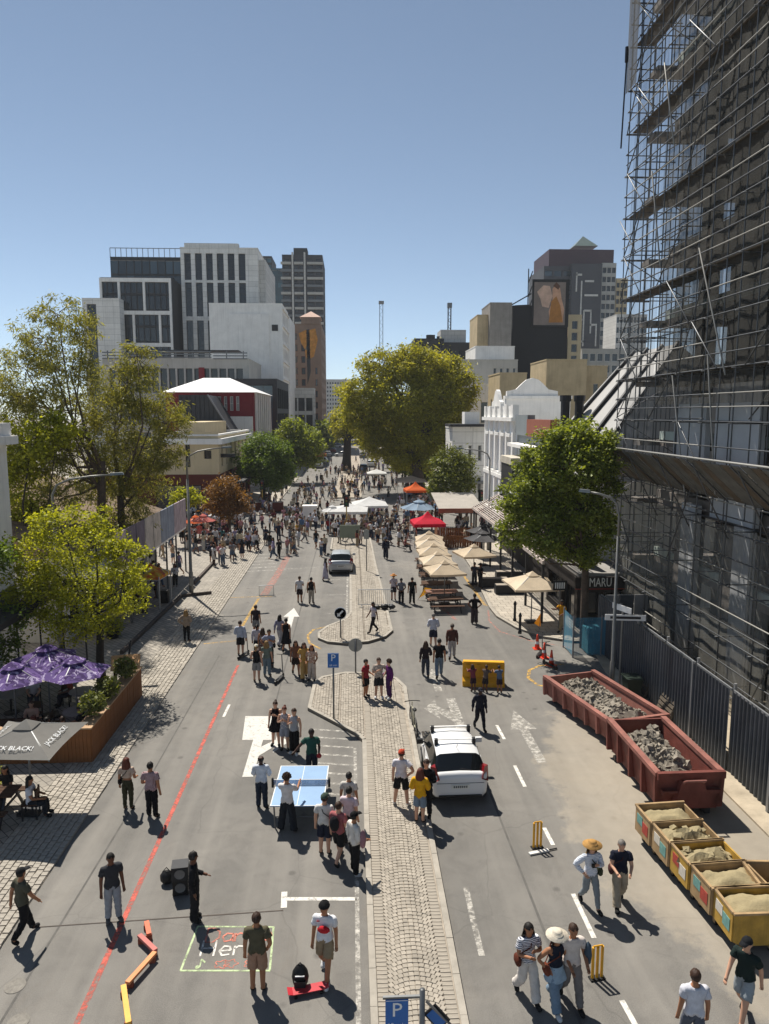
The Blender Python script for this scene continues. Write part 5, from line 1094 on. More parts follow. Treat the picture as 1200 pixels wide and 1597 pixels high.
# left street trees
tree('street_tree', 'dense bright green round tree beyond the cream corner building', (-10.6, 88, .12), 3.6, .28, clumps_px([(412, 698, 32, 20), (390, 715, 24, 20), (435, 715, 24, 22), (412, 728, 36, 22, -1), (445, 735, 16, 18), (385, 735, 14, 14), (420, 748, 30, 14)], 88), 18000, .26, .09, .1, LF_G, BARKD, 41, (0, 0), .23, 36)
tree('street_tree', 'darker green tree behind the bright round one on the left', (-10.2, 118, .12), 4.4, .3, clumps_px([(455, 670, 20, 16), (470, 690, 26, 22), (445, 690, 20, 18), (490, 685, 16, 18, 2), (480, 708, 24, 18), (455, 712, 24, 16)], 118), 8000, .42, .14, .1, LF_D, BARKD, 42, (0, 0), .28, 22)
tree('street_tree', 'brownish autumn tree standing in the crowd on the left', (-11.0, 65.2, .05), 2.2, .14, clumps_px([(355, 762, 26, 16), (338, 780, 20, 16), (372, 782, 18, 18), (355, 790, 30, 18)], 65.2), 7000, .22, .06, .2, LF_BR, BARK, 43, (0, 0), .28, 20)
tree('street_tree', 'small lime green tree beside the tall left lamp post', (-16.2, 62, .05), 2.4, .1, clumps_px([(280, 775, 16, 10), (300, 780, 14, 12), (278, 790, 14, 10), (290, 768, 12, 8)], 62), 2600, .2, .07, .1, LF_Y, BARKD, 44, (0, 0), .3, 14)
for k, (px, py, r_, Y) in enumerate(((512, 672, 16, 200), (505, 690, 14, 230), (520, 690, 12, 260))):
    X, Z = A(px, py, Y); tree('far_tree', 'dark far tree at the narrow end of the street, %s' % ('nearest of three', 'middle of three', 'farthest of three')[k], (X, Y, .1), 3.5, .3, clumps_px([(px, py - 4, r_, r_ * .7), (px - 4, py + 8, r_ * .8, r_ * .6), (px + 5, py + 8, r_ * .7, r_ * .6)], Y), 2500, .8, .3, .1, LF_D, BARKD, 50 + k, (0, 0), .3, 14)
for k, (px, py, r_, Y) in enumerate(((612, 712, 14, 150), (628, 724, 14, 125), (655, 735, 16, 108))):
    X, Z = A(px, py, Y); tree('street_tree', 'leafy street tree under the big crown, %s' % ('farthest of three', 'middle of three', 'nearest of three')[k], (max(X, 9.4), Y, .1), 3.0, .2, clumps_px([(px, py - 6, r_, r_ * .8), (px + 8, py + 4, r_, r_ * .7), (px - 6, py + 2, r_ * .7, r_ * .6)], Y), 3000, .5, .15, .2, LF_O, BARKD, 60 + k, (0, 0), .3, 14)
# right trees
tree('street_tree', 'compact olive green tree behind the timber pavilion', (11.0, 72, .12), 3.2, .2, clumps_px([(705, 712, 26, 14), (690, 732, 20, 20), (722, 730, 20, 20), (705, 745, 32, 22, -.6), (688, 760, 18, 16), (725, 758, 20, 16)], 72), 9000, .24, .08, .2, LF_O, BARK, 71, (0, 0), .28, 22)
tx, ty = G(912, 1010)
tree('street_tree', 'large dense glossy tree in front of the corner cafe on the right', (tx, ty, .05), 4.8, .19, clumps_px([(900, 678, 40, 26), (860, 690, 34, 24, -.6), (930, 700, 34, 34, .5), (840, 725, 36, 32, .6), (890, 730, 50, 40, -.8), (940, 745, 30, 38), (815, 775, 38, 36), (860, 785, 48, 40, .6), (910, 790, 44, 34, -.4), (805, 825, 28, 30, .5), (850, 835, 40, 34, -.8), (890, 845, 32, 32, .4), (930, 830, 30, 40), (912, 868, 22, 18, -.3)], ty), 44000, .15, .05, .2, LF_D, BARK, 72, (-.1, .1), .2, 44)
# planters and shrubs
def shrub(label, x, y, z, r_, h, n, mat, seed, L=.12):
    q = np.random.default_rng(seed); t = thing('shrub', label, 'shrub', (x, y, z)); s = MB()
    for k in range(6): a = q.uniform(0, 6.3); s.tube([(0, 0, 0), (r_ * .5 * math.cos(a), r_ * .5 * math.sin(a), h * .6), (r_ * .8 * math.cos(a), r_ * .8 * math.sin(a), h * .95)], [.02, .014, .006], 4)
    s.build('stem', BARK, t); u = q.normal(size=(n, 3)); u /= np.linalg.norm(u, axis=1)[:, None]; p = u * np.array([r_, r_, h / 2]) * (q.uniform(.2, 1, n) ** .5)[:, None] + np.array([0, 0, h * .6])
    put('foliage', leaf_mesh('foliage', leaves(p, L, L * .3, .1, q), mat), t); return t
# ================================================================== STREET FURNITURE
GALV = M('galvanised_pole', '#7f7f7c', .5, .15, 3, metal=.5); BLUE = M('sign_blue', '#2a62a8', .5, .08, 3); SGW = M('sign_white', '#d8dadb', .5, .05, 3); SGG = M('sign_back_grey', '#8b8e8c', .5, .1, 3, metal=.4); TIMB = M('weathered_timber', '#8c5a33', .8, .25, 3, .3, 30, island=.35, streak=.3); TIMD = M('dark_timber', '#4b3323', .85, .25, 3, .3, 30, island=.3); BLKM = M('black_plastic', '#151516', .5, .15, 5)
def lamp_post(label, x, y, z, h, reach, rot, arm_drop=.0, head=True):
    t = thing('lamp_post', label, 'lamp post', (x, y, z), rot)
    MB().lathe([(.13, 0), (.13, 1.4), (.1, 1.45), (.07, h * .8)], 10).build('pole', GALV, t, smooth=True)
    pts = [(0, 0, h * .8), (0, 0, h * .9), (reach * .08, 0, h * .955), (reach * .3, 0, h * .985), (reach * .65, 0, h), (reach, 0, h + .06)]
    MB().tube(pts, [.065, .06, .055, .05, .045, .04], 8).build('arm', GALV, t, smooth=True)
    MB().add([(reach - .05, -.1, h + .02), (reach + .55, -.13, h + .06), (reach + .55, .13, h + .06), (reach - .05, .1, h + .02), (reach - .05, -.06, h + .14), (reach + .5, -.08, h + .17), (reach + .5, .08, h + .17), (reach - .05, .06, h + .14)], [(0, 3, 2, 1), (4, 5, 6, 7), (0, 1, 5, 4), (1, 2, 6, 5), (2, 3, 7, 6), (3, 0, 4, 7)]).build('lamp_head', SGG, t)
    MB().box(-.12, .12, -.16, -.131, .6, 1.1).build('service_door', GALV, t); return t
lamp_post('tall grey lamp post on the left pavement with arm over the road', -9.95, 44.5, .05, 9.0, 2.2, R(20))
lamp_post('lamp post half hidden in the left eucalyptus foliage', -13.6, 33.5, .05, 8.3, 2.6, R(8))
lamp_post('lamp post beside the white terrace on the right', 11.2, 58, .12, 8.2, 2.2, R(165))
lamp_post('lamp post by the hoarding and the right tree', 10.35, 27.3, .0, 8.1, 1.6, R(155)).scale = (.72, .72, 1)
def sign_pole(name, label, x, y, z, h, cat='sign'):
    t = thing(name, label, cat, (x, y, z)); MB().tube([(0, 0, 0), (0, 0, h)], .035, 8).build('pole', METG, t, smooth=True); return t
def lettr(parent, txt, size, mat, loc, rot=(math.pi / 2, 0, 0), sx=1.0, extr=.003):
    o = put('lettering', text_mesh(txt, size, mat, extr), parent, loc, rot); o.scale = (sx, 1, 1); return o
# round blue arrow sign
x, y = G(531.5, 998); t = sign_pole('direction_sign', 'round blue keep left arrow sign on the island nose', x, y, .13, 1.5)
d = MB().lathe([(.3, -.01), (.3, .01)], 24).build('disc', BLUE, t, (0, -.05, 1.25), (R(90), 0, 0))
MB().add([(-.16, -.16, 0), (.02, -.15, 0), (-.03, -.08, 0), (.16, .1, 0), (.1, .17, 0), (-.08, -.02, 0), (-.15, .03, 0)], [(0, 1, 2, 3, 4, 5, 6)]).build('arrow', SGW, d, (0, 0, .014))
MB().lathe([(.3, 0), (.3, .004), (.28, .004), (.28, 0)], 24).build('rim', SGW, d, (0, 0, .0105))
# parking sign
x, y = G(521, 1126); t = sign_pole('parking_sign', 'blue parking sign on a pole at the wide end of the median', x, y, .13, 2.5); pl_ = MB().box(-.2, .2, -.06, -.04, 1.95, 2.5).build('panel', BLUE, t)
lettr(pl_, 'P', .36, SGW, (0, -.063, 2.32)); lettr(pl_, '60 min', .1, SGW, (0, -.063, 2.05)); MB().box(-.19, .19, -.064, -.061, 1.96, 1.97).box(-.19, .19, -.064, -.061, 2.48, 2.49).build('border', SGW, pl_)
x, y = G(555, 1053); t = sign_pole('round_sign', 'round road sign seen from its grey back behind the parking sign', x, y, .13, 1.45); MB().lathe([(.3, -.01), (.3, .01)], 24).build('disc', SGG, t, (0, .05, 1.2), (R(90), 0, 0)); MB().box(-.05, .05, .035, .038, .92, 1.48).build('clamp', METG, t)
# near P 60 min sign at the bottom edge
px_, pz = A(659, 1543, 10.2); t = thing('parking_sign', 'blue P 60 min sign on a bracket at the bottom edge', 'sign', (px_, 10.2, .13)); z1 = pz - .13
MB().tube([(0, 0, 0), (0, 0, z1)], .045, 8).build('pole', METG, t, smooth=True); MB().bar((0, 0, z1 - .12), (-.62, 0, z1 - .12), .04).build('bracket', METG, t)
pl_ = MB().box(-.58, -.22, -.03, -.01, z1 - .72, z1 - .14).build('panel', BLUE, t); lettr(pl_, 'P', .34, SGW, (-.4, -.034, z1 - .32)); lettr(pl_, '60 min', .115, SGW, (-.4, -.034, z1 - .58))
MB().box(-.57, -.23, -.033, -.031, z1 - .71, z1 - .7).box(-.57, -.23, -.033, -.031, z1 - .16, z1 - .15).build('border', SGW, pl_)
p2 = thing('tilted_sign', 'small dark sign tilted on the bracket right of the P 60 min sign', 'sign', (px_ + .06, 10.18, z1 - .12)); MB().obox((.17, 0, -.22), (.32, .03, .3), R(-25), 0, 0, R(38)).build('panel', METD, p2); MB().obox((.166, -.022, -.22), (.26, .006, .23), R(-25), 0, 0, R(38)).build('face', BLUE, p2)
MB().bar((0, 0, .06), (.38, -.1, -.28), .03).build('bracket', METG, p2)
# street name sign at the right corner
t = thing('street_name_sign', 'white street name boards on a post between tree and hoarding', 'sign', (10.9, 27.9, .06)); MB().tube([(0, 0, 0), (0, 0, 3.2)], .04, 8).build('post', GALV, t)
MB().obox((.1, -.05, 3.0), (1.6, .03, .24), R(-8)).build('name_board', SGW, t); MB().obox((.0, .1, 3.35), (.03, 1.1, .24), R(20)).build('name_board', SGW, t); MB().obox((.1, -.07, 3.0), (1.2, .01, .1), R(-8)).build('name_print', METD, t)
def traffic_light(label, px, py, h, rot=0, dbl=False, Y=None):
    x, y = G(px, py); t = thing('traffic_light', label, 'traffic light', (x, y, .05), rot); MB().tube([(0, 0, 0), (0, 0, h)], .06, 8).build('pole', M('yellow_signal_pole', '#b89a52', .6), t)
    for k in ((-.28, .28) if dbl else (0,)):
        hd_ = MB().box(k - .17, k + .17, -.2, .05, h - .95, h).build('signal_head', BLKM, t); MB().box(k - .24, k + .24, .055, .07, h - 1.05, h + .1).build('backboard', BLKM, hd_)
        for q, c_ in enumerate(('#7d1f1a', '#6b5a1e', '#1f5a35')): MB().lathe([(.1, 0), (.1, .03)], 10).build('lens', M('lens' + c_, c_, .3), hd_, (k, -.2, h - .2 - q * .28), (R(90), 0, 0))
traffic_light('traffic light on a pale pole beside the round screen board', 541, 836, 3.7); traffic_light('traffic light with red sign on the left corner by the green tree', 410, 800, 3.6)
traffic_light('twin headed traffic light near the white terrace', 753, 822, 3.6, R(20), True); traffic_light('traffic light in front of the brown pavilion', 693, 800, 3.4)
# red and white no entry style disc on the left corner
# tall thin pole on the island
x, y = G(572, 893); t = sign_pole('flag_pole', 'slim grey sign pole on the island behind the silver car', x, y, .13, 3.0, 'pole'); MB().box(-.18, .18, -.04, .0, 2.3, 2.95).build('panel', SGG, t)
# white crowd barrier
x, y = G(586, 949); t = thing('crowd_barrier', 'pale steel crowd barrier across the median island', 'barrier', (x, y, .13)); PS = M('barrier_steel', '#a9acae', .45, .1, 5, metal=.4)
MB().tube([(-1.0, 0, .12), (-1.0, 0, 1.0), (1.0, 0, 1.0), (1.0, 0, .12), (-1.0, 0, .12)], .022, 6).build('frame', PS, t)
for k in range(17): MB().tube([(-.9 + k * .1125, 0, .12), (-.9 + k * .1125, 0, 1.0)], .012, 4).build('bar', PS, t)
for s in (-.8, .8): MB().bar((s, -.28, .02), (s, .28, .02), .04).bar((s, 0, .02), (s, 0, .14), .04).build('foot', PS, t)
t = thing('bag_pile', 'dark bags on the island in front of the steel barrier', 'bags', (x + .5, y - .6, .13)); MB().ball((0, 0, .14), .26, .2, .16, 10).build('bag', BLKM, t, smooth=True); MB().ball((.42, .05, .12), .22, .17, .13, 10).build('bag', METD, t, smooth=True); MB().ball((-.4, .08, .1), .18, .15, .11, 10).build('bag', METD, t, smooth=True)
# bollards
for k, (px, py, lab) in enumerate(((803, 968, 'black bollard on the right corner, the farther of two'), (811, 988, 'black bollard on the right corner, the nearer of two'), (752, 862, 'dark bollard behind the cream umbrella'), (866, 1000, 'short black bollard near the right tree'))[:3]):
    x, y = G(px, py, .12); t = thing('bollard', lab, 'bollard', (x, y, .12)); MB().lathe([(.1, 0), (.1, .1), (.07, .15), (.065, .85), (.09, .9), (.09, .95), (.05, 1.05), (.02, 1.1)], 10).build('post', METD, t, smooth=True)
# cones
ORC = M('cone_orange', '#d8452a', .5, .12, 4)
for k, (px, py, lab) in enumerate(((838, 1012, 'traffic cone by the fallen scooters, the farthest'), (849, 1026, 'traffic cone among the scooters, the middle one'), (860, 1038, 'traffic cone beside the low red container'))):
    x, y = G(px, py); t = thing('traffic_cone', lab, 'cone', (x, y, 0), .3 * k); MB().box(-.19, .19, -.19, .19, .0, .035).build('base', ORC, t); MB().lathe([(.13, .036), (.05, .6), (.035, .72)], 12).build('cone', ORC, t, smooth=True); MB().lathe([(.1, .26), (.075, .42)], 12).build('band', SGW, t)
# flag on a thin pole
x, y = G(838, 1002); t = thing('small_flag', 'small orange flag on a leaning stick near the right kerb', 'flag', (x + .05, y + .1, 0)); MB().tube([(0, 0, 0), (.15, .05, 1.5)], .015, 6).build('stick', METG, t); MB().add([(.13, .05, 1.45), (-.2, .0, .95), (.1, .03, .75)], [(0, 1, 2)]).add([(.13, .052, 1.45), (.16, .1, .8), (.1, .032, .75)], [(0, 1, 2)]).build('cloth', canvas_mat('flag_orange', '#d98a24'), t)
t0 = G(648, 936); t = thing('small_flag', 'yellow feather flag fallen beside the walking trio', 'flag', (t0[0] + .25, t0[1], 0)); MB().tube([(-.1, 0, 0), (.35, 0, .75)], .015, 5).build('stick', METG, t); MB().add([(-.05, 0, .12), (.32, 0, .78), (.75, .02, .7), (.3, .02, .3)], [(0, 1, 2, 3)]).build('cloth', canvas_mat('flag_yellow', '#e0a22c'), t)
# kick scooters
def scooter(label, px, py, rz, tilt=0.0):
    x, y = G(px, py); t = thing('kick_scooter', label, 'scooter', (x, y, 0), rz)
    MB().box(-.35, .35, -.07, .07, .09, .13).build('deck', BLKM, t)
    for s in (-.45, .45): MB().tube([(s, -.03, .09), (s, .03, .09)], .09, 12).build('wheel', BLKM, t)
    MB().tube([(.44, 0, .12), (.34, 0, 1.05)], .022, 6).build('stem', METG, t); MB().tube([(.34, -.22, 1.05), (.34, .22, 1.05)], .016, 6).build('handlebar', BLKM, t)
scooter('kick scooter parked by the cones, the farther one', 842, 1022, R(60)); scooter('kick scooter parked by the cones, the nearer one', 858, 1040, R(110)); scooter('kick scooter standing by the woman in shorts and sandals', 436, 1062, R(75)); scooter('kick scooter ridden by the man in the pale shirt', 380, 1024, R(70))
scooter('kick scooter on the road near the pale traffic ring', 460, 862, R(80))
# bicycle leaning at the median kerb
x, y = G(645, 1140); t = thing('bicycle', 'pale bicycle standing at the right kerb of the median', 'bicycle', (x, y, 0), R(94)); BF = M('bike_cream', '#b5b09a', .4)
for s, nm in ((-.5, 'wheel'), (.5, 'wheel')):
    w_ = MB(); pts = [(s + .33 * math.cos(a), 0, .34 + .33 * math.sin(a)) for a in [i * math.pi / 10 for i in range(21)]]; w_.tube(pts, .022, 6, cap=False); o = w_.build('wheel', BLKM, t)
    sp_ = MB()
    for i in range(6): a = i * math.pi / 6; sp_.tube([(s - .31 * math.cos(a), 0, .34 - .31 * math.sin(a)), (s + .31 * math.cos(a), 0, .34 + .31 * math.sin(a))], .004, 3)
    sp_.build('spokes', METG, o)
MB().tube([(-.5, 0, .34), (-.08, 0, .3), (.32, 0, .82), (-.2, 0, .82), (-.08, 0, .3)], .02, 6).tube([(-.5, 0, .34), (-.2, 0, .82)], .014, 6).tube([(.5, 0, .34), (.34, 0, .82), (.3, 0, .98)], .018, 6).build('frame', BF, t)
MB().tube([(.26, -.28, 1.0), (.33, -.1, 1.0), (.33, .1, 1.0), (.26, .28, 1.0)], .016, 6).build('handlebar', BLKM, t); MB().ball((-.24, 0, .9), .14, .08, .05, 8).build('saddle', BLKM, t); MB().tube([(-.2, 0, .8), (-.23, 0, .9)], .014, 5).build('seat_post', METG, t)
MB().lathe([(.09, -.01), (.09, .01)], 10).build('chainring', METD, t, (-.08, -.05, .3), (R(90), 0, 0)); MB().bar((-.08, -.1, .3), (.06, -.1, .2), .025).build('pedal', METD, t)
# ================================================================== TABLES, GAMES
# table tennis table, placed by its corners
tc_ = [G(423, 1252, .76), G(501, 1252, .76), G(514, 1198, .76), G(440, 1198, .76)]; cx_ = sum(q[0] for q in tc_) / 4; cy_ = sum(q[1] for q in tc_) / 4
t = thing('table_tennis_table', 'blue table tennis table in the left lane with players', 'table', (cx_, cy_, 0), R(-2)); TB = M('table_blue', '#8aa6c6', .35, .06, 2); hw, hl = .72, 1.12
MB().box(-hw, hw, -hl, hl, .735, .76).build('table_top', TB, t)
for q in ((-hw, -hw + .025, -hl, hl), (hw - .025, hw, -hl, hl), (-hw + .025, hw - .025, -hl, -hl + .025), (-hw + .025, hw - .025, hl - .025, hl), (-.008, .008, -hl + .025, hl - .025)): MB().box(*q, .7605, .763).build('line', SGW, t)
MB().box(-hw - .1, hw + .1, -.006, .006, .765, .91).build('net', net_mat('table_net', '#5d7fa8', .6), t); MB().box(-hw - .1, hw + .1, -.008, .008, .905, .92).build('net_tape', SGW, t)
for s in (-1, 1): MB().box(s * (hw + .08) - .03, s * (hw + .08) + .03, -.05, .05, .7, .95).build('net_post', BLKM, t); 
for sx in (-1, 1):
    for sy in (-1, 1): MB().tube([(sx * (hw - .08), sy * (hl - .15), .73), (sx * (hw - .1), sy * (hl - .2), .03)], .022, 6).build('leg', METG, t)
for sy in (-1, 1): MB().tube([(-hw + .09, sy * (hl - .17), .35), (hw - .09, sy * (hl - .17), .35)], .015, 5).build('brace', METG, t)
# speaker stack on a trolley
x, y = G(283, 1392); t = thing('loudspeaker', 'black loudspeaker box stack beside the man in black', 'speaker', (x, y, 0), R(8)); t.scale = (.8, .8, .78); MB().box(-.22, .22, -.2, .2, .06, .52).build('cabinet', BLKM, t); MB().box(-.24, .24, -.22, .22, .525, .95).build('cabinet', METD, t)
for z in (.3, .75): MB().lathe([(.15, 0), (.15, .02), (.1, .01)], 14).build('cone', METG, t, (0, -.222 if z > .5 else -.202, z), (R(90), 0, 0))
for s in (-.18, .18): MB().tube([(s, -.15, .06), (s, -.09, .06)], .06, 8).build('wheel', BLKM, t)
x, y = G(261, 1378); t = thing('camera_bag', 'small black gear bag left of the loudspeaker', 'bag', (x, y, 0)); MB().ball((0, 0, .17), .17, .14, .17, 10).build('bag', BLKM, t, smooth=True); MB().tube([(-.1, 0, .3), (0, 0, .42), (.1, 0, .3)], .012, 5).build('handle', BLKM, t)
# cricket stumps
WIK = M('stump_yellow', '#dba22c', .5, .1, 5)
for px, py, lab in ((838, 1322, 'set of yellow cricket stumps further up the right road, beside a bat'), (931, 1526, 'set of yellow cricket stumps in front of the strolling trio')):
    x, y = G(px, py); t = thing('cricket_stumps', lab, 'stumps', (x, y, 0), R(10)); MB().box(-.16, .16, -.07, .07, 0, .03).build('base', BLKM, t)
    for s in (-.1, 0, .1): MB().tube([(s, 0, .03), (s, 0, .7)], .03, 8).build('stump', WIK, t)
    for s in (-.05, .05): MB().tube([(s - .05, 0, .72), (s + .05, 0, .72)], .016, 6).build('bail', WIK, t)
x, y = G(842, 1330); t = thing('cricket_bat', 'pale cricket bat lying by the farther stumps', 'bat', (x, y, 0), R(-75)); MB().box(-.05, .05, -.3, .25, .01, .05).build('blade', FRM, t); MB().tube([(0, .25, .03), (0, .5, .03)], .018, 6).build('handle', BLKM, t)
# chalk beams: wooden balance beams in a zigzag
for k, (a, b_, c_, lab) in enumerate((((229, 1441), (233, 1461), '#cf6a4a', 'orange red balance beam, farthest of the zigzag'), ((218, 1462), (243, 1486), '#b4655e', 'dull red balance beam, second of the zigzag'), ((242, 1489), (199, 1537), '#d68a58', 'orange balance beam, third of the zigzag'), ((193, 1541), (201, 1600), '#dba94c', 'yellow balance beam, nearest of the zigzag'))):
    pa, pb = G3(*a, .1), G3(*b_, .1); mid = ((pa[0] + pb[0]) / 2, (pa[1] + pb[1]) / 2); t = thing('balance_beam', lab, 'beam', (*mid, 0), 0, 'zigzag balance beams')
    da, db = (pa[0] - mid[0], pa[1] - mid[1]), (pb[0] - mid[0], pb[1] - mid[1]); MB().bar((*da, .15), (*db, .15), .1, .06).build('beam', M('beam' + c_, c_, .6, .15, 4), t)
    for q in (.8, -.8): MB().box(da[0] * q - .06, da[0] * q + .06, da[1] * q - .04, da[1] * q + .04, 0, .118).build('foot', M('beamfoot', '#8a4a35', .7), t)
# backpack and skateboard
x, y = G(470, 1546); t = thing('backpack', 'black backpack standing on the road by the skater', 'backpack', (x - .02, y + .1, 0)); MB().ball((0, 0, .24), .17, .12, .26, 12).build('bag', BLKM, t, smooth=True); MB().box(-.11, .11, -.15, -.1, .06, .24).build('pocket', METD, t); MB().tube([(-.05, 0, .48), (0, 0, .54), (.05, 0, .48)], .012, 5).build('handle', METD, t)
for z in (.22, .33): MB().box(-.09, .09, -.135, -.115, z, z + .02).build('reflective_strip', SGW, t)
x, y = G(481, 1549); t = thing('skateboard', 'red skateboard in front of the black backpack', 'skateboard', (x, y, 0), R(12)); SKR = M('skate_red', '#b8303a', .4)
MB().add([(-.4, -.1, .14), (-.3, -.1, .11), (.3, -.1, .11), (.4, -.1, .14), (.4, .1, .14), (.3, .1, .11), (-.3, .1, .11), (-.4, .1, .14), (-.4, -.1, .125), (-.3, -.1, .095), (.3, -.1, .095), (.4, -.1, .125), (.4, .1, .125), (.3, .1, .095), (-.3, .1, .095), (-.4, .1, .125)], [(0, 1, 6, 7), (1, 2, 5, 6), (2, 3, 4, 5), (0, 8, 9, 1), (1, 9, 10, 2), (2, 10, 11, 3), (8, 15, 14, 9), (9, 14, 13, 10), (10, 13, 12, 11), (3, 11, 12, 4), (7, 15, 8, 0)]).build('deck', SKR, t)
for sx in (-.25, .25):
    for sy in (-.08, .08): MB().tube([(sx, sy - .02, .035), (sx, sy + .02, .035)], .035, 8).build('wheel', BLKM, t)
# yellow plastic road barrier that children sit on
xa, ya = G(724, 1073); xb, yb = G(790, 1075); L_ = math.hypot(xb - xa, yb - ya); t = thing('road_barrier', 'wide yellow plastic barrier with children leaning over it', 'barrier', ((xa + xb) / 2, (ya + yb) / 2 + .45, 0), math.atan2(yb - ya, xb - xa)); YB = M('barrier_yellow', '#d9a01a', .45, .12, 2)
MB().add([(-L_ / 2, -.3, 0), (L_ / 2, -.3, 0), (L_ / 2, .3, 0), (-L_ / 2, .3, 0), (-L_ / 2, -.28, .22), (L_ / 2, -.28, .22), (L_ / 2, .28, .22), (-L_ / 2, .28, .22), (-L_ / 2, -.1, .38), (L_ / 2, -.1, .38), (L_ / 2, .1, .38), (-L_ / 2, .1, .38), (-L_ / 2, -.08, .95), (L_ / 2, -.08, .95), (L_ / 2, .08, .95), (-L_ / 2, .08, .95)], [(0, 1, 5, 4), (4, 5, 9, 8), (8, 9, 13, 12), (12, 13, 14, 15), (2, 3, 7, 6), (6, 7, 11, 10), (10, 11, 15, 14), (1, 2, 6, 5), (5, 6, 10, 9), (9, 10, 14, 13), (3, 0, 4, 7), (7, 4, 8, 11), (11, 8, 12, 15)]).build('body', YB, t)
for k in range(4): s = -L_ / 2 + (k + .5) * L_ / 4; MB().box(s - .06, s + .06, -.16, -.1, .38, .9).build('rib', YB, t)
MB().box(-L_ / 2 + .02, L_ / 2 - .02, -.12, .12, .952, 1.02).build('top_rail', YB, t)
# small football goals and hoop on the road
for px, py, w_, lab in ((416, 929, .9, 'small folding goal frame near the yellow line'), (441, 868, .8, 'small folding goal frame by the crossing')):
    x, y = G(px, py); t = thing('mini_goal', lab, 'goal', (x, y, 0)); MB().tube([(-w_ / 2, 0, 0), (-w_ / 2, 0, .65), (w_ / 2, 0, .65), (w_ / 2, 0, 0)], .02, 6).tube([(-w_ / 2, 0, .02), (w_ / 2, 0, .02)], .02, 6).build('frame', PS, t); MB().add([(-w_ / 2, 0, .65), (w_ / 2, 0, .65), (w_ / 2, .35, 0), (-w_ / 2, .35, 0)], [(0, 1, 2, 3)]).build('net', net_mat('goal_net', '#c7c7c2', .3), t)
# green-grey screen board with feet
x, y = G(546, 850); Yb = y; xl, z1 = A(530, 819, Yb); xr, z0 = A(562, 839, Yb); t = thing('display_board', 'blank grey green board facing us at the crowd edge', 'board', ((xl + xr) / 2, Yb, .13)); w_ = (xr - xl) / 2
MB().box(-w_, w_, -.05, .05, max(.5, z0 - .13), z1 - .13).build('panel', M('board_green', '#7b8373', .7, .08), t)
for s in (-1, 1): MB().box(s * (w_ - .08) - .04, s * (w_ - .08) + .04, -.04, .04, 0, z0 - .14).box(s * (w_ - .08) - .04, s * (w_ - .08) + .04, -.4, .4, 0, .05).build('leg', METD, t)
# ---- left timber terrace
TPL = (G(145, 1192), G(218, 1090)); tr_ = thing('terrace_planter', 'timber clad terrace wall with planter beside the cobbles on the left', 'planter', (-8.4, 22.5, .05)); hT = 1.12
pk = MB().box(0, .115, -.02, .02, 0, hT).mesh('plank', TIMB); pk2 = MB().box(-.02, .02, 0, .115, 0, hT).mesh('plank', TIMB)
for k in range(46): o = put('plank', pk, tr_, (-.12 - k * .122, random.uniform(-.006, .006), .01)); o.scale[2] = random.uniform(.985, 1.0)
for k in range(46): o = put('plank', pk2, tr_, (random.uniform(-.006, .006), .02 + k * .122, .01)); o.scale[2] = random.uniform(.985, 1.0)
MB().box(-5.7, .05, -.05, .22, hT + .012, hT + .06).build('top_board', M('pale_cap_timber', '#a98a6a', .7, .2, 3), tr_); MB().box(-.42, .05, .222, 5.7, hT + .012, hT + .06).build('top_board', MATS['pale_cap_timber'], tr_); MB().box(-.5, -.42, .222, 5.7, .0, hT).build('inner_board', TIMD, tr_)
for k, (dy, lab) in enumerate(((.9, 'nearest'), (2.4, 'middle'), (4.4, 'farthest'))): shrub('trailing shrub on the timber planter, the %s of three' % lab, -8.62, 22.5 + dy, hT + .1, .42, .75, 700, LF_O, 80 + k, .13)
sg = thing('menu_board', 'slanted timber board on the far end of the terrace', 'board', (-9.0, 28.2, .05)); MB().obox((0, 0, 1.35), (1.1, .05, .7), R(12), 0, R(-55)).build('panel', M('pale_ply', '#c99a6c', .7, .12), sg); MB().box(-.5, -.42, 0, .08, 0, 1.2).build('leg', TIMD, sg); MB().box(.42, .5, 0, .08, 0, 1.2).build('leg', TIMD, sg)
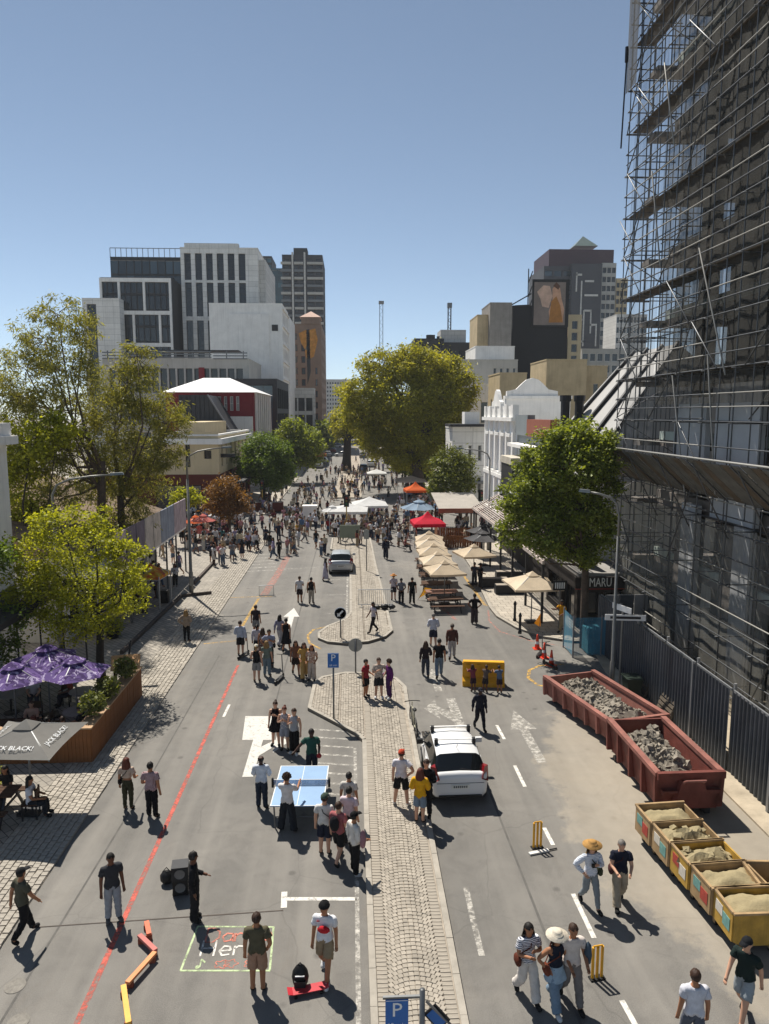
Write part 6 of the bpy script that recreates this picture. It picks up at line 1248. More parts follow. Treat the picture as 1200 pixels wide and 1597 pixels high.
# ================================================================== UMBRELLAS AND TENTS
def umbrella(name, label, x, y, z, half, hp, rise, mat, rz=0.0, sides=4, text=None, group=None, val=.0, polem=None, pole=True, sag=.12, parent=None, vent=True):
    """market umbrella; hp = height of the canopy rim, rise = rim to top"""
    t = thing(name, label, 'umbrella', (x, y, z), rz, group)
    n = sides; ang = [2 * math.pi * (i + .5) / n for i in range(n)]; rr = half * (math.sqrt(2) if n == 4 else 1.0)
    cor = [(rr * math.cos(a), rr * math.sin(a), hp) for a in ang]; topz = hp + rise; K = 5
    for i in range(n):
        a, b_ = Vector(cor[i]), Vector(cor[(i + 1) % n]); m = MB(); rows = []
        for j in range(K + 1):
            u = j / K; r_ = []
            for k in range(K + 1):
                w_ = k / K; p = a.lerp(b_, w_); q = Vector((0, 0, topz)).lerp(p, u); q.z += -sag * rise * math.sin(math.pi * u) * .35 - sag * rise * u * math.sin(math.pi * w_) * -.9 * 0 ; q.x *= 1 - .10 * u * math.sin(math.pi * w_); q.y *= 1 - .10 * u * math.sin(math.pi * w_); q.z -= .05 * half * u * math.sin(math.pi * w_); r_.append(q)
            rows.append(r_)
        m.add([q for r_ in rows for q in r_], [(j * (K + 1) + k, (j + 1) * (K + 1) + k, (j + 1) * (K + 1) + k + 1, j * (K + 1) + k + 1) for j in range(K) for k in range(K)])
        pn = m.build('canopy_panel', mat, t, smooth=True)
        if val: 
            e = rows[K]; m = MB(); m.add([q for q in e] + [q - Vector((0, 0, val)) for q in e], [(k, K + 1 + k, K + 2 + k, k + 1) for k in range(K)]); m.build('valance', mat, pn)
        if text and text[0]:
            e0, e1 = a, b_; mid = (e0 + e1) / 2; nrm = Vector((mid.x, mid.y, 0)).normalized(); slope = math.atan2(rise, mid.xy.length)
            u_ = .72; c_ = Vector((0, 0, topz)).lerp(mid, u_); c_.x *= 1 - .1 * u_; c_.y *= 1 - .1 * u_; c_.z -= sag * rise * math.sin(math.pi * u_) * .35 + .05 * half * u_; az_ = math.atan2(nrm.y, nrm.x) + math.pi / 2
            ctr = c_ + Vector((nrm.x * math.sin(slope), nrm.y * math.sin(slope), math.cos(slope))) * .055
            o = put('lettering', text_mesh(text[0], text[1], SGW, .002), pn, ctr, (slope, 0, az_))
    for i in range(n): MB().bar((0, 0, topz - .02), (cor[i][0] * .985, cor[i][1] * .985, hp - .04), .03, .03).build('rib', METG if polem is None else polem, t)
    if vent: MB().add([(.32 * half * math.cos(a), .32 * half * math.sin(a), topz - .2 * rise) for a in ang] + [(0, 0, topz + .1)], [(i, (i + 1) % n, n) for i in range(n)]).build('vent_cap', mat, t)
    if pole: MB().tube([(0, 0, 0), (0, 0, topz)], .03, 8).build('pole', polem or METG, t); MB().box(-.3, .3, -.3, .3, 0, .08).build('base', METD, t)
    return t
CRU = canvas_mat('cream_canvas', '#dccbb2', .3); CRD = canvas_mat('dirty_cream_canvas', '#d3c1a7', .3); GRU = canvas_mat('grey_canvas', '#7f7d79', .15); WHC = canvas_mat('white_canvas', '#dddddc', .3); RDC = canvas_mat('red_canvas', '#d11f3c', .35); ORCN = canvas_mat('orange_canvas', '#d8642a', .35); BLC = canvas_mat('blue_canvas', '#8ea3b8', .3); PKC = canvas_mat('pink_canvas', '#d2766f', .35); DKC = canvas_mat('charcoal_canvas', '#4b4a4c', .12)
def splash(nt, c):
    v_ = noise(nt, 2.2, 4, .6, dist=1.0); c = mix(nt, ramp(nt, v_, [(.5, (0,)), (.56, (.8,))]), c, C('#3a2358')); w_ = noise(nt, 3.4, 3, .6, dist=1.4); return mix(nt, ramp(nt, w_, [(.55, (0,)), (.62, (.8,))]), c, C('#cfc3e2'))
PUR = canvas_mat('purple_print_canvas', '#6b5590', .25, splash)
# grey umbrella
x, y = -9.05, 19.6
umbrella('grey_umbrella', 'grey umbrella lettered JACK BLACK! over the bench table on the left', x, y, .05, 1.2, 2.15, .5, GRU, R(-4), 4, ('JACK BLACK!', .2), sag=.1)
umbrella('purple_umbrella', 'purple printed umbrella, nearest the left edge', -11.55, 24.3, .05, 1.2, 2.2, .5, PUR, R(10), 6)
umbrella('purple_umbrella', 'purple printed umbrella, middle one farther back', -11.2, 26.2, .05, 1.3, 2.2, .5, PUR, R(30), 6)
umbrella('purple_umbrella', 'purple printed umbrella, right one beside the tree trunk', -9.75, 25.0, .05, 1.25, 2.15, .5, PUR, R(0), 6)
# cream umbrellas on the right: a row of five at the parking lane
CU = [(5.75, 52.6), (5.6, 50.2), (5.5, 47.5), (5.42, 44.6), (5.5, 41.8)]
for k, (x, y) in enumerate(CU): umbrella('cream_umbrella', 'cream cafe umbrella in the road side row, %s' % ('farthest', 'second farthest', 'middle', 'second nearest', 'nearest')[k], x, y, 0, 1.08, 2.0, .55, CRU if k % 2 else CRD, R(3 * (k - 2)), 4, group='row of cream umbrellas', val=.12)
x, y = G(738, 905); umbrella('cream_umbrella', 'cream umbrella standing alone right of the row', 8.1, 46.8, 0, 1.12, 2.05, .55, CRD, R(12), 4, val=.12)
umbrella('cream_umbrella', 'large cream umbrella with branded valance outside the corner cafe', 9.6, 37.3, .12, 1.3, 2.1, .6, CRU, R(4), 4, val=.1)
t = thing('umbrella_sign', 'dark sign panel with pale lettering on the big cream umbrella', 'sign', (10.75, 36.1, .12)); t.scale = (.8, .8, .88); MB().box(-.45, .45, -.04, .0, 2.3, 2.9).build('panel', BLKM, t); MB().tube([(0, 0, 0), (0, 0, 2.3)], .025, 6).build('post', METG, t)
for k in range(5): MB().box(-.34 + k * .14, -.26 + k * .14, -.05, -.041, 2.42, 2.78).build('letter_mark', SGW, t)
for k, (x, y, lab) in enumerate(((9.7, 52.0, 'charcoal branded umbrella beside the lamp post, the nearer'), (10.4, 55.5, 'charcoal branded umbrella by the timber pavilion, the farther'))): umbrella('dark_umbrella', lab, x, y, .12, 1.5, 2.0, .5, DKC, R(20), 6)
umbrella('blue_umbrella', 'big pale blue umbrella beyond the red tent', 6.56, 69.2, 0, 1.9, 2.2, .7, BLC, R(10), 8)
for k, (px, py, lab) in enumerate(((305, 802, 'orange red umbrella over the left crowd, the farther'), (317, 800, 'pink umbrella over the left crowd, right of the orange one'), (311, 818, 'pale pink umbrella over the left crowd, the nearest'))):
    X, Z = A(px, py, 62 + 2 * (1 - k % 2)); umbrella('pink_umbrella', lab, X, 62 + 2 * (1 - k % 2), .05, 1.1, Z - .7, .5, ORCN if k == 0 else PKC if k == 1 else canvas_mat('pale_pink_canvas', '#d79a98', .35), R(30 * k), 8)
def gazebo(label, x, y, z, half, hp, rise, mat, rz=0.0, val=.28, concave=.35, group=None):
    t = thing('gazebo_tent', label, 'tent', (x, y, z), rz, group); K = 6; cor = [(-half, -half), (half, -half), (half, half), (-half, half)]
    for i in range(4):
        a, b_ = Vector((*cor[i], hp)), Vector((*cor[(i + 1) % 4], hp)); m = MB(); vs = []
        for j in range(K + 1):
            u = j / K
            for k in range(K + 1):
                p = a.lerp(b_, k / K); q = Vector((0, 0, hp + rise)).lerp(p, u); q.z = hp + rise * ((1 - u) * (1 - concave * math.sin(math.pi * u))); vs.append(q)
        m.add(vs, [(j * (K + 1) + k, (j + 1) * (K + 1) + k, (j + 1) * (K + 1) + k + 1, j * (K + 1) + k + 1) for j in range(K) for k in range(K)]); pn = m.build('roof_panel', mat, t, smooth=True)
        MB().add([a, b_, b_ - Vector((0, 0, val)), a - Vector((0, 0, val))], [(0, 3, 2, 1)]).build('valance', mat, pn)
    for cx, cy in cor: MB().box(cx * .98 - .025, cx * .98 + .025, cy * .98 - .025, cy * .98 + .025, 0, hp - .01).build('leg', PS, t)
    for i in range(4): a, b_ = cor[i], cor[(i + 1) % 4]; MB().bar((a[0] * .98, a[1] * .98, hp - .2), (b_[0] * .98, b_[1] * .98, hp - .2), .03).build('truss', PS, t)
    return t
gazebo('bright red pop-up tent beyond the cream umbrellas', 6.55, 61.2, 0, 1.35, 2.0, .95, RDC, R(3))
gazebo('orange pop-up tent on the right street side', 7.8, 87, 0, 1.3, 2.1, 1.0, ORCN, R(5))
x, y = G(575, 800); gazebo('white pop-up tent in the middle crowd, right of two', 1.85, 72.3, 0, 1.75, 2.2, .75, WHC, R(2), .2, .15); gazebo('white pop-up tent in the middle crowd, left of two', -.2, 67.9, .13, 1.75, 2.1, .6, WHC, R(-3), .2, .15)
umbrella('white_umbrella', 'white round umbrella left of the white tents', -1.75, 67.4, 0, 1.1, 2.2, .45, WHC, 0, 8)
gazebo('small white tent far up the road right of the median', 4.0, 112, 0, 1.5, 2.1, .6, WHC, 0, .2, .1)
gazebo('pale stall tent at the right kerb before the orange tent', 8.3, 100, 0, 2.0, 2.1, .6, canvas_mat('pale_peach_canvas', '#d8c4b4', .3), 0, .2, .1)
gazebo('orange brown stall roof far up on the left lane', -8.0, 160, 0, 2.6, 2.4, 1.0, canvas_mat('rust_canvas', '#b0683c', .3), 0, .5, .1)
def flames(nt, c):
    a = noise(nt, 1.3, 4, .6, dist=1.2); return ramp(nt, a, [(.3, C('#d9d4de')), (.42, C('#d8c04a')), (.55, C('#d97a2a')), (.7, C('#7a3a7a'))])
x, y = G(240, 960); gazebo('small tent with flame coloured roof on the left pavement', -11.6, 41.6, .05, .85, 2.0, .6, canvas_mat('flame_canvas', '#d8c04a', .35, flames), R(-8), .18, .2)
# timber pavilion
xa, za = A(690, 805, 63); t = thing('timber_pavilion', 'brown timber pavilion with pale flat roof on the right', 'pavilion', (9.6, 65.2, .05)); RFG = M('pavilion_roof', '#9a948c', .8, .12, 1)
MB().add([(-1.9, -2.2, 2.75), (2.1, -2.2, 2.75), (2.1, 4, 3.5), (-1.9, 4, 3.5), (-1.9, -2.2, 2.85), (2.1, -2.2, 2.85), (2.1, 4, 3.6), (-1.9, 4, 3.6)], [(0, 3, 2, 1), (4, 5, 6, 7), (0, 1, 5, 4), (1, 2, 6, 5), (2, 3, 7, 6), (3, 0, 4, 7)]).build('roof', RFG, t); MB().box(-1.92, 2.12, -2.26, -2.203, 2.45, 2.86).build('fascia', M('rust_fascia', '#8a5a46', .8), t)
for sx in (-1.8, 2.0):
    for sy in (-2.0, 1, 3.8): MB().box(sx - .07, sx + .07, sy - .07, sy + .07, 0, 2.74).build('post', TIMD, t)
pv = MB().box(-.09, .09, -.02, .02, 0, 1.05).mesh('slat', TIMB)
for k in range(20): put('slat', pv, t, (-1.8 + k * .2, -2.1, .05))
for k in range(10): put('slat', pv, t, (-1.95, -1.9 + k * .2, .05), R(90))
t = thing('timber_screen', 'low timber slat enclosure right of the red tent', 'fence', (8.3, 60.6, .0))
for k in range(18): put('slat', pv, t, (-.9 + k * .19, -.6 - .08 * k, .02))
# ---- tables and benches under the umbrellas
def picnic(label, x, y, z, rz=0.0, w=1.7, mat=None, group='cafe tables'):
    t = thing('picnic_table', label, 'table', (x, y, z), rz, group); mat = mat or TIMD
    for k in range(4): MB().box(-w / 2, w / 2, -.34 + k * .175, -.18 + k * .175, .72, .755).build('top_board', mat, t)
    for s in (-1, 1):
        for k in range(2): MB().box(-w / 2, w / 2, min(s * (.55 + k * .14), s * (.67 + k * .14)), max(s * (.55 + k * .14), s * (.67 + k * .14)), .43, .46).build('bench_board', mat, t)
        MB().bar((s * (w / 2 - .2), -.72, .0), (s * (w / 2 - .2), -.25, .72), .06).bar((s * (w / 2 - .2), .72, .0), (s * (w / 2 - .2), .25, .72), .06).bar((s * (w / 2 - .2), -.75, .41), (s * (w / 2 - .2), .75, .41), .05).build('leg', METD, t)
    return t
REDT = M('rust_bench', '#7d5a4c', .7, .2, 4)
k = 0
for (x, y) in ((5.35, 41.9), (5.4, 40.2), (5.3, 44.0), (5.45, 46.4), (5.5, 49.0), (5.6, 51.6)):
    picnic('dark cafe table with benches under the cream umbrellas, %s from the near end' % ('second', 'first', 'third', 'fourth', 'fifth', 'sixth')[k], x, y, 0, R(2), 1.9, REDT if k == 0 else None, 'cafe tables under the cream umbrellas'); k += 1
for k, (x, y) in enumerate(((9.2, 45.4), (9.8, 43.6), (10.6, 47.4))): 
    t = thing('planter_box', 'long low dark planter on the right pavement, %s of three' % ('first', 'second', 'third')[k], 'planter', (x, y, .12), 0); MB().box(-.9, .9, -.3, .3, 0, .55).build('box', METD, t); MB().box(-.85, .85, -.25, .25, .552, .58).build('soil', BEDD, t)
picnic('picnic table under the grey umbrella on the left', -10.1, 19.4, .05, R(0), 1.5, TIMD, 'terrace tables'); picnic('table by the terrace front under the purple umbrella', -11.6, 24.0, .05, R(5), 1.8, TIMD, 'terrace tables')
for k, (x, y) in enumerate(((-10.2, 26.8), (-12.8, 26.6), (-9.7, 24.9))):
    t = thing('round_table', 'round grey terrace table, %s' % ('by the tree trunk', 'deep under the middle purple umbrella', 'near the planter inside the terrace')[k], 'table', (x, y, .05), 0, 'round terrace tables'); MB().lathe([(.5, .72), (.5, .75)], 16).build('table_top', M('grey_table', '#8f8b84', .6), t); MB().tube([(0, 0, .03), (0, 0, .72)], .04, 8).build('stem', METD, t); MB().lathe([(.28, 0), (.28, .03)], 12).build('foot', METD, t)
def chair(label, x, y, z, rz, group='terrace chairs'):
    t = thing('chair', label, 'chair', (x, y, z), rz, group); MB().box(-.2, .2, -.2, .2, .43, .46).build('seat', TIMD, t); MB().box(-.2, .2, .18, .21, .6, .85).build('backrest', TIMD, t)
    for sx in (-.18, .18):
        for sy in (-.18, .18): MB().box(sx - .018, sx + .018, sy - .018, sy + .018, 0, .43 if sy < 0 else .86).build('leg', METD, t)
    return t
chair('dark wooden chair of the woman in white, left foreground', -8.95, 19.3, .05, R(-80))
for k, (x, y, a) in enumerate(((-10.9, 27.3, 60), (-9.5, 27.0, -70), (-12.2, 27.2, -50), (-10.3, 24.6, 90), (-11.4, 25.4, 0))): chair('dark terrace chair %s' % ('left of the trunk side table', 'right of the trunk side table', 'beside the table under the middle purple umbrella', 'at the planter side table', 'behind the table by the terrace front')[k], x, y, .05, R(a))
t = thing('bench', 'low timber bench at the left edge in front of the picnic table', 'bench', (-10.4, 17.8, .05)); MB().box(-1.2, .9, -.2, .2, .42, .48).build('seat', M('pale_cap_timber', '#a98a6a'), t); MB().box(-1.0, -.92, -.18, .18, 0, .42).build('leg', TIMD, t); MB().box(.7, .78, -.18, .18, 0, .42).build('leg', TIMD, t)
shrub('bright green potted plant at the left edge under the grey umbrella', -10.6, 20.3, .05, .4, 1.2, 700, LF_Y, 90)
shrub('shrub at the foot of the left pavement tent', -12.0, 35.8, .05, .6, 1.0, 900, LF_Y, 91)
t = thing('plant_pot', 'dark pot with the shrub beside the left tree', 'pot', (-12.0, 35.8, .05)); MB().lathe([(.28, 0), (.38, .4), (.36, .42)], 12).build('pot', METD, t)
x, y = G(245, 942); t = thing('loudspeaker', 'black speaker on the ground inside the flame coloured tent', 'speaker', (-11.1, 42.6, .05)); MB().box(-.22, .22, -.2, .2, .0, .75).build('cabinet', BLKM, t); MB().lathe([(.14, 0), (.14, .02)], 12).build('cone', METD, t, (0, -.2, .4), (R(90), 0, 0))
# white trailer cart in the crowd and low planters at the far left corner
x, y = G(484, 818); t = thing('vending_cart', 'white box cart standing among the crowd left of the tents', 'cart', (x, y, 0)); MB().box(-.7, .7, -.5, .5, .55, 1.9).build('box', WH2, t); MB().box(-.75, .75, -.55, .55, 1.902, 1.98).build('lid', WH2, t)
for s in (-.6, .6): MB().tube([(s - .05, 0, .3), (s + .05, 0, .3)], .3, 12).build('wheel', BLKM, t)
MB().box(-.6, .6, -.45, .45, .3, .548).build('chassis', METD, t)
t = thing('yellow_stall', 'yellow counter of the stall under the white tents', 'stall', (-.2, 68.6, 0)); MB().box(-.8, .8, -.3, .3, 0, 1.0).build('counter', M('stall_yellow', '#d1a22a', .6), t); MB().box(-.85, .85, -.35, .35, 1.002, 1.06).build('top', TIMB, t)
x, y = G(343, 782)
bq = thing('planter_wall', 'dark brick planter wall on the far left corner', 'planter', (-9.6, 83, .12)); MB().box(-1.8, 1.8, -.5, .5, 0, 1.0).build('wall', BRN, bq); MB().box(-1.7, 1.7, -.4, .4, 1.002, 1.05).build('soil', BEDD, bq)
# leaning timber pole on the terrace (as in front of the left tree)
t = thing('leaning_pole', 'dark pole slanting over the left pavement from the terrace end', 'pole', (-9.2, 28.6, .05)); MB().tube([(0, 0, 0), (.2, .4, 2.0)], .04, 6).build('pole', METD, t)
# lamp-like string posts on the left terrace
for k in range(5): 
    t = thing('terrace_post', 'slim black post behind the purple umbrellas, %s from the left' % ('first', 'second', 'third', 'fourth', 'fifth')[k], 'post', (-15.2 + k * .85, 30.5 + .3 * k, .05), 0, 'terrace posts'); MB().tube([(0, 0, 0), (0, 0, 3.0)], .04, 6).build('post', METD, t); MB().ball((0, 0, 3.06), .06, n=8).build('cap', METD, t)
# ================================================================== VEHICLES
CARW = M('car_white', '#d2d3d4', .25, .03, .5, spec=.6); CARS = M('car_silver', '#a7abb0', .3, .04, .5, spec=.6, metal=.3); TYRE = M('tyre', '#18181a', .85); RIM = M('rim_alloy', '#8f9194', .35, metal=.7); TLR = M('tail_lamp', '#7c1218', .25, .1, 8, spec=.6); HDL = M('head_lamp', '#c9ced2', .15, spec=.7); PLATE = M('number_plate', '#cfcfc8', .5); CGL = glass_mat('car_glass', '#14181b', .05)
def car(name, label, x, y, rz, mat, L=3.8, W=1.69, Hh=1.52, rack=False, detail=True, group=None, cat='car', boot=.0):
    """lofted hatchback, rear at -y; boot > 0 gives a saloon deck"""
    t = thing(name, label, cat, (x, y, 0), rz, group); l = L / 2; w = W / 2
    # stations: y, z_bottom, z_belt, z_roof(or None), half width belt, half width roof
    st = [(-l, .42, .78, None, .80, .0), (-l + .03, .30, .92, None, .9, 0), (-l + .12 + boot * .1, .26, .98, None, .96, 0)]
    if boot: st += [(-l + boot, .24, .98, None, .98, 0)]
    yb = -l + (.16 + boot if not boot else boot + .05)
    st += [(yb + .02, .22, .99, 1.0, .97, .84), (yb + .36, .2, .98, Hh * .955, .985, .74), (yb + .75, .2, .97, Hh * .99, 1.0, .73), (yb + 1.35, .2, .95, Hh, 1.0, .73), (yb + 1.9, .2, .93, Hh * .975, 1.0, .71), (yb + 2.15, .2, .92, Hh * .93, 1.0, .70), (yb + 2.85 - boot * .3, .22, .93, .95, .98, .8), (l - .45, .24, .84, None, .94, 0), (l - .12, .28, .70, None, .86, 0), (l, .40, .58, None, .72, 0)]
    rings = []
    for (yy, zb, zk, zr, wb, wr) in st:
        a = w * wb; lo = [(0, zb), (a * .86, zb), (a * .97, zb + .10), (a * 1.0, (zb + zk) / 2), (a * .985, zk - .06), (a * .95, zk)]
        if zr is None: hi = [(a * .86, zk + .02), (a * .6, zk + .035), (0, zk + .045)]
        else: hi = [(w * wr * .98 + .03, zr - .07), (w * wr * .86, zr - .01), (0, zr + .015)]
        rings.append([(px, yy, pz) for px, pz in lo + hi])
    n = len(rings[0]); parts = {'body': MB(), 'window': MB()}
    for i in range(len(st) - 1):
        cab = st[i][3] is not None and st[i + 1][3] is not None
        for j in range(n - 1):
            k = 'body'
            if cab and j == 5 and 3 + (1 if boot else 0) <= i < len(st) - 4: k = 'window'
            slope = cab and abs(st[i][3] - st[i + 1][3]) > .25
            if slope and j in (6, 7): k = 'window'
            for s in (1, -1):
                q = [rings[i][j], rings[i][j + 1], rings[i + 1][j + 1], rings[i + 1][j]]; q = [(s * p[0], p[1], p[2]) for p in q]
                parts[k].add(q, [(0, 1, 2, 3) if s < 0 else (3, 2, 1, 0)])
    for e in (0, -1):
        r_ = rings[e]; pts = r_ + [(-p[0], p[1], p[2]) for p in r_[::-1]]; parts['body'].add(pts, [list(range(len(pts))) if e else list(range(len(pts)))[::-1]])
    for k in parts:
        me = parts[k].mesh(k, mat if k == 'body' else CGL, True)
        import bmesh
        bm = bmesh.new(); bm.from_mesh(me); bmesh.ops.remove_doubles(bm, verts=bm.verts, dist=.001); bmesh.ops.recalc_face_normals(bm, faces=bm.faces); bm.to_mesh(me); bm.free()
        put(k, me, t)
    for sy in (-l + .62, l - .68):
        for s in (-1, 1):
            wh = MB().tube([(s * (w - .2), sy, .3), (s * (w + .005), sy, .3)], .3, 18).build('wheel', TYRE, t); MB().lathe([(.19, 0), (.17, .015), (.05, .02)], 12).build('rim', RIM, wh, (s * (w + .008), sy, .3), (0, s * R(90), 0))
    if not detail: 
        for s in (-1, 1): MB().box(s * (w - .14) - .1, s * (w - .14) + .1, -l - .005, -l + .1, .72, .92).build('tail_lamp', TLR, t)
        return t
    for s in (-1, 1):
        MB().add([(s * (w * .93), -l + .0, .78), (s * (w * 1.0), -l + .26, .8), (s * (w * .985), -l + .3, 1.12), (s * (w * .83), -l + .13, 1.16), (s * (w * .7), -l - .03, .86), (s * w * .8, -l + .5, .8), (s * w * .8, -l + .5, 1.1)], [(0, 1, 2, 3, 4), (1, 5, 6, 2), (2, 6, 3), (0, 4, 5), (4, 3, 6, 5), (0, 5, 1)]).build('tail_lamp', TLR, t, (s * .02, -.035, 0))
        MB().obox((s * w * .7, l - .14, .68), (.3, .2, .16), s * -.5).build('headlight', HDL, t)
        mr = MB().obox((s * (w + .1), .55, 1.0), (.2, .1, .15)).build('wing_mirror', BLKM if s < 0 else mat, t); MB().bar((s * (w - .1), .55, .95), (s * (w + .03), .55, .98), .04).build('mirror_arm', BLKM, mr)
        for yy in (-.25, .62): MB().box(s * (w + .001) - .012, s * (w + .001) + .012, yy - .1, yy + .04, .83, .86).build('door_handle', mat, t)
        MB().box(s * (w * .995) - .006, s * (w * .995) + .006, .18, .2, .35, .95).build('door_gap', BLKM, t)
    MB().box(-w * .82, w * .82, -l - .012, -l + .04, .715, .728).build('hatch_gap', METG, t)
    MB().box(-.26, .26, -l - .022, -l - .004, .56, .68).build('number_plate', PLATE, t)
    for k in range(7): MB().box(-.2 + k * .06, -.165 + k * .06, -l - .026, -l - .0225, .59, .65).build('plate_mark', METD, t)
    MB().box(-w * .75, w * .75, -l - .03, -l + .05, .3, .36).build('bumper_trim', BLKM, t); MB().bar((0, -l + .1, 1.12), (.33, -l + .08, 1.06), .02).build('rear_wiper', BLKM, t); MB().lathe([(.05, 0), (.05, .012)], 12).build('badge', METG, t, (0, -l + .06, .93), (R(80), 0, 0))
    MB().box(-w * .6, w * .6, l - .08, l + .01, .42, .52).build('grille', BLKM, t); MB().tube([(0, -l + .75, Hh), (0, -l + .62, Hh + .16)], .008, 5).build('aerial', BLKM, t)
    if rack:
        for yy in (-.55, .35):
            MB().bar((-w * .76, yy, Hh + .11), (w * .76, yy, Hh + .11), .05, .025).build('roof_bar', WH2, t)
            for s in (-1, 1): MB().obox((s * w * .68, yy, Hh + .03), (.1, .12, .2)).build('bar_foot', BLKM, t)
    return t
car('hatchback_car', 'white hatchback with roof bars seen from behind on the right road', 3.05, 21.0, R(1), CARW, 3.25, 1.66, 1.44, True)
car('hatchback_car', 'white silver hatchback parked beyond the island in the left road', -.75, 51.7, R(0), CARS, 3.9, 1.7, 1.46)
CC = [('far_white', '#c6c7c8'), ('far_silver', '#8f9398'), ('far_dark', '#2c2f34'), ('far_red', '#6b2526'), ('far_blue', '#3d5570'), ('far_grey', '#5c5e61')]
CM = [M('paint_' + n, c, .3, .04, .5, spec=.5) for n, c in CC]; CN = ('white', 'silver', 'dark', 'red', 'blue', 'grey')
far = [(579, 728, 0, 0), (567, 735, 2, 0), (566, 714, 5, 0), (622, 738, 1, 8), (616, 722, 2, 8), (630, 730, 0, 8), (608, 706, 1, 10), (590, 708, 0, 90), (598, 706, 5, 80), (512, 712, 1, 0), (520, 706, 3, 0), (505, 722, 0, -5), (497, 730, 1, -5), (524, 698, 0, 90), (514, 694, 2, 0), (534, 712, 0, 90), (583, 700, 3, 0), (604, 698, 0, 90), (618, 704, 2, 60), (505, 698, 4, 0)]
protos = {}
for k, (px, py, c_, a) in enumerate(far):
    x, y = G(px, py); lab = 'far %s car %s' % (CN[c_], ('first', 'second', 'third', 'fourth', 'fifth', 'sixth', 'seventh', 'eighth')[sum(1 for q in far[:k] if q[2] == c_)] + ' of its colour counting along the far traffic')
    if c_ not in protos: protos[c_] = car('far_car', lab, x, y, R(a), CM[c_], 4.0, 1.7, 1.48, False, False, 'cars parked far up the street', boot=.35 if c_ % 2 else 0)
    else: dup(protos[c_], (x, y, 0), R(a), lab)
t = car('delivery_van', 'white van parked on the far left side street corner', -13.4, 74.5, R(88), CM[0], 4.4, 1.8, 1.9, False, False, None, 'van')
# ================================================================== PEOPLE
SKIN = {'p': M('skin_pale', '#c2967c', .6, .08, 6), 't': M('skin_tan', '#9c6c4e', .6, .08, 6), 'b': M('skin_brown', '#67422f', .6, .08, 6), 'd': M('skin_dark', '#40291f', .6, .08, 6)}
HAIRM = {'k': M('hair_black', '#16120f', .6, .25, 12, .3, 60), 'n': M('hair_brown', '#38251a', .6, .25, 12, .3, 60), 'a': M('hair_auburn', '#5c2a1c', .6, .25, 12, .3, 60), 'l': M('hair_blond', '#8a6c42', .6, .25, 12, .3, 60), 'g': M('hair_grey', '#77726c', .6, .25, 12, .3, 60)}
EYE = M('eye_dark', '#120e0c', .3)
ARM = {'down': ((.05, .03, -.29), (.07, -.03, -.55)), 'fwd': ((.05, -.10, -.27), (.04, -.25, -.47)), 'bck': ((.05, .12, -.26), (.06, .15, -.52)), 'phone': ((.05, -.05, -.28), (-.07, -.27, -.2)), 'hip': ((.2, .09, -.23), (.03, -.03, -.42)), 'up': ((.12, -.14, -.16), (.08, -.22, .1)), 'reach': ((.05, -.2, -.2), (.03, -.45, -.13)), 'pocket': ((.1, .07, -.27), (.02, -.06, -.47)), 'back': ((.1, .13, -.26), (-.05, .17, -.42)), 'chest': ((.07, -.05, -.28), (-.13, -.22, -.13)), 'hold': ((.07, .02, -.29), (.03, -.24, -.38)), 'out': ((.2, -.02, -.2), (.36, -.1, -.34)), 'lap': ((.06, -.1, -.27), (-.02, -.32, -.32))}
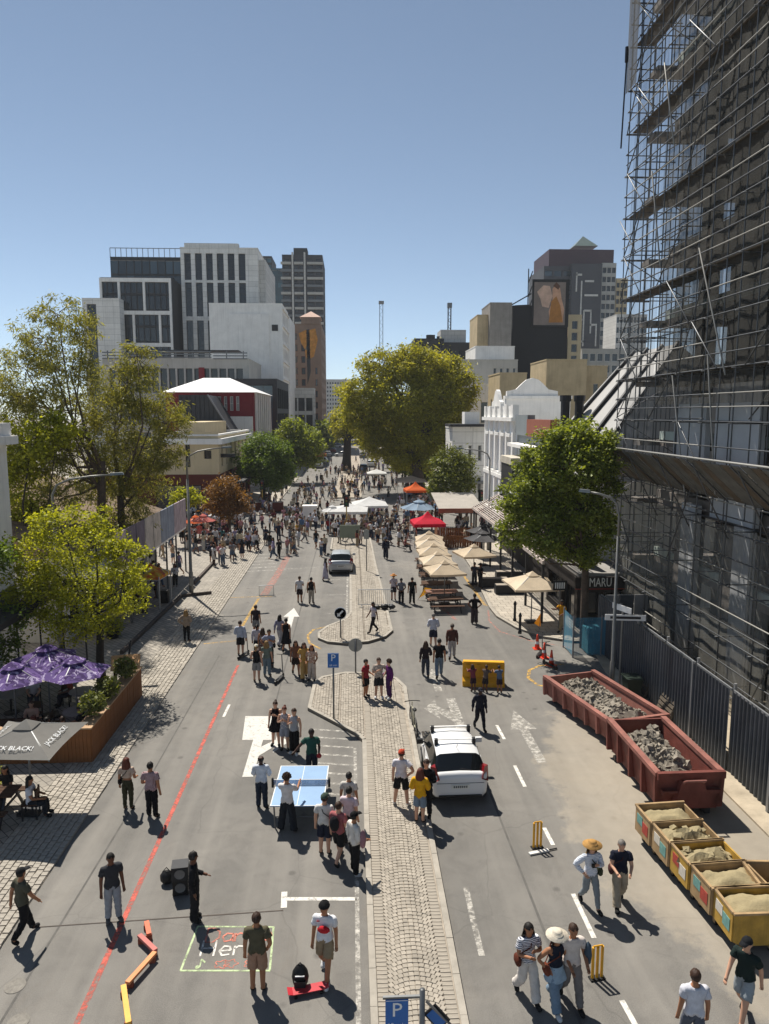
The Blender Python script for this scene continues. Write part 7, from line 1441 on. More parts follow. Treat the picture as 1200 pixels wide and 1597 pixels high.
def skeleton(legs, aL, aR):
    """vertices (name -> pos, radius) and edges; faces -Y; left side is +x"""
    dz = 0.0
    if legs == 'sit': dz = -.44
    J = {}; E_ = []
    def add(n, p, r, parent=None, z=True):
        J[n] = (Vector((p[0], p[1], p[2] + (dz if z else 0))), r)
        if parent: E_.append((parent, n))
    ln = {'walk': -.03, 'walk2': -.03, 'lean': -.16, 'sit': -.04}.get(legs, 0.0)
    add('pelvis', (0, 0, .95), .128); add('waist', (0, ln * .3, 1.10), .118, 'pelvis'); add('chest', (0, ln * .8, 1.30), .142, 'waist'); add('neckb', (0, ln + .01, 1.455), .075, 'chest'); add('neck', (0, ln - .005, 1.52), .056, 'neckb')
    add('jaw', (0, ln - .03, 1.585), .083, 'neck'); add('head', (0, ln - .015, 1.65), .104, 'jaw'); add('crown', (0, ln - .005, 1.715), .075, 'head')
    for s, sd, an in ((1, 'L', aL), (-1, 'R', aR)):
        add('sh' + sd, (s * .185, ln + .01, 1.405), .068, 'chest')
        e, w_ = ARM[an]; sx = s * .185
        add('el' + sd, (sx + s * e[0], ln + .01 + e[1], 1.405 + e[2]), .048, 'sh' + sd); add('wr' + sd, (sx + s * w_[0], ln + .01 + w_[1], 1.405 + w_[2]), .034, 'el' + sd)
        d = (J['wr' + sd][0] - J['el' + sd][0]).normalized(); p = J['wr' + sd][0] + d * .085
        J['ha' + sd] = (p, .04); E_.append(('wr' + sd, 'ha' + sd))
        hip = (s * .092, 0, .90); add('hip' + sd, hip, .108, 'pelvis')
        if legs in ('walk', 'walk2'):
            f = (s if legs == 'walk' else -s)
            if f > 0: kn, an_, to = (s * .1, -.16, .50), (s * .1, -.26, .095), (s * .115, -.43, .06)
            else: kn, an_, to = (s * .1, .02, .49), (s * .1, .30, .16), (s * .115, .18, .04)
        elif legs == 'sit': kn, an_, to = (s * .13, -.44, .92), (s * .13, -.46, .535), (s * .14, -.63, .485)
        elif legs == 'wide': kn, an_, to = (s * .15, -.02, .50), (s * .2, .03, .09), (s * .24, -.13, .045)
        elif legs == 'relax': kn, an_, to = ((s * .1, -.05 if s > 0 else .0, .50), (s * .12, -.04 if s > 0 else .03, .09), (s * .16, -.2 if s > 0 else -.13, .045))
        elif legs == 'lean': kn, an_, to = (s * .1, .02, .50), (s * .11, .1, .09), (s * .12, -.06, .045)
        else: kn, an_, to = (s * .1, -.01, .50), (s * .105, .03, .09), (s * .125, -.14, .045)
        add('kn' + sd, kn, .07, 'hip' + sd); add('an' + sd, an_, .046, 'kn' + sd); add('to' + sd, to, .045, 'an' + sd)
    return J, E_
PARTS = {('pelvis', 'waist'): 'belly', ('waist', 'chest'): 'torso', ('chest', 'neckb'): 'torso', ('neckb', 'neck'): 'neck', ('neck', 'jaw'): 'head', ('jaw', 'head'): 'head', ('head', 'crown'): 'head'}
for sd in 'LR': PARTS.update({('chest', 'sh' + sd): 'torso', ('sh' + sd, 'el' + sd): 'uarm', ('el' + sd, 'wr' + sd): 'farm', ('wr' + sd, 'ha' + sd): 'hand', ('pelvis', 'hip' + sd): 'hip', ('hip' + sd, 'kn' + sd): 'thigh', ('kn' + sd, 'an' + sd): 'shin', ('an' + sd, 'to' + sd): 'foot'})
POSES = {}; PEND = {}
def request(key):
    if key in POSES or key in PEND: return
    legs, aL, aR, lod, fem = key; J, E_ = skeleton(legs, aL, aR); names = list(J); me = bpy.data.meshes.new('pose')
    def rad(n):
        r = J[n][1]
        if fem: r *= {'waist': .88, 'chest': .92, 'pelvis': 1.06}.get(n, .95 if n[:2] in ('sh', 'el', 'wr', 'an') else 1.0)
        return r
    me.from_pydata([J[n][0] for n in names], [(names.index(a), names.index(b)) for a, b in E_], [])
    o = bpy.data.objects.new('pose', me); COL.objects.link(o); o.modifiers.new('skin', 'SKIN'); sv_ = me.skin_vertices[0].data
    for i, n in enumerate(names): r = rad(n); sv_[i].radius = (r, r); sv_[i].use_root = (i == 0)
    o.modifiers['skin'].branch_smoothing = .35
    ss = o.modifiers.new('sub', 'SUBSURF'); ss.levels = 2 if lod else 1; ss.render_levels = ss.levels
    PEND[key] = (o, J, E_)
def resolve():
    dg = bpy.context.evaluated_depsgraph_get(); dg.update()
    for key, (o, J, E_) in PEND.items():
        me = bpy.data.meshes.new_from_object(o.evaluated_get(dg)); n = len(me.vertices); co = np.empty(n * 3); me.vertices.foreach_get('co', co); co = co.reshape(-1, 3)
        fs = [tuple(p.vertices) for p in me.polygons]
        best = np.full(n, 1e9); lab = np.array(['torso'] * n, dtype=object); tt = np.zeros(n)
        for a, b in E_:
            pa, ra = J[a]; pb, rb = J[b]; pa, pb = np.array(pa), np.array(pb); d = pb - pa; t = np.clip(((co - pa) @ d) / (d @ d), 0, 1); q = pa + t[:, None] * d; dist = np.linalg.norm(co - q, axis=1) - (ra + (rb - ra) * t); k = dist < best
            best[k] = dist[k]; lab[k] = PARTS[(a, b)]; tt[k] = t[k]
        tor = np.isin(lab, ['torso', 'belly']); co[tor, 0] *= 1.12
        sp_ = np.array(J['chest'][0]); co[tor, 1] = sp_[1] * .8 + (co[tor, 1] - sp_[1] * .8) * .84
        POSES[key] = dict(co=co, fs=fs, lab=lab, t=tt, J=J, key=key, cache={})
        bpy.data.meshes.remove(me); om = o.data; bpy.data.objects.remove(o); bpy.data.meshes.remove(om)
    PEND.clear()
def vnormals(co, fs):
    nn = np.zeros_like(co)
    for f in fs:
        p = co[list(f)]; m = np.cross(p[2] - p[0], p[(3 if len(f) > 3 else 1)] - p[1] if len(f) > 3 else p[1] - p[0]); 
        for i in f: nn[i] += m
    l = np.linalg.norm(nn, axis=1); l[l == 0] = 1; return nn / l[:, None]
def slotted(name, co, fs, parent, smooth=True):
    pass
def mesh_from(name, co, fs, mats=(None,), mi=None):
    me = bpy.data.meshes.new(name); me.from_pydata([tuple(c) for c in co], [], [list(f) for f in fs])
    for m in mats: me.materials.append(m)
    if mi is not None: me.polygons.foreach_set('material_index', mi)
    me.polygons.foreach_set('use_smooth', [True] * len(fs)); me.update(); return me
def body_mesh(P, skin):
    k = ('body', skin)
    if k in P['cache']: return P['cache'][k]
    m = MB(); m.v = [tuple(c) for c in P['co']]; m.f = [list(f) for f in P['fs']]; m.m = [0] * len(m.f); J = P['J']
    if P['key'][3]:
        hd_ = J['head'][0]
        m.add([hd_ + Vector(q) for q in ((-.014, -.075, .02), (.014, -.075, .02), (.018, -.08, -.035), (-.018, -.08, -.035), (0, -.112, -.03))], [(0, 1, 4), (1, 2, 4), (2, 3, 4), (3, 0, 4)])
        for s in (-1, 1): m.ball(hd_ + Vector((s * .034, -.078, .018)), .011, .009, .008, 6, 1); m.ball(hd_ + Vector((s * .086, .005, -.005)), .014, .026, .036, 6)
        m.ball(hd_ + Vector((0, -.072, -.062)), .024, .012, .008, 6, 1)
        for sd, s in (('L', 1), ('R', -1)):
            wr, ha = J['wr' + sd][0], J['ha' + sd][0]; d = (ha - wr).normalized(); side = d.cross(Vector((0, -1, .2))).normalized(); nrm = side.cross(d).normalized(); cur = Vector((-s, -.3, 0)).normalized()
            for q, (o_, l) in enumerate(((-.027, .068), (-.009, .08), (.009, .076), (.026, .058))):
                b = ha + side * o_ + d * .012; m.tube([b - d * .02, b + d * l * .5, b + d * l * .82 + cur * l * .28], [.0105, .0095, .007], 5)
            th = wr + d * .03; m.tube([th, th + side * -.035 * s + d * .03 + cur * .01, th + side * -.04 * s + d * .06 + cur * .02], [.013, .011, .008], 5)
    me = m.mesh('person_body', [SKIN[skin], EYE], True); P['cache'][k] = me; return me
def garment(P, kind):
    """outer shell of the chosen body region, lifted off the skin; hems end in a rim"""
    if kind in P['cache']: return P['cache'][kind]
    co, lab, t, fs = P['co'], P['lab'], P['t'], P['fs']; J = P['J']; pz = J['pelvis'][0].z; z = co[:, 2] - pz + .95
    isin = lambda *a: np.isin(lab, a)
    sit = P['key'][0] == 'sit'
    if kind in ('tee', 'long', 'tank', 'crop', 'jacket'):
        lo = {'crop': 1.08, 'jacket': .84}.get(kind, .9); sel = isin('torso', 'belly') & (z > lo) & (z < 1.475); sel |= isin('hip') & (z > lo)
        if kind != 'tank': sel |= isin('uarm') & (t < (.62 if kind in ('tee', 'crop') else 1.1))
        if kind in ('long', 'jacket'): sel |= isin('farm') & (t < .93)
        if kind == 'tank': sel &= ~(isin('torso') & (np.abs(co[:, 0]) > .15) & (z > 1.3))
        off = .02 if kind != 'jacket' else .032; fl = np.clip((1.15 - z) / .3, 0, 1) * .012 * isin('torso', 'belly', 'hip') + .012 * isin('uarm') * t
    elif kind in ('trousers', 'wide', 'shorts', 'tight'):
        sel = (isin('belly') & (z < 1.04)) | isin('hip') | isin('thigh') & (t < (.86 if kind == 'shorts' else 1.1))
        if kind != 'shorts': sel |= isin('shin') & (t < (.97 if kind == 'wide' else .93))
        off = .011 if kind == 'tight' else .014
        fl = {'wide': .045, 'shorts': .03, 'trousers': .014, 'tight': 0}[kind] * (isin('thigh') * t * (1 if kind == 'shorts' else .5) + isin('shin') * (.5 + t * .5))
    elif kind == 'shoes':
        sel = isin('foot') | (isin('shin') & (t > .95)); off, fl = .012, 0
    elif kind == 'socks':
        sel = isin('shin') & (t > .8); off, fl = .004, 0
    nn = P.setdefault('nrm', vnormals(co, fs)); d = np.array([1, 1, 1.0])
    out = co + nn * (off + fl if np.isscalar(fl) and not hasattr(fl, '__len__') else (off + fl)[:, None])
    # cloth folds: small uneven lift
    if kind != 'shoes': out += nn * (.008 * np.sin(co[:, 2] * 42 + co[:, 0] * 30) * np.sin(co[:, 0] * 37 + co[:, 1] * 23 + co[:, 2] * 9) + .004 * np.sin(co[:, 2] * 90 + co[:, 0] * 40))[:, None]
    ff = [f for f in fs if all(sel[i] for i in f)]; used = sorted({i for f in ff for i in f}); ix = {i: k for k, i in enumerate(used)}
    V = [out[i] for i in used]; Fq = [[ix[i] for i in f] for f in ff]
    cnt = {}
    for f in Fq:
        for a, b in zip(f, f[1:] + f[:1]): cnt[(min(a, b), max(a, b))] = cnt.get((min(a, b), max(a, b)), 0) + 1
    rim = {}
    for f in list(Fq):
        for a, b in zip(f, f[1:] + f[:1]):
            if cnt[(min(a, b), max(a, b))] == 1:
                for q in (a, b):
                    if q not in rim: rim[q] = len(V); V.append(co[used[q]] + nn[used[q]] * .001)
                Fq.append([b, a, rim[a], rim[b]])
    me = mesh_from(kind, V, Fq, (FRM,)); P['cache'][kind] = me; return me
_HC = {}
def hair_mesh(style):
    if style in _HC: return _HC[style]
    m = MB(); c = Vector((0, 0, 0))                       # local: head centre at origin
    def shell(rx, ry, rz, keep, n=14, k=9):
        vs = []; 
        for i in range(k + 1):
            ph = math.pi * i / k
            for j in range(n): th = 2 * math.pi * j / n; w_ = 1 + .03 * math.sin(5 * th + 3 * ph); vs.append((rx * w_ * math.sin(ph) * math.cos(th), .012 + ry * w_ * math.sin(ph) * math.sin(th), rz * math.cos(ph) * w_))
        fs = []
        for i in range(k):
            for j in range(n):
                q = [i * n + j, (i + 1) * n + j, (i + 1) * n + (j + 1) % n, i * n + (j + 1) % n]; ce = sum((Vector(vs[a]) for a in q), Vector()) / 4
                if keep(ce): fs.append(q)
        m.add(vs, fs)
    cap_keep = lambda p: (p.z > .035 and p.y > -.09) or (p.y > -.005 and p.z > -.06) or p.z > .075
    if style in ('short', 'long', 'bun', 'pony', 'curly'): shell(.099, .113, .117, cap_keep)
    if style == 'long':
        pts = []
        for i in range(6):
            z = .02 - i * .055
            for j in range(9): a = math.pi * (j / 8) ; r = .1 + .012 * i - (.02 if i > 4 else 0); pts.append((r * math.cos(a) * 1.05, .02 + (.1 + .004 * i) * math.sin(a), z))
        m.add(pts, [(i * 9 + j, i * 9 + j + 1, (i + 1) * 9 + j + 1, (i + 1) * 9 + j) for i in range(5) for j in range(8)])
    if style == 'bun': m.ball((0, .1, .09), .05, n=10)
    if style == 'pony': m.tube([(0, .1, .05), (0, .15, .0), (0, .14, -.13), (0, .12, -.22)], [.03, .035, .03, .012], 8)
    if style == 'curly': 
        for k in range(26): a, e = k * 2.4, math.asin(-.15 + 1.1 * ((k + .5) / 26)); m.ball((.105 * math.cos(a) * math.cos(e), .02 + .105 * math.sin(a) * math.cos(e) if math.sin(a) > -.75 or e > .5 else .05, .02 + .11 * math.sin(e)), .042, n=7)
    if style == 'afro': shell(.15, .15, .15, lambda p: p.y > -.07 or p.z > .05)
    if style == 'bald': shell(.096, .108, .1, lambda p: p.y > .03 and p.z < .02 and p.z > -.05)
    if style in ('cap', 'capback'):
        shell(.104, .117, .12, lambda p: p.z > .03); s = -1 if style == 'cap' else 1; m.add([(-.08, s * .09 + .01, .045), (.08, s * .09 + .01, .045), (.06, s * .2, .03), (-.06, s * .2, .03), (-.08, s * .09 + .01, .035), (.08, s * .09 + .01, .035), (.06, s * .2, .02), (-.06, s * .2, .02)], [(0, 1, 2, 3), (7, 6, 5, 4), (0, 3, 7, 4), (1, 5, 6, 2), (2, 6, 7, 3)])
    if style == 'hat': m.lathe([(.24, .03), (.24, .038), (.115, .06), (.1, .13), (.06, .15)], 16, (0, .01, 0))
    if style == 'helmet': shell(.125, .14, .14, lambda p: p.z > .01)
    if style not in ('cap', 'capback', 'hat', 'helmet'): m.v = [tuple(q * (1 + random.uniform(-.07, .05)) for q in p) for p in m.v]
    _HC[style] = m.mesh('hair_' + style, [FRM], True); return _HC[style]
_SK = {}
def skirt_mesh(z0, z1, r1):
    k = (z0, z1, r1)
    if k not in _SK:
        m = MB(); n = 20; pr = [(.150, z0 + .0), (.178, z0 - .12), (.178 + (r1 - .178) * .5, (z0 + z1) / 2 - .05), (r1, z1)]; vs = []
        for i, (r, z) in enumerate(pr):
            for j in range(n): a = 2 * math.pi * j / n; w_ = r * (1 + .05 * i / 3 * math.sin(6 * a)); vs.append((w_ * math.cos(a) * 1.08, w_ * math.sin(a) * .92, z))
        m.add(vs, [(i * n + (j + 1) % n, i * n + j, (i + 1) * n + j, (i + 1) * n + (j + 1) % n) for i in range(3) for j in range(n)]); _SK[k] = m.mesh('skirt', [FRM], True)
    return _SK[k]
def child(name, me, parent, mat, loc=(0, 0, 0), rz=(0, 0, 0)):
    o = put(name, me, parent, loc, rz); o.material_slots[0].link = 'OBJECT'; o.material_slots[0].material = mat; return o
def gz(x, y):
    if inside((x, y), M1) or inside((x, y), M2) or inside((x, y), M3): return .13
    if inside((x, y), RP): return .12
    if y < 66 and x < -9.15: return .05
    if y < 66 and x < -7.46: return .055
    if y > 81 and (x < -9.4 or x > 9.4): return .12
    if x > 11.1 and y < 32: return .06
    return 0.0
def person(label, px, py, face, legs='stand', aL='down', aR='down', top=('tee', '#777777'), bot=('trousers', '#222222'), hair=('short', 'k'), skin='t', h=1.0, lod=1, fem=0, shoes='#222222', extra=(), group=None, loc=None, z=None):
    key = (legs, aL, aR, lod, fem)
    if z is None: z = 0.0
    if loc is None:
        x, y = G(px, py); z = gz(x, y)
        if z: x, y = G(px, py, z)
    else: x, y, z = loc
    if legs == 'sit': z += .0
    QUEUE.append((key, label, x, y, z, face, top, bot, hair, skin, h, shoes, extra, group))
    request(key)
QUEUE = []
def spawn():
    resolve()
    for key, label, x, y, z, face, top, bot, hair, skin, h, shoes, extra, group in QUEUE:
        P = POSES[key]; o = put('person', body_mesh(P, skin), None, (x, y, z), R(face)); h *= .925; o.scale = (h, h, h); tag(o, label, 'person', group); J = P['J']
        child('shoes', garment(P, 'shoes'), o, fabric(shoes))
        if top[0] == 'dress':
            child('dress_top', garment(P, 'tank'), o, fabric(top[1], *(top[2:3]))); child('dress_skirt', skirt_mesh(1.0, .5 if len(top) < 4 else top[3], .25), o, fabric(top[1], *(top[2:3])), (0, 0, J['pelvis'][0].z - .95))
        else: child({'jacket': 'jacket', 'tank': 'vest_top'}.get(top[0], 'shirt'), garment(P, top[0]), o, fabric(top[1], *(top[2:3])))
        if top[0] != 'dress':
            if bot[0] == 'skirt': child('skirt', skirt_mesh(1.03, bot[2] if len(bot) > 2 else .5, .24), o, fabric(bot[1]), (0, 0, J['pelvis'][0].z - .95))
            else: child({'shorts': 'shorts'}.get(bot[0], 'trousers'), garment(P, bot[0]), o, fabric(bot[1]))
        hc = J['head'][0]; st = hair[0]
        if st in ('cap', 'capback', 'hat', 'helmet'):
            child('hair', hair_mesh('short' if len(hair) < 4 else hair[3]), o, HAIRM[hair[1]], hc); child({'hat': 'hat', 'helmet': 'helmet'}.get(st, 'cap'), hair_mesh(st), o, fabric(hair[2]), hc + Vector((0, 0, .006)))
        else: child('hair', hair_mesh(st), o, HAIRM[hair[1]], hc)
        for ex in extra:
            k = ex[0]; ch = J['chest'][0]; pl = J['pelvis'][0]
            if k == 'backpack': MB().ball((0, .19, ch.z - .06), .15, .1, .22, 10).build('backpack', fabric(ex[1]), o, smooth=True)
            elif k == 'bag': s = ex[2] if len(ex) > 2 else 1; b_ = MB().ball((s * .23, -.02, pl.z + .02), .07, .14, .13, 10).build('shoulder_bag', fabric(ex[1]), o, smooth=True); MB().tube([(s * .22, -.02, pl.z + .12), (0, -.155, ch.z), (-s * .1, .02, ch.z + .16), (0, .15, ch.z), (s * .22, .04, pl.z + .12)], .012, 5).build('bag_strap', fabric(ex[1]), b_)
            elif k == 'sling': MB().ball((.02, -.19, ch.z - .05), .14, .06, .08, 10).build('sling_bag', fabric(ex[1]), o, smooth=True); MB().tube([(-.13, -.15, ch.z + .1), (.1, .15, ch.z - .1)], .012, 5).build('sling_strap', fabric(ex[1]), o)
            elif k == 'phone': w_ = J['ha' + ex[1]][0]; MB().obox((w_.x, w_.y - .03, w_.z + .05), (.07, .012, .14), 0, 0, -.5).build('phone', BLKM, o)
            elif k == 'paddle': w_ = J['ha' + ex[1]][0]; MB().lathe([(.08, -.006), (.08, .006)], 12).build('paddle', M('paddle_red', '#8a2020'), o, (w_.x, w_.y - .12, w_.z + .02), (R(70), 0, 0)); MB().bar((w_.x, w_.y - .05, w_.z), (w_.x, w_.y + .02, w_.z - .02), .025).build('paddle_handle', TIMB, o)
            elif k == 'scarf': MB().lathe([(.1, -.03), (.12, 0), (.09, .04)], 12).build('scarf', fabric(ex[1]), o, (0, 0, ch.z + .17))
            elif k == 'tied': child('tied_jacket', skirt_mesh(1.02, .72, .23), o, fabric(ex[1]), (0, 0, pl.z - .95))
            elif k == 'headphones': hm = MB(); hm.tube([(.1 * math.cos(a), 0, .12 * math.sin(a)) for a in [i * math.pi / 8 for i in range(9)]], .014, 5); hm.ball((.1, 0, 0), .025, .04, .05, 8); hm.ball((-.1, 0, 0), .025, .04, .05, 8); hm.build('headphones', BLKM, o, hc)
            elif k == 'carry': MB().ball((ex[2] * .3, -.08, pl.z + .18), .08, .1, .26, 8).build('carried_jacket', fabric(ex[1]), o, smooth=True)
            elif k == 'camera': MB().box(-.06, .06, -.2, -.14, ch.z - .12, ch.z - .04).build('camera', BLKM, o)

T, B = 'tee', 'trousers'
# ---- near people, left lane
person('man in olive tee, dark trousers and cap walking at the left edge', 38, 1464, 140, 'walk', 'bck', 'fwd', (T, '#4b4a3e'), (B, '#17171a'), ('cap', 'k', '#232325'), 't', 1.0)
person('man in dark grey shirt and pale jeans standing on the red line', 178, 1436, 30, 'relax', 'down', 'down', (T, '#35363a'), ('trousers', '#8d9299'), ('short', 'k'), 'b', 1.0, shoes='#555555')
person('person all in black with headphones beside the loudspeaker', 305, 1436, 100, 'stand', 'hold', 'down', ('long', '#1a1a1d'), ('wide', '#1c1c20'), ('short', 'k'), 'b', 1.02, extra=(('headphones',),))
person('man in olive brown tee and tan shorts seen from behind at the chalk frame', 403, 1546, 178, 'stand', 'down', 'pocket', (T, '#55503f'), ('shorts', '#9c7b66'), ('short', 'n'), 't', 1.03)
person('skater in white tee with red sling bag, beige shorts and black helmet', 508, 1524, -12, 'walk', 'down', 'down', (T, '#d5d6da'), ('shorts', '#8d7d64'), ('helmet', 'k', '#151517'), 't', 1.02, shoes='#c9c9c9', extra=(('sling', '#b0242c'),))
person('woman in dark top and olive trousers with long auburn hair, left of a couple', 201, 1263, 175, 'stand', 'down', 'hold', ('crop', '#b9a493'), ('tight', '#3c3a28'), ('long', 'a'), 't', .97, fem=1, extra=(('bag', '#241d1a', 1),))
person('man in checked shirt and black trousers holding hands with auburn haired woman', 238, 1276, 172, 'relax', 'hold', 'down', (T, '#c4aeb0', 'check'), (B, '#141417'), ('short', 'k'), 't', 1.02)
# table tennis group
person('bald man in white shirt and navy jeans left of the table', 409, 1262, 175, 'relax', 'chest', 'chest', ('long', '#c3c8d0'), (B, '#27303f'), ('bald', 'k'), 'd', 1.0)
person('player in white tee and dark wide trousers with curly hair at the near table end', 449, 1297, 165, 'wide', 'reach', 'reach', (T, '#cfc9c6'), ('wide', '#20242b'), ('curly', 'n'), 't', 1.02)
person('player in dark green shirt behind the far table end', 487, 1216, 8, 'stand', 'hold', 'out', (T, '#24493f'), (B, '#1d2431'), ('short', 'k'), 'd', 1.02, extra=(('paddle', 'L'),))
person('man in white vest and navy shorts with shoulder bag at the near table corner', 507, 1333, 170, 'stand', 'down', 'hold', (T, '#cbc8c4'), ('shorts', '#1d2233'), ('cap', 'n', '#3d4a40'), 'p', 1.02, extra=(('bag', '#17181c', -1),))
person('young man in dark shorts with backpack in the group by the kerb', 528, 1346, 150, 'walk', 'down', 'hold', (T, '#9a5a5c'), ('shorts', '#1e1e20'), ('short', 'n'), 'p', 1.0, extra=(('backpack', '#1b1b1e'),))
person('man in white shirt, black cap and black trousers in the group by the kerb', 553, 1365, 120, 'relax', 'down', 'hold', ('long', '#c9c4bd'), (B, '#131316'), ('cap', 'k', '#141416'), 't', 1.02, shoes='#b5b5b5', extra=(('carry', '#8d6a72', -1),))
person('man in pale tee standing behind the kerb group', 545, 1318, 160, 'stand', 'phone', 'down', (T, '#c9b9c0'), (B, '#26262b'), ('short', 'k'), 'p', 1.0)
person('man in pale patterned shirt farthest in the kerb group', 545, 1290, 165, 'stand', 'down', 'down', (T, '#b7b3ad'), (B, '#2b2b30'), ('short', 'k'), 't', .98)
# trio beyond the table
person('woman in short black dress, left of the trio beyond the table', 431, 1163, -5, 'relax', 'chest', 'down', ('dress', '#171216', 'plain', .62), ('shorts', '#171216'), ('bun', 'n'), 'p', .98, fem=1)
person('woman in grey playsuit, middle of the trio beyond the table', 445, 1170, -8, 'stand', 'chest', 'chest', ('tank', '#8d8f98', 'floral'), ('shorts', '#8d8f98'), ('bun', 'a'), 'p', .95, fem=1)
person('woman in silver vest and black trousers, right of the trio beyond the table', 460, 1176, -20, 'relax', 'down', 'chest', ('tank', '#9b9da2'), ('wide', '#121214'), ('pony', 'n'), 'p', .98, fem=1, shoes='#c9c9c9')
# group around x 376-490, y 970-1065
person('man in light blue long shirt and dark shorts on the kick scooter', 376, 1022, 178, 'stand', 'hold', 'down', ('long', '#a9b0c0'), ('shorts', '#231f22'), ('short', 'n'), 'p', 1.03)
person('woman in white blouse with dark ponytail, back turned, in the left lane group', 402, 1024, 176, 'stand', 'down', 'hold', ('long', '#b4b3bd'), (B, '#1f2230'), ('pony', 'k'), 't', .96, fem=1)
person('man in dark tee beyond the left lane group', 400, 992, 170, 'stand', 'down', 'down', (T, '#2a2227'), ('shorts', '#7d7d7f'), ('short', 'n'), 't', 1.0)
person('man in pale shirt with crossbody strap in the left lane group', 421, 1038, 10, 'walk', 'chest', 'hip', (T, '#8f93a6'), (B, '#1d1d21'), ('short', 'k'), 't', 1.04, extra=(('bag', '#1a1a1c', 1),))
person('woman in black top and grey shorts with cap standing by the scooter', 401, 1063, 178, 'stand', 'hold', 'down', ('tank', '#141417'), ('shorts', '#8a8a88'), ('cap', 'l', '#c9c4b5', 'pony'), 'p', 1.0, fem=1)
person('woman in sage green top and jeans with blond hair by the scooter', 417, 1055, 175, 'relax', 'phone', 'down', (T, '#6d7a72'), (B, '#6a7d8a'), ('long', 'l'), 'p', .98, fem=1)
person('woman in grey jacket with long dark hair walking past the arrow', 437, 1008, 150, 'walk', 'bck', 'fwd', ('long', '#8a8798'), ('wide', '#b0b0b4'), ('long', 'k'), 't', .97, fem=1)
person('woman in black dress walking with the grey jacket woman', 447, 1016, 170, 'walk2', 'fwd', 'bck', ('dress', '#15141b', 'plain', .45), (B, '#111111'), ('short', 'k'), 't', 1.0, fem=1)
person('woman in dark maroon dress in the left lane group', 411, 1030, 165, 'stand', 'down', 'hold', ('dress', '#4a2a2a', 'floral', .5), (B, '#111111'), ('long', 'n'), 't', .95, fem=1)
person('woman in brown checked top and dark shorts, left of the gold trio', 462, 1053, 15, 'walk', 'hold', 'down', (T, '#7c6245', 'check'), ('shorts', '#2a201c'), ('long', 'n'), 't', .96, fem=1)
person('woman in gold dress, middle of the gold trio', 475, 1059, 10, 'walk2', 'down', 'hold', (T, '#b18a4a'), ('wide', '#b08f58'), ('long', 'n'), 't', 1.0, fem=1)
person('woman in peach top and pale trousers, right of the gold trio', 487, 1062, -10, 'relax', 'hold', 'hold', (T, '#a98774', 'floral'), ('wide', '#b3a69a'), ('long', 'a'), 't', .97, fem=1)
person('woman in grey coat with black trousers walking on the left pavement', 292, 1001, 172, 'stand', 'hip', 'phone', ('jacket', '#8d7e70'), ('tight', '#151517'), ('long', 'l'), 'p', 1.0, fem=1)
person('man in white tee and dark shorts strolling up the left road', 468, 940, 175, 'stand', 'down', 'phone', (T, '#bdbdc2'), ('shorts', '#2a1d20'), ('short', 'n'), 't', 1.0)
person('person in black vest and beige trousers beside him on the left road', 486, 942, 172, 'relax', 'down', 'down', ('tank', '#17171a'), (B, '#a39a8d'), ('short', 'k'), 't', 1.0, extra=(('bag', '#6a5648', 1),))
person('woman in long pale lilac dress beside the silver car', 508, 906, 120, 'walk', 'hold', 'down', ('dress', '#a9a3b2', 'plain', .2), (B, '#999999'), ('long', 'k'), 'b', .97, fem=1)
person('woman in black shorts walking across the island nose', 583, 987, -70, 'walk', 'bck', 'fwd', (T, '#b3aab2'), ('tight', '#1c1518'), ('long', 'k'), 'b', 1.0, fem=1)
# trio on the median
person('woman in dark red shirt, left of the trio on the median', 571, 1088, 60, 'stand', 'hold', 'down', (T, '#8a2a33'), ('shorts', '#1a1a1c'), ('short', 'k'), 't', .97, fem=1)
person('man in patterned shirt and dark shorts, middle of the trio on the median', 591, 1089, 8, 'relax', 'hip', 'chest', (T, '#a3958a', 'floral'), ('shorts', '#232529'), ('short', 'n'), 'p', 1.02, shoes='#d0d0d0')
person('woman in purple tracksuit, right of the trio on the median', 607, 1090, -70, 'stand', 'down', 'hold', ('long', '#5a1c5c'), (B, '#4a2a55'), ('curly', 'n'), 'p', .98, fem=1, shoes='#d0d0d0')
# right road
person('man in white shirt and navy shorts walking up the right road', 676, 1010, 178, 'walk', 'hold', 'hold', ('long', '#b9bac4'), ('shorts', '#25283a'), ('short', 'g'), 'p', 1.05)
person('man in brown hoodie and grey trousers walking up the right road', 705, 1028, 172, 'walk2', 'bck', 'down', ('long', '#4d302b'), (B, '#98989c'), ('cap', 'n', '#6d665e'), 't', 1.03)
person('woman in black top with long brown hair walking on the right road', 664, 1056, 178, 'walk', 'down', 'hold', ('long', '#2a2226'), (B, '#3a3f4a'), ('long', 'n'), 't', .98, fem=1)
person('man in black tee and blue jeans walking on the right road', 685, 1057, 176, 'walk2', 'bck', 'down', (T, '#121215'), (B, '#66788c'), ('short', 'k'), 't', 1.06)
person('man in black tee standing alone near the corner kerb', 740, 973, 178, 'stand', 'hip', 'hip', (T, '#131317'), ('wide', '#3a3033'), ('cap', 'k', '#26262a'), 'b', 1.02)
person('person in all dark blue clothes with cap walking past the turn arrow', 748, 1138, 12, 'walk', 'down', 'bck', ('long', '#1d1f2b'), ('tight', '#1b1b25'), ('cap', 'k', '#2a2a33'), 'd', .97)
person('person in white tee with straw hat, left of the trio on the right road', 614, 936, 178, 'stand', 'phone', 'down', (T, '#b5aab0'), ('shorts', '#232028'), ('hat', 'n', '#b3783f'), 'p', .98, extra=(('bag', '#5a4a52', -1),))
person('person in grey tee and black trousers, middle of the trio on the right road', 626, 942, 176, 'stand', 'back', 'back', (T, '#6d6d75'), (B, '#151518'), ('short', 'k'), 'b', .97)
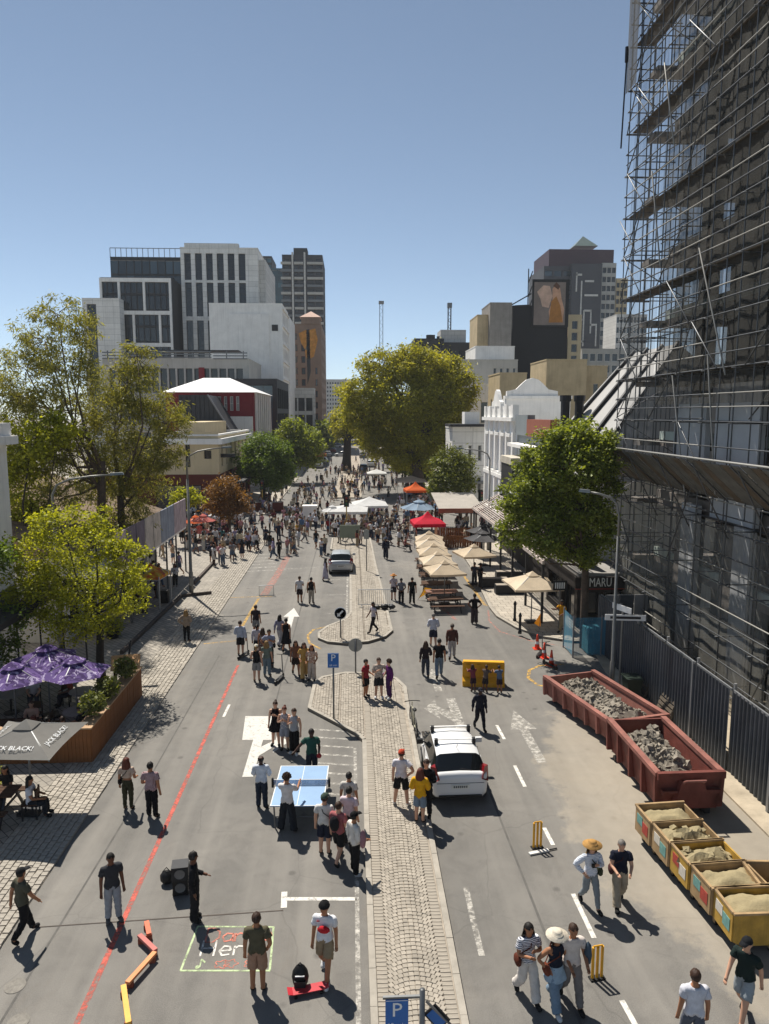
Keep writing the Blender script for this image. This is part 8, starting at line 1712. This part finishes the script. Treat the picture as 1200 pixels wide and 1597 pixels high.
person('person all in black, right of the trio on the right road', 643, 942, 178, 'relax', 'down', 'down', (T, '#1b1c1f'), (B, '#151517'), ('short', 'k'), 't', 1.0)
# kids on the yellow barrier
for k, (px, lab, tp, bt, sk) in enumerate(((738, 'child in pink leaning over the yellow barrier, leftmost', '#7d3a44', '#35202a', 'b'), (757, 'child in grey leaning over the yellow barrier, middle', '#5c4f48', '#2c2426', 'b'), (779, 'child in blue leaning over the yellow barrier, rightmost', '#5c6a80', '#3a2a2c', 't'))):
    person(lab, px, 1078 + k, 180 + (10, -30, 5)[k], 'lean', 'reach', 'reach', (T, tp), ('shorts', bt), (('long', 'n'), ('short', 'n'), ('short', 'k'))[k], sk, .68)
person('man in white tee and black shorts with red cap on the median', 626, 1256, 165, 'wide', 'down', 'hip', (T, '#c9c6cc'), ('shorts', '#1a1a1d'), ('cap', 'n', '#b0452e'), 'p', 1.03, shoes='#cfcfcf')
person('woman in yellow jacket and denim shorts by the white hatchback', 655, 1283, 160, 'stand', 'hold', 'chest', ('jacket', '#cf9a1a'), ('shorts', '#6f7f8f'), ('long', 'a'), 'p', .97, fem=1)
person('man in black hoodie between the yellow jacket and the hatchback', 665, 1272, -25, 'relax', 'chest', 'pocket', ('long', '#16171b'), (B, '#1a1a1e'), ('short', 'n'), 'p', 1.02)
# right foreground
person('woman in striped top and white trousers with brown bag, left of three strollers', 821, 1558, 12, 'walk', 'chest', 'phone', (T, '#4d5263', 'stripe'), ('wide', '#c9c2bb'), ('long', 'k'), 't', 1.0, fem=1, extra=(('bag', '#5a2f22', -1),))
person('woman in navy vest and blue jeans with white hat, middle of three strollers', 864, 1571, 18, 'walk2', 'hold', 'hip', ('tank', '#1d2230'), ('wide', '#6f8396'), ('hat', 'a', '#c9c0b0', 'long'), 't', .98, fem=1, shoes='#c9c9c9', extra=(('tied', '#8fa3b3'), ('bag', '#6a3626', -1)))
person('man in cream tee and grey trousers carrying a denim jacket, right of three strollers', 889, 1565, 5, 'walk', 'hold', 'down', (T, '#c9bfb8'), (B, '#77706c'), ('short', 'n'), 't', 1.04, extra=(('carry', '#44525f', 1),))
person('woman in straw hat, pale denim shirt and grey capris with camera', 919, 1415, 10, 'walk', 'chest', 'hip', ('long', '#a9b4c4', 'stripe'), ('tight', '#7d8488'), ('hat', 'l', '#a8814c', 'long'), 'p', 1.0, fem=1, extra=(('camera',), ('bag', '#3c3f2c', 1)))
person('stout person in navy tee and khaki trousers beside the straw hat woman', 965, 1411, -8, 'walk2', 'lap', 'lap', (T, '#1f2231'), ('wide', '#9d917f'), ('short', 'g'), 'p', 1.0, extra=(('bag', '#4a2a2a', -1),))
person('man in dark green polo, grey shorts and black cap at the right edge', 1158, 1590, -55, 'walk', 'bck', 'fwd', (T, '#1d2a28'), ('shorts', '#8f979c'), ('cap', 'g', '#1a1c20'), 'p', 1.04)
person('man in pale grey tee at the bottom right edge, seen from behind', 0, 0, 172, 'walk', 'down', 'down', (T, '#c3c4cc'), (B, '#555a66'), ('short', 'n'), 't', 1.03, loc=(5.9, 11.05, 0))
# cafe and pavement people on the right
person('waiter in yellow shirt and khaki trousers at the cafe corner', 876, 985, -60, 'walk', 'hold', 'reach', (T, '#c58a1a'), (B, '#8f8064'), ('short', 'k'), 'b', 1.03)
person('man in dark tee at the high table by the lone cream umbrella', 740, 915, 160, 'stand', 'phone', 'down', (T, '#3a3a44'), (B, '#24242a'), ('short', 'k'), 't', 1.0, lod=0)
person('man in black standing beside the high table', 749, 918, 120, 'relax', 'down', 'hold', (T, '#1a1a1c'), (B, '#202024'), ('cap', 'k', '#1a1a1a'), 'b', 1.03, lod=0)
# left terrace guests
for (x, y, a, tp, bt, hr, sk, lab, fe) in ((-8.98, 19.3, 100, '#d0d0d6', '#23262c', ('long', 'k'), 't', 'woman in white shirt seated on the dark chair, left foreground', 1), (-9.9, 20.0, -15, '#23211f', '#2a2a2c', ('long', 'k'), 't', 'woman in black seated at the picnic table under the grey umbrella', 1), (-11.2, 24.75, 0, '#bd9a84', '#6a5a50', ('short', 'n'), 'p', 'shirtless looking guest in beige seated behind the terrace wall', 0), (-10.1, 23.25, 170, '#b9a8c8', '#33333a', ('short', 'k'), 't', 'guest in lilac tee seated inside the terrace front', 0), (-9.6, 23.3, 175, '#b87f62', '#4a3a36', ('short', 'n'), 'p', 'guest in peach top seated inside the terrace corner', 1), (-10.6, 23.4, 178, '#6a2c2a', '#33333a', ('long', 'a'), 'p', 'guest in dark red seated inside the terrace front', 1), (-12.0, 23.3, 170, '#c9a08a', '#555555', ('short', 'k'), 't', 'guest in salmon tee seated at the left of the terrace', 0), (-9.35, 26.9, 60, '#8f7f84', '#3a3a40', ('long', 'n'), 'p', 'guest in mauve seated by the slanted timber board', 1), (-10.85, 27.3, -60, '#9d4a38', '#33333a', ('short', 'k'), 'b', 'guest in rust tee seated near the tree trunk', 0), (-12.2, 27.2, 20, '#c9c3bd', '#44444a', ('short', 'n'), 'p', 'guest in white seated under the middle purple umbrella', 0), (-9.3, 24.2, -90, '#2c2c33', '#25252b', ('short', 'k'), 't', 'guest in black seated beside the planter', 0)):
    person(lab, 0, 0, a, 'sit', 'lap', 'lap', (T, tp), (B, bt), hr, sk, 1.0, 1, fe, loc=(x, y, .05))
person('man in patterned shirt inside the flame coloured tent', 226, 956, -20, 'stand', 'chest', 'hold', (T, '#b0a57c', 'floral'), (B, '#1a1a1c'), ('cap', 'k', '#8a3a2a'), 'b', 1.04, lod=0)
person('man in grey tee left of the patterned shirt man under the tree', 213, 950, 30, 'stand', 'down', 'hold', (T, '#6d6a60'), (B, '#22252a'), ('short', 'k'), 't', 1.0, lod=0)

# ---- the crowd further up the street: individuals from a dozen poses, told apart by clothes and place
PO = [('stand', 'down', 'down'), ('relax', 'phone', 'down'), ('walk', 'fwd', 'bck'), ('walk2', 'bck', 'fwd'), ('stand', 'hip', 'chest'), ('relax', 'pocket', 'hold'), ('wide', 'down', 'hold'), ('walk', 'down', 'hold')]
TOPC = [('white', '#c6c4c6'), ('black', '#17171a'), ('grey', '#77777c'), ('navy', '#232a40'), ('maroon', '#5a2028'), ('pink', '#b07f86'), ('beige', '#a3917a'), ('blue', '#55708f'), ('olive', '#4f523a'), ('red', '#9a2a2a'), ('mustard', '#b38a2f'), ('lilac', '#8d83a3'), ('teal', '#2f5f60'), ('cream', '#b9ad97')]
BOTC = [('black', '#161618'), ('denim', '#4a5a70'), ('grey', '#6f6f72'), ('khaki', '#8a7d66'), ('dark blue', '#23283a'), ('white', '#b5b3b0')]
cr = random.Random(5); PLACES = []
def ok(x, y, d): return all((x - a) ** 2 + (y - b) ** 2 > d * d for a, b in PLACES)
SEEN = {}
def crowd(zone, n, poly, dmin=.55, face=None):
    xs = [p[0] for p in poly]; ys_ = [p[1] for p in poly]; c = 0; tries = 0
    while c < n and tries < n * 60:
        tries += 1; px, py = cr.uniform(min(xs), max(xs)), cr.uniform(min(ys_), max(ys_))
        if not inside((px, py), poly): continue
        x, y = G(px, py)
        if not ok(x, y, dmin): continue
        PLACES.append((x, y)); c += 1
        while True:
            tn, tcx = cr.choice(TOPC[:4] * 2 + TOPC + [TOPC[0]] * 4 + [TOPC[5], TOPC[6], TOPC[13]] * 2); bn, bc = cr.choice(BOTC[:2] + BOTC); fe = cr.random() < .45; kind = cr.choice(['trousers', 'trousers', 'shorts', 'wide' if fe else 'trousers', 'skirt' if fe else 'shorts'])
            bw = {'wide': 'wide trousers'}.get(kind, kind); pp = cr.choice(PO); hs = cr.choice(['long', 'pony', 'bun', 'long'] if fe else ['short', 'short', 'curly', 'cap', 'bald']); hr = (hs, cr.choice('kkknnal')) + (('#2a2a2e',) if hs == 'cap' else ())
            pack = cr.random() < .15; lab = '%sperson in %s top and %s %s%s %s' % ({'long': 'long-haired ', 'pony': 'ponytailed ', 'bun': 'bun-haired ', 'curly': 'curly-haired ', 'bald': 'balding '}.get(hs, ''), tn, bn, bw, ' with ' + ' and '.join([q for q, f_ in (('cap', hs == 'cap'), ('backpack', pack)) if f_]) if pack or hs == 'cap' else '', zone)
            if lab not in SEEN: SEEN[lab] = 1; break
        person(lab, px, py, face + cr.uniform(-40, 40) if face is not None else cr.uniform(0, 360), *pp, (cr.choice(['tee', 'tee', 'long', 'tank' if fe else 'tee']), tcx), (kind, bc), hr, cr.choice('pttbbd'), cr.uniform(.93, 1.05) * (1 if not fe else .96), 0, int(fe), '#2a2a2a' if cr.random() < .6 else '#bdbdbd', (('backpack', '#202024'),) if pack else (), 'crowd ' + zone)
crowd('around the brown tree', 29, [(302, 836), (400, 826), (404, 868), (345, 880), (300, 872)], .6)
crowd('by the pink umbrellas', 15, [(262, 822), (345, 815), (345, 860), (268, 858)], .6)
crowd('by the low kerb rail', 4, [(318, 860), (350, 868), (352, 893), (322, 890)], .6)
crowd('near the small goals', 12, [(392, 826), (470, 822), (470, 868), (410, 872)], 1.1)
crowd('by the white cart', 17, [(418, 798), (530, 792), (528, 836), (425, 832)], .8)
crowd('under the white tents', 22, [(530, 800), (622, 802), (626, 826), (530, 824)], .6)
crowd('before the red tent', 22, [(585, 818), (662, 808), (652, 850), (588, 862)], .75)
crowd('near the screen board', 5, [(520, 842), (572, 842), (570, 868), (520, 856)], .7)
crowd('at the blue umbrella', 12, [(628, 792), (690, 794), (690, 822), (640, 822)], .7)
crowd('queuing on the far median', 15, [(532, 762), (556, 762), (560, 784), (530, 784)], .7, 180)
crowd('on the far left road', 17, [(430, 752), (530, 752), (526, 785), (410, 790)], 1.0)
crowd('at the far median tree', 9, [(515, 738), (570, 738), (566, 752), (518, 752)], .9)
crowd('at the far small tent', 9, [(572, 742), (616, 742), (620, 768), (570, 770)], 1.0)
crowd('by the orange tent', 11, [(618, 745), (640, 748), (660, 776), (636, 778)], .8)
crowd('on the left side street', 8, [(380, 785), (430, 785), (425, 806), (390, 806)], .9)
crowd('among the right cafe tables', 5, [(700, 830), (760, 826), (775, 868), (716, 866)], .8)
crowd('inside the timber pavilion', 5, [(700, 822), (742, 822), (742, 836), (700, 836)], .6)
crowd('under the poster canopy', 6, [(225, 862), (270, 852), (272, 880), (228, 885)], .6)
person('woman in long dark coat walking on the right road past the crowd', 602, 872, 178, 'walk', 'bck', 'down', ('jacket', '#2a2e3d'), ('wide', '#2a2e3d'), ('hat', 'k', '#3a4152'), 'b', 1.05, lod=0)
person('person on a low seat with a pram at the crowd edge', 0, 0, 90, 'sit', 'lap', 'lap', (T, '#7a3a3a'), (B, '#2a2a2e'), ('short', 'n'), 't', 1.0, lod=0, loc=(4.4, 58.4, 0))
t = thing('folding_stool', 'folding stool of the person at the crowd edge by the red tent', 'stool', (4.4, 58.4, 0)); MB().box(-.2, .2, -.18, .18, .38, .42).build('seat', BLKM, t); MB().bar((-.18, -.15, 0), (.18, -.15, .38), .03).bar((.18, .15, 0), (-.18, .15, .38), .03).build('leg', METD, t)
spawn()
# ---- beyond the 300 told apart: the rest of the throng, one mass
def throng(n_by_poly, seed):
    r_ = random.Random(seed); keys = [k for k in POSES if not k[3] and k[0] != 'sit']; arr = {}
    def data(me):
        if me.name not in arr:
            c = np.empty(len(me.vertices) * 3); me.vertices.foreach_get('co', c); arr[me.name] = (c.reshape(-1, 3), [list(p.vertices) for p in me.polygons])
        return arr[me.name]
    mats = [SKIN['t'], SKIN['b'], HAIRM['k'], HAIRM['n']] + [fabric(c) for _, c in TOPC] + [fabric(c) for _, c in BOTC]; V = []; Fs = []; Mi = []; off = 0
    for poly, n in n_by_poly:
        xs = [p[0] for p in poly]; ys_ = [p[1] for p in poly]; c = 0; tr_ = 0
        while c < n and tr_ < n * 80:
            tr_ += 1; px, py = r_.uniform(min(xs), max(xs)), r_.uniform(min(ys_), max(ys_))
            if not inside((px, py), poly): continue
            x, y = G(px, py)
            if not ok(x, y, .55): continue
            PLACES.append((x, y)); c += 1; P = POSES[r_.choice(keys)]; a = r_.uniform(0, 6.28); h = r_.uniform(.84, .97); rot = np.array([[math.cos(a), -math.sin(a), 0], [math.sin(a), math.cos(a), 0], [0, 0, 1]]); base = np.array([x, y, gz(x, y)])
            for me, mi, o_ in ((body_mesh(P, 't'), r_.choice((0, 0, 1)), None), (garment(P, r_.choice(('tee', 'long'))), 4 + r_.choice([0, 0, 0, 0, 1, 2, 5, 6, 7, 11, 13, 13, r_.randrange(len(TOPC))]), None), (garment(P, r_.choice(('trousers', 'shorts'))), 4 + len(TOPC) + r_.randrange(len(BOTC)), None), (hair_mesh(r_.choice(('short', 'long'))), r_.choice((2, 3)), P['J']['head'][0])):
                co, fs = data(me); q = (co + (np.array(o_) if o_ is not None else 0)) @ rot.T * h + base
                V.append(q); Fs.extend([[i + off for i in f] for f in fs]); Mi.extend([mi] * len(fs)); off += len(q)
    o = put('throng', mesh_from('throng', np.concatenate(V), Fs, mats, Mi)); o['kind'] = 'stuff'; o['label'] = 'the rest of the throng filling the far street'; o['category'] = 'crowd'
throng([([(250, 808), (410, 808), (405, 862), (300, 868), (255, 850)], 46), ([(405, 770), (530, 765), (530, 842), (415, 846)], 40), ([(530, 790), (665, 790), (650, 852), (530, 845)], 62), ([(505, 712), (615, 708), (640, 785), (470, 785)], 60), ([(618, 730), (690, 770), (690, 812), (640, 790)], 26), ([(395, 800), (520, 800), (520, 870), (405, 880)], 16), ([(195, 880), (262, 862), (290, 905), (215, 960)], 10), ([(560, 705), (612, 702), (625, 770), (565, 770)], 24)], 3)
# ---- thin summer haze over the street
hz = MB().box(-1000, 1000, -60, 1600, -2.0, 112).build('haze', None); hz['kind'] = 'stuff'; hz['label'] = 'thin summer haze over the street'
hm = bpy.data.materials.new('haze'); hm.use_nodes = True; hm.node_tree.nodes.remove(hm.node_tree.nodes['Principled BSDF']); pv_ = hm.node_tree.nodes.new('ShaderNodeVolumePrincipled'); pv_.inputs['Color'].default_value = (.86, .91, .97, 1); pv_.inputs['Density'].default_value = .00022
hm.node_tree.links.new(pv_.outputs[0], hm.node_tree.nodes['Material Output'].inputs['Volume']); hz.data.materials.clear(); hz.data.materials.append(hm)
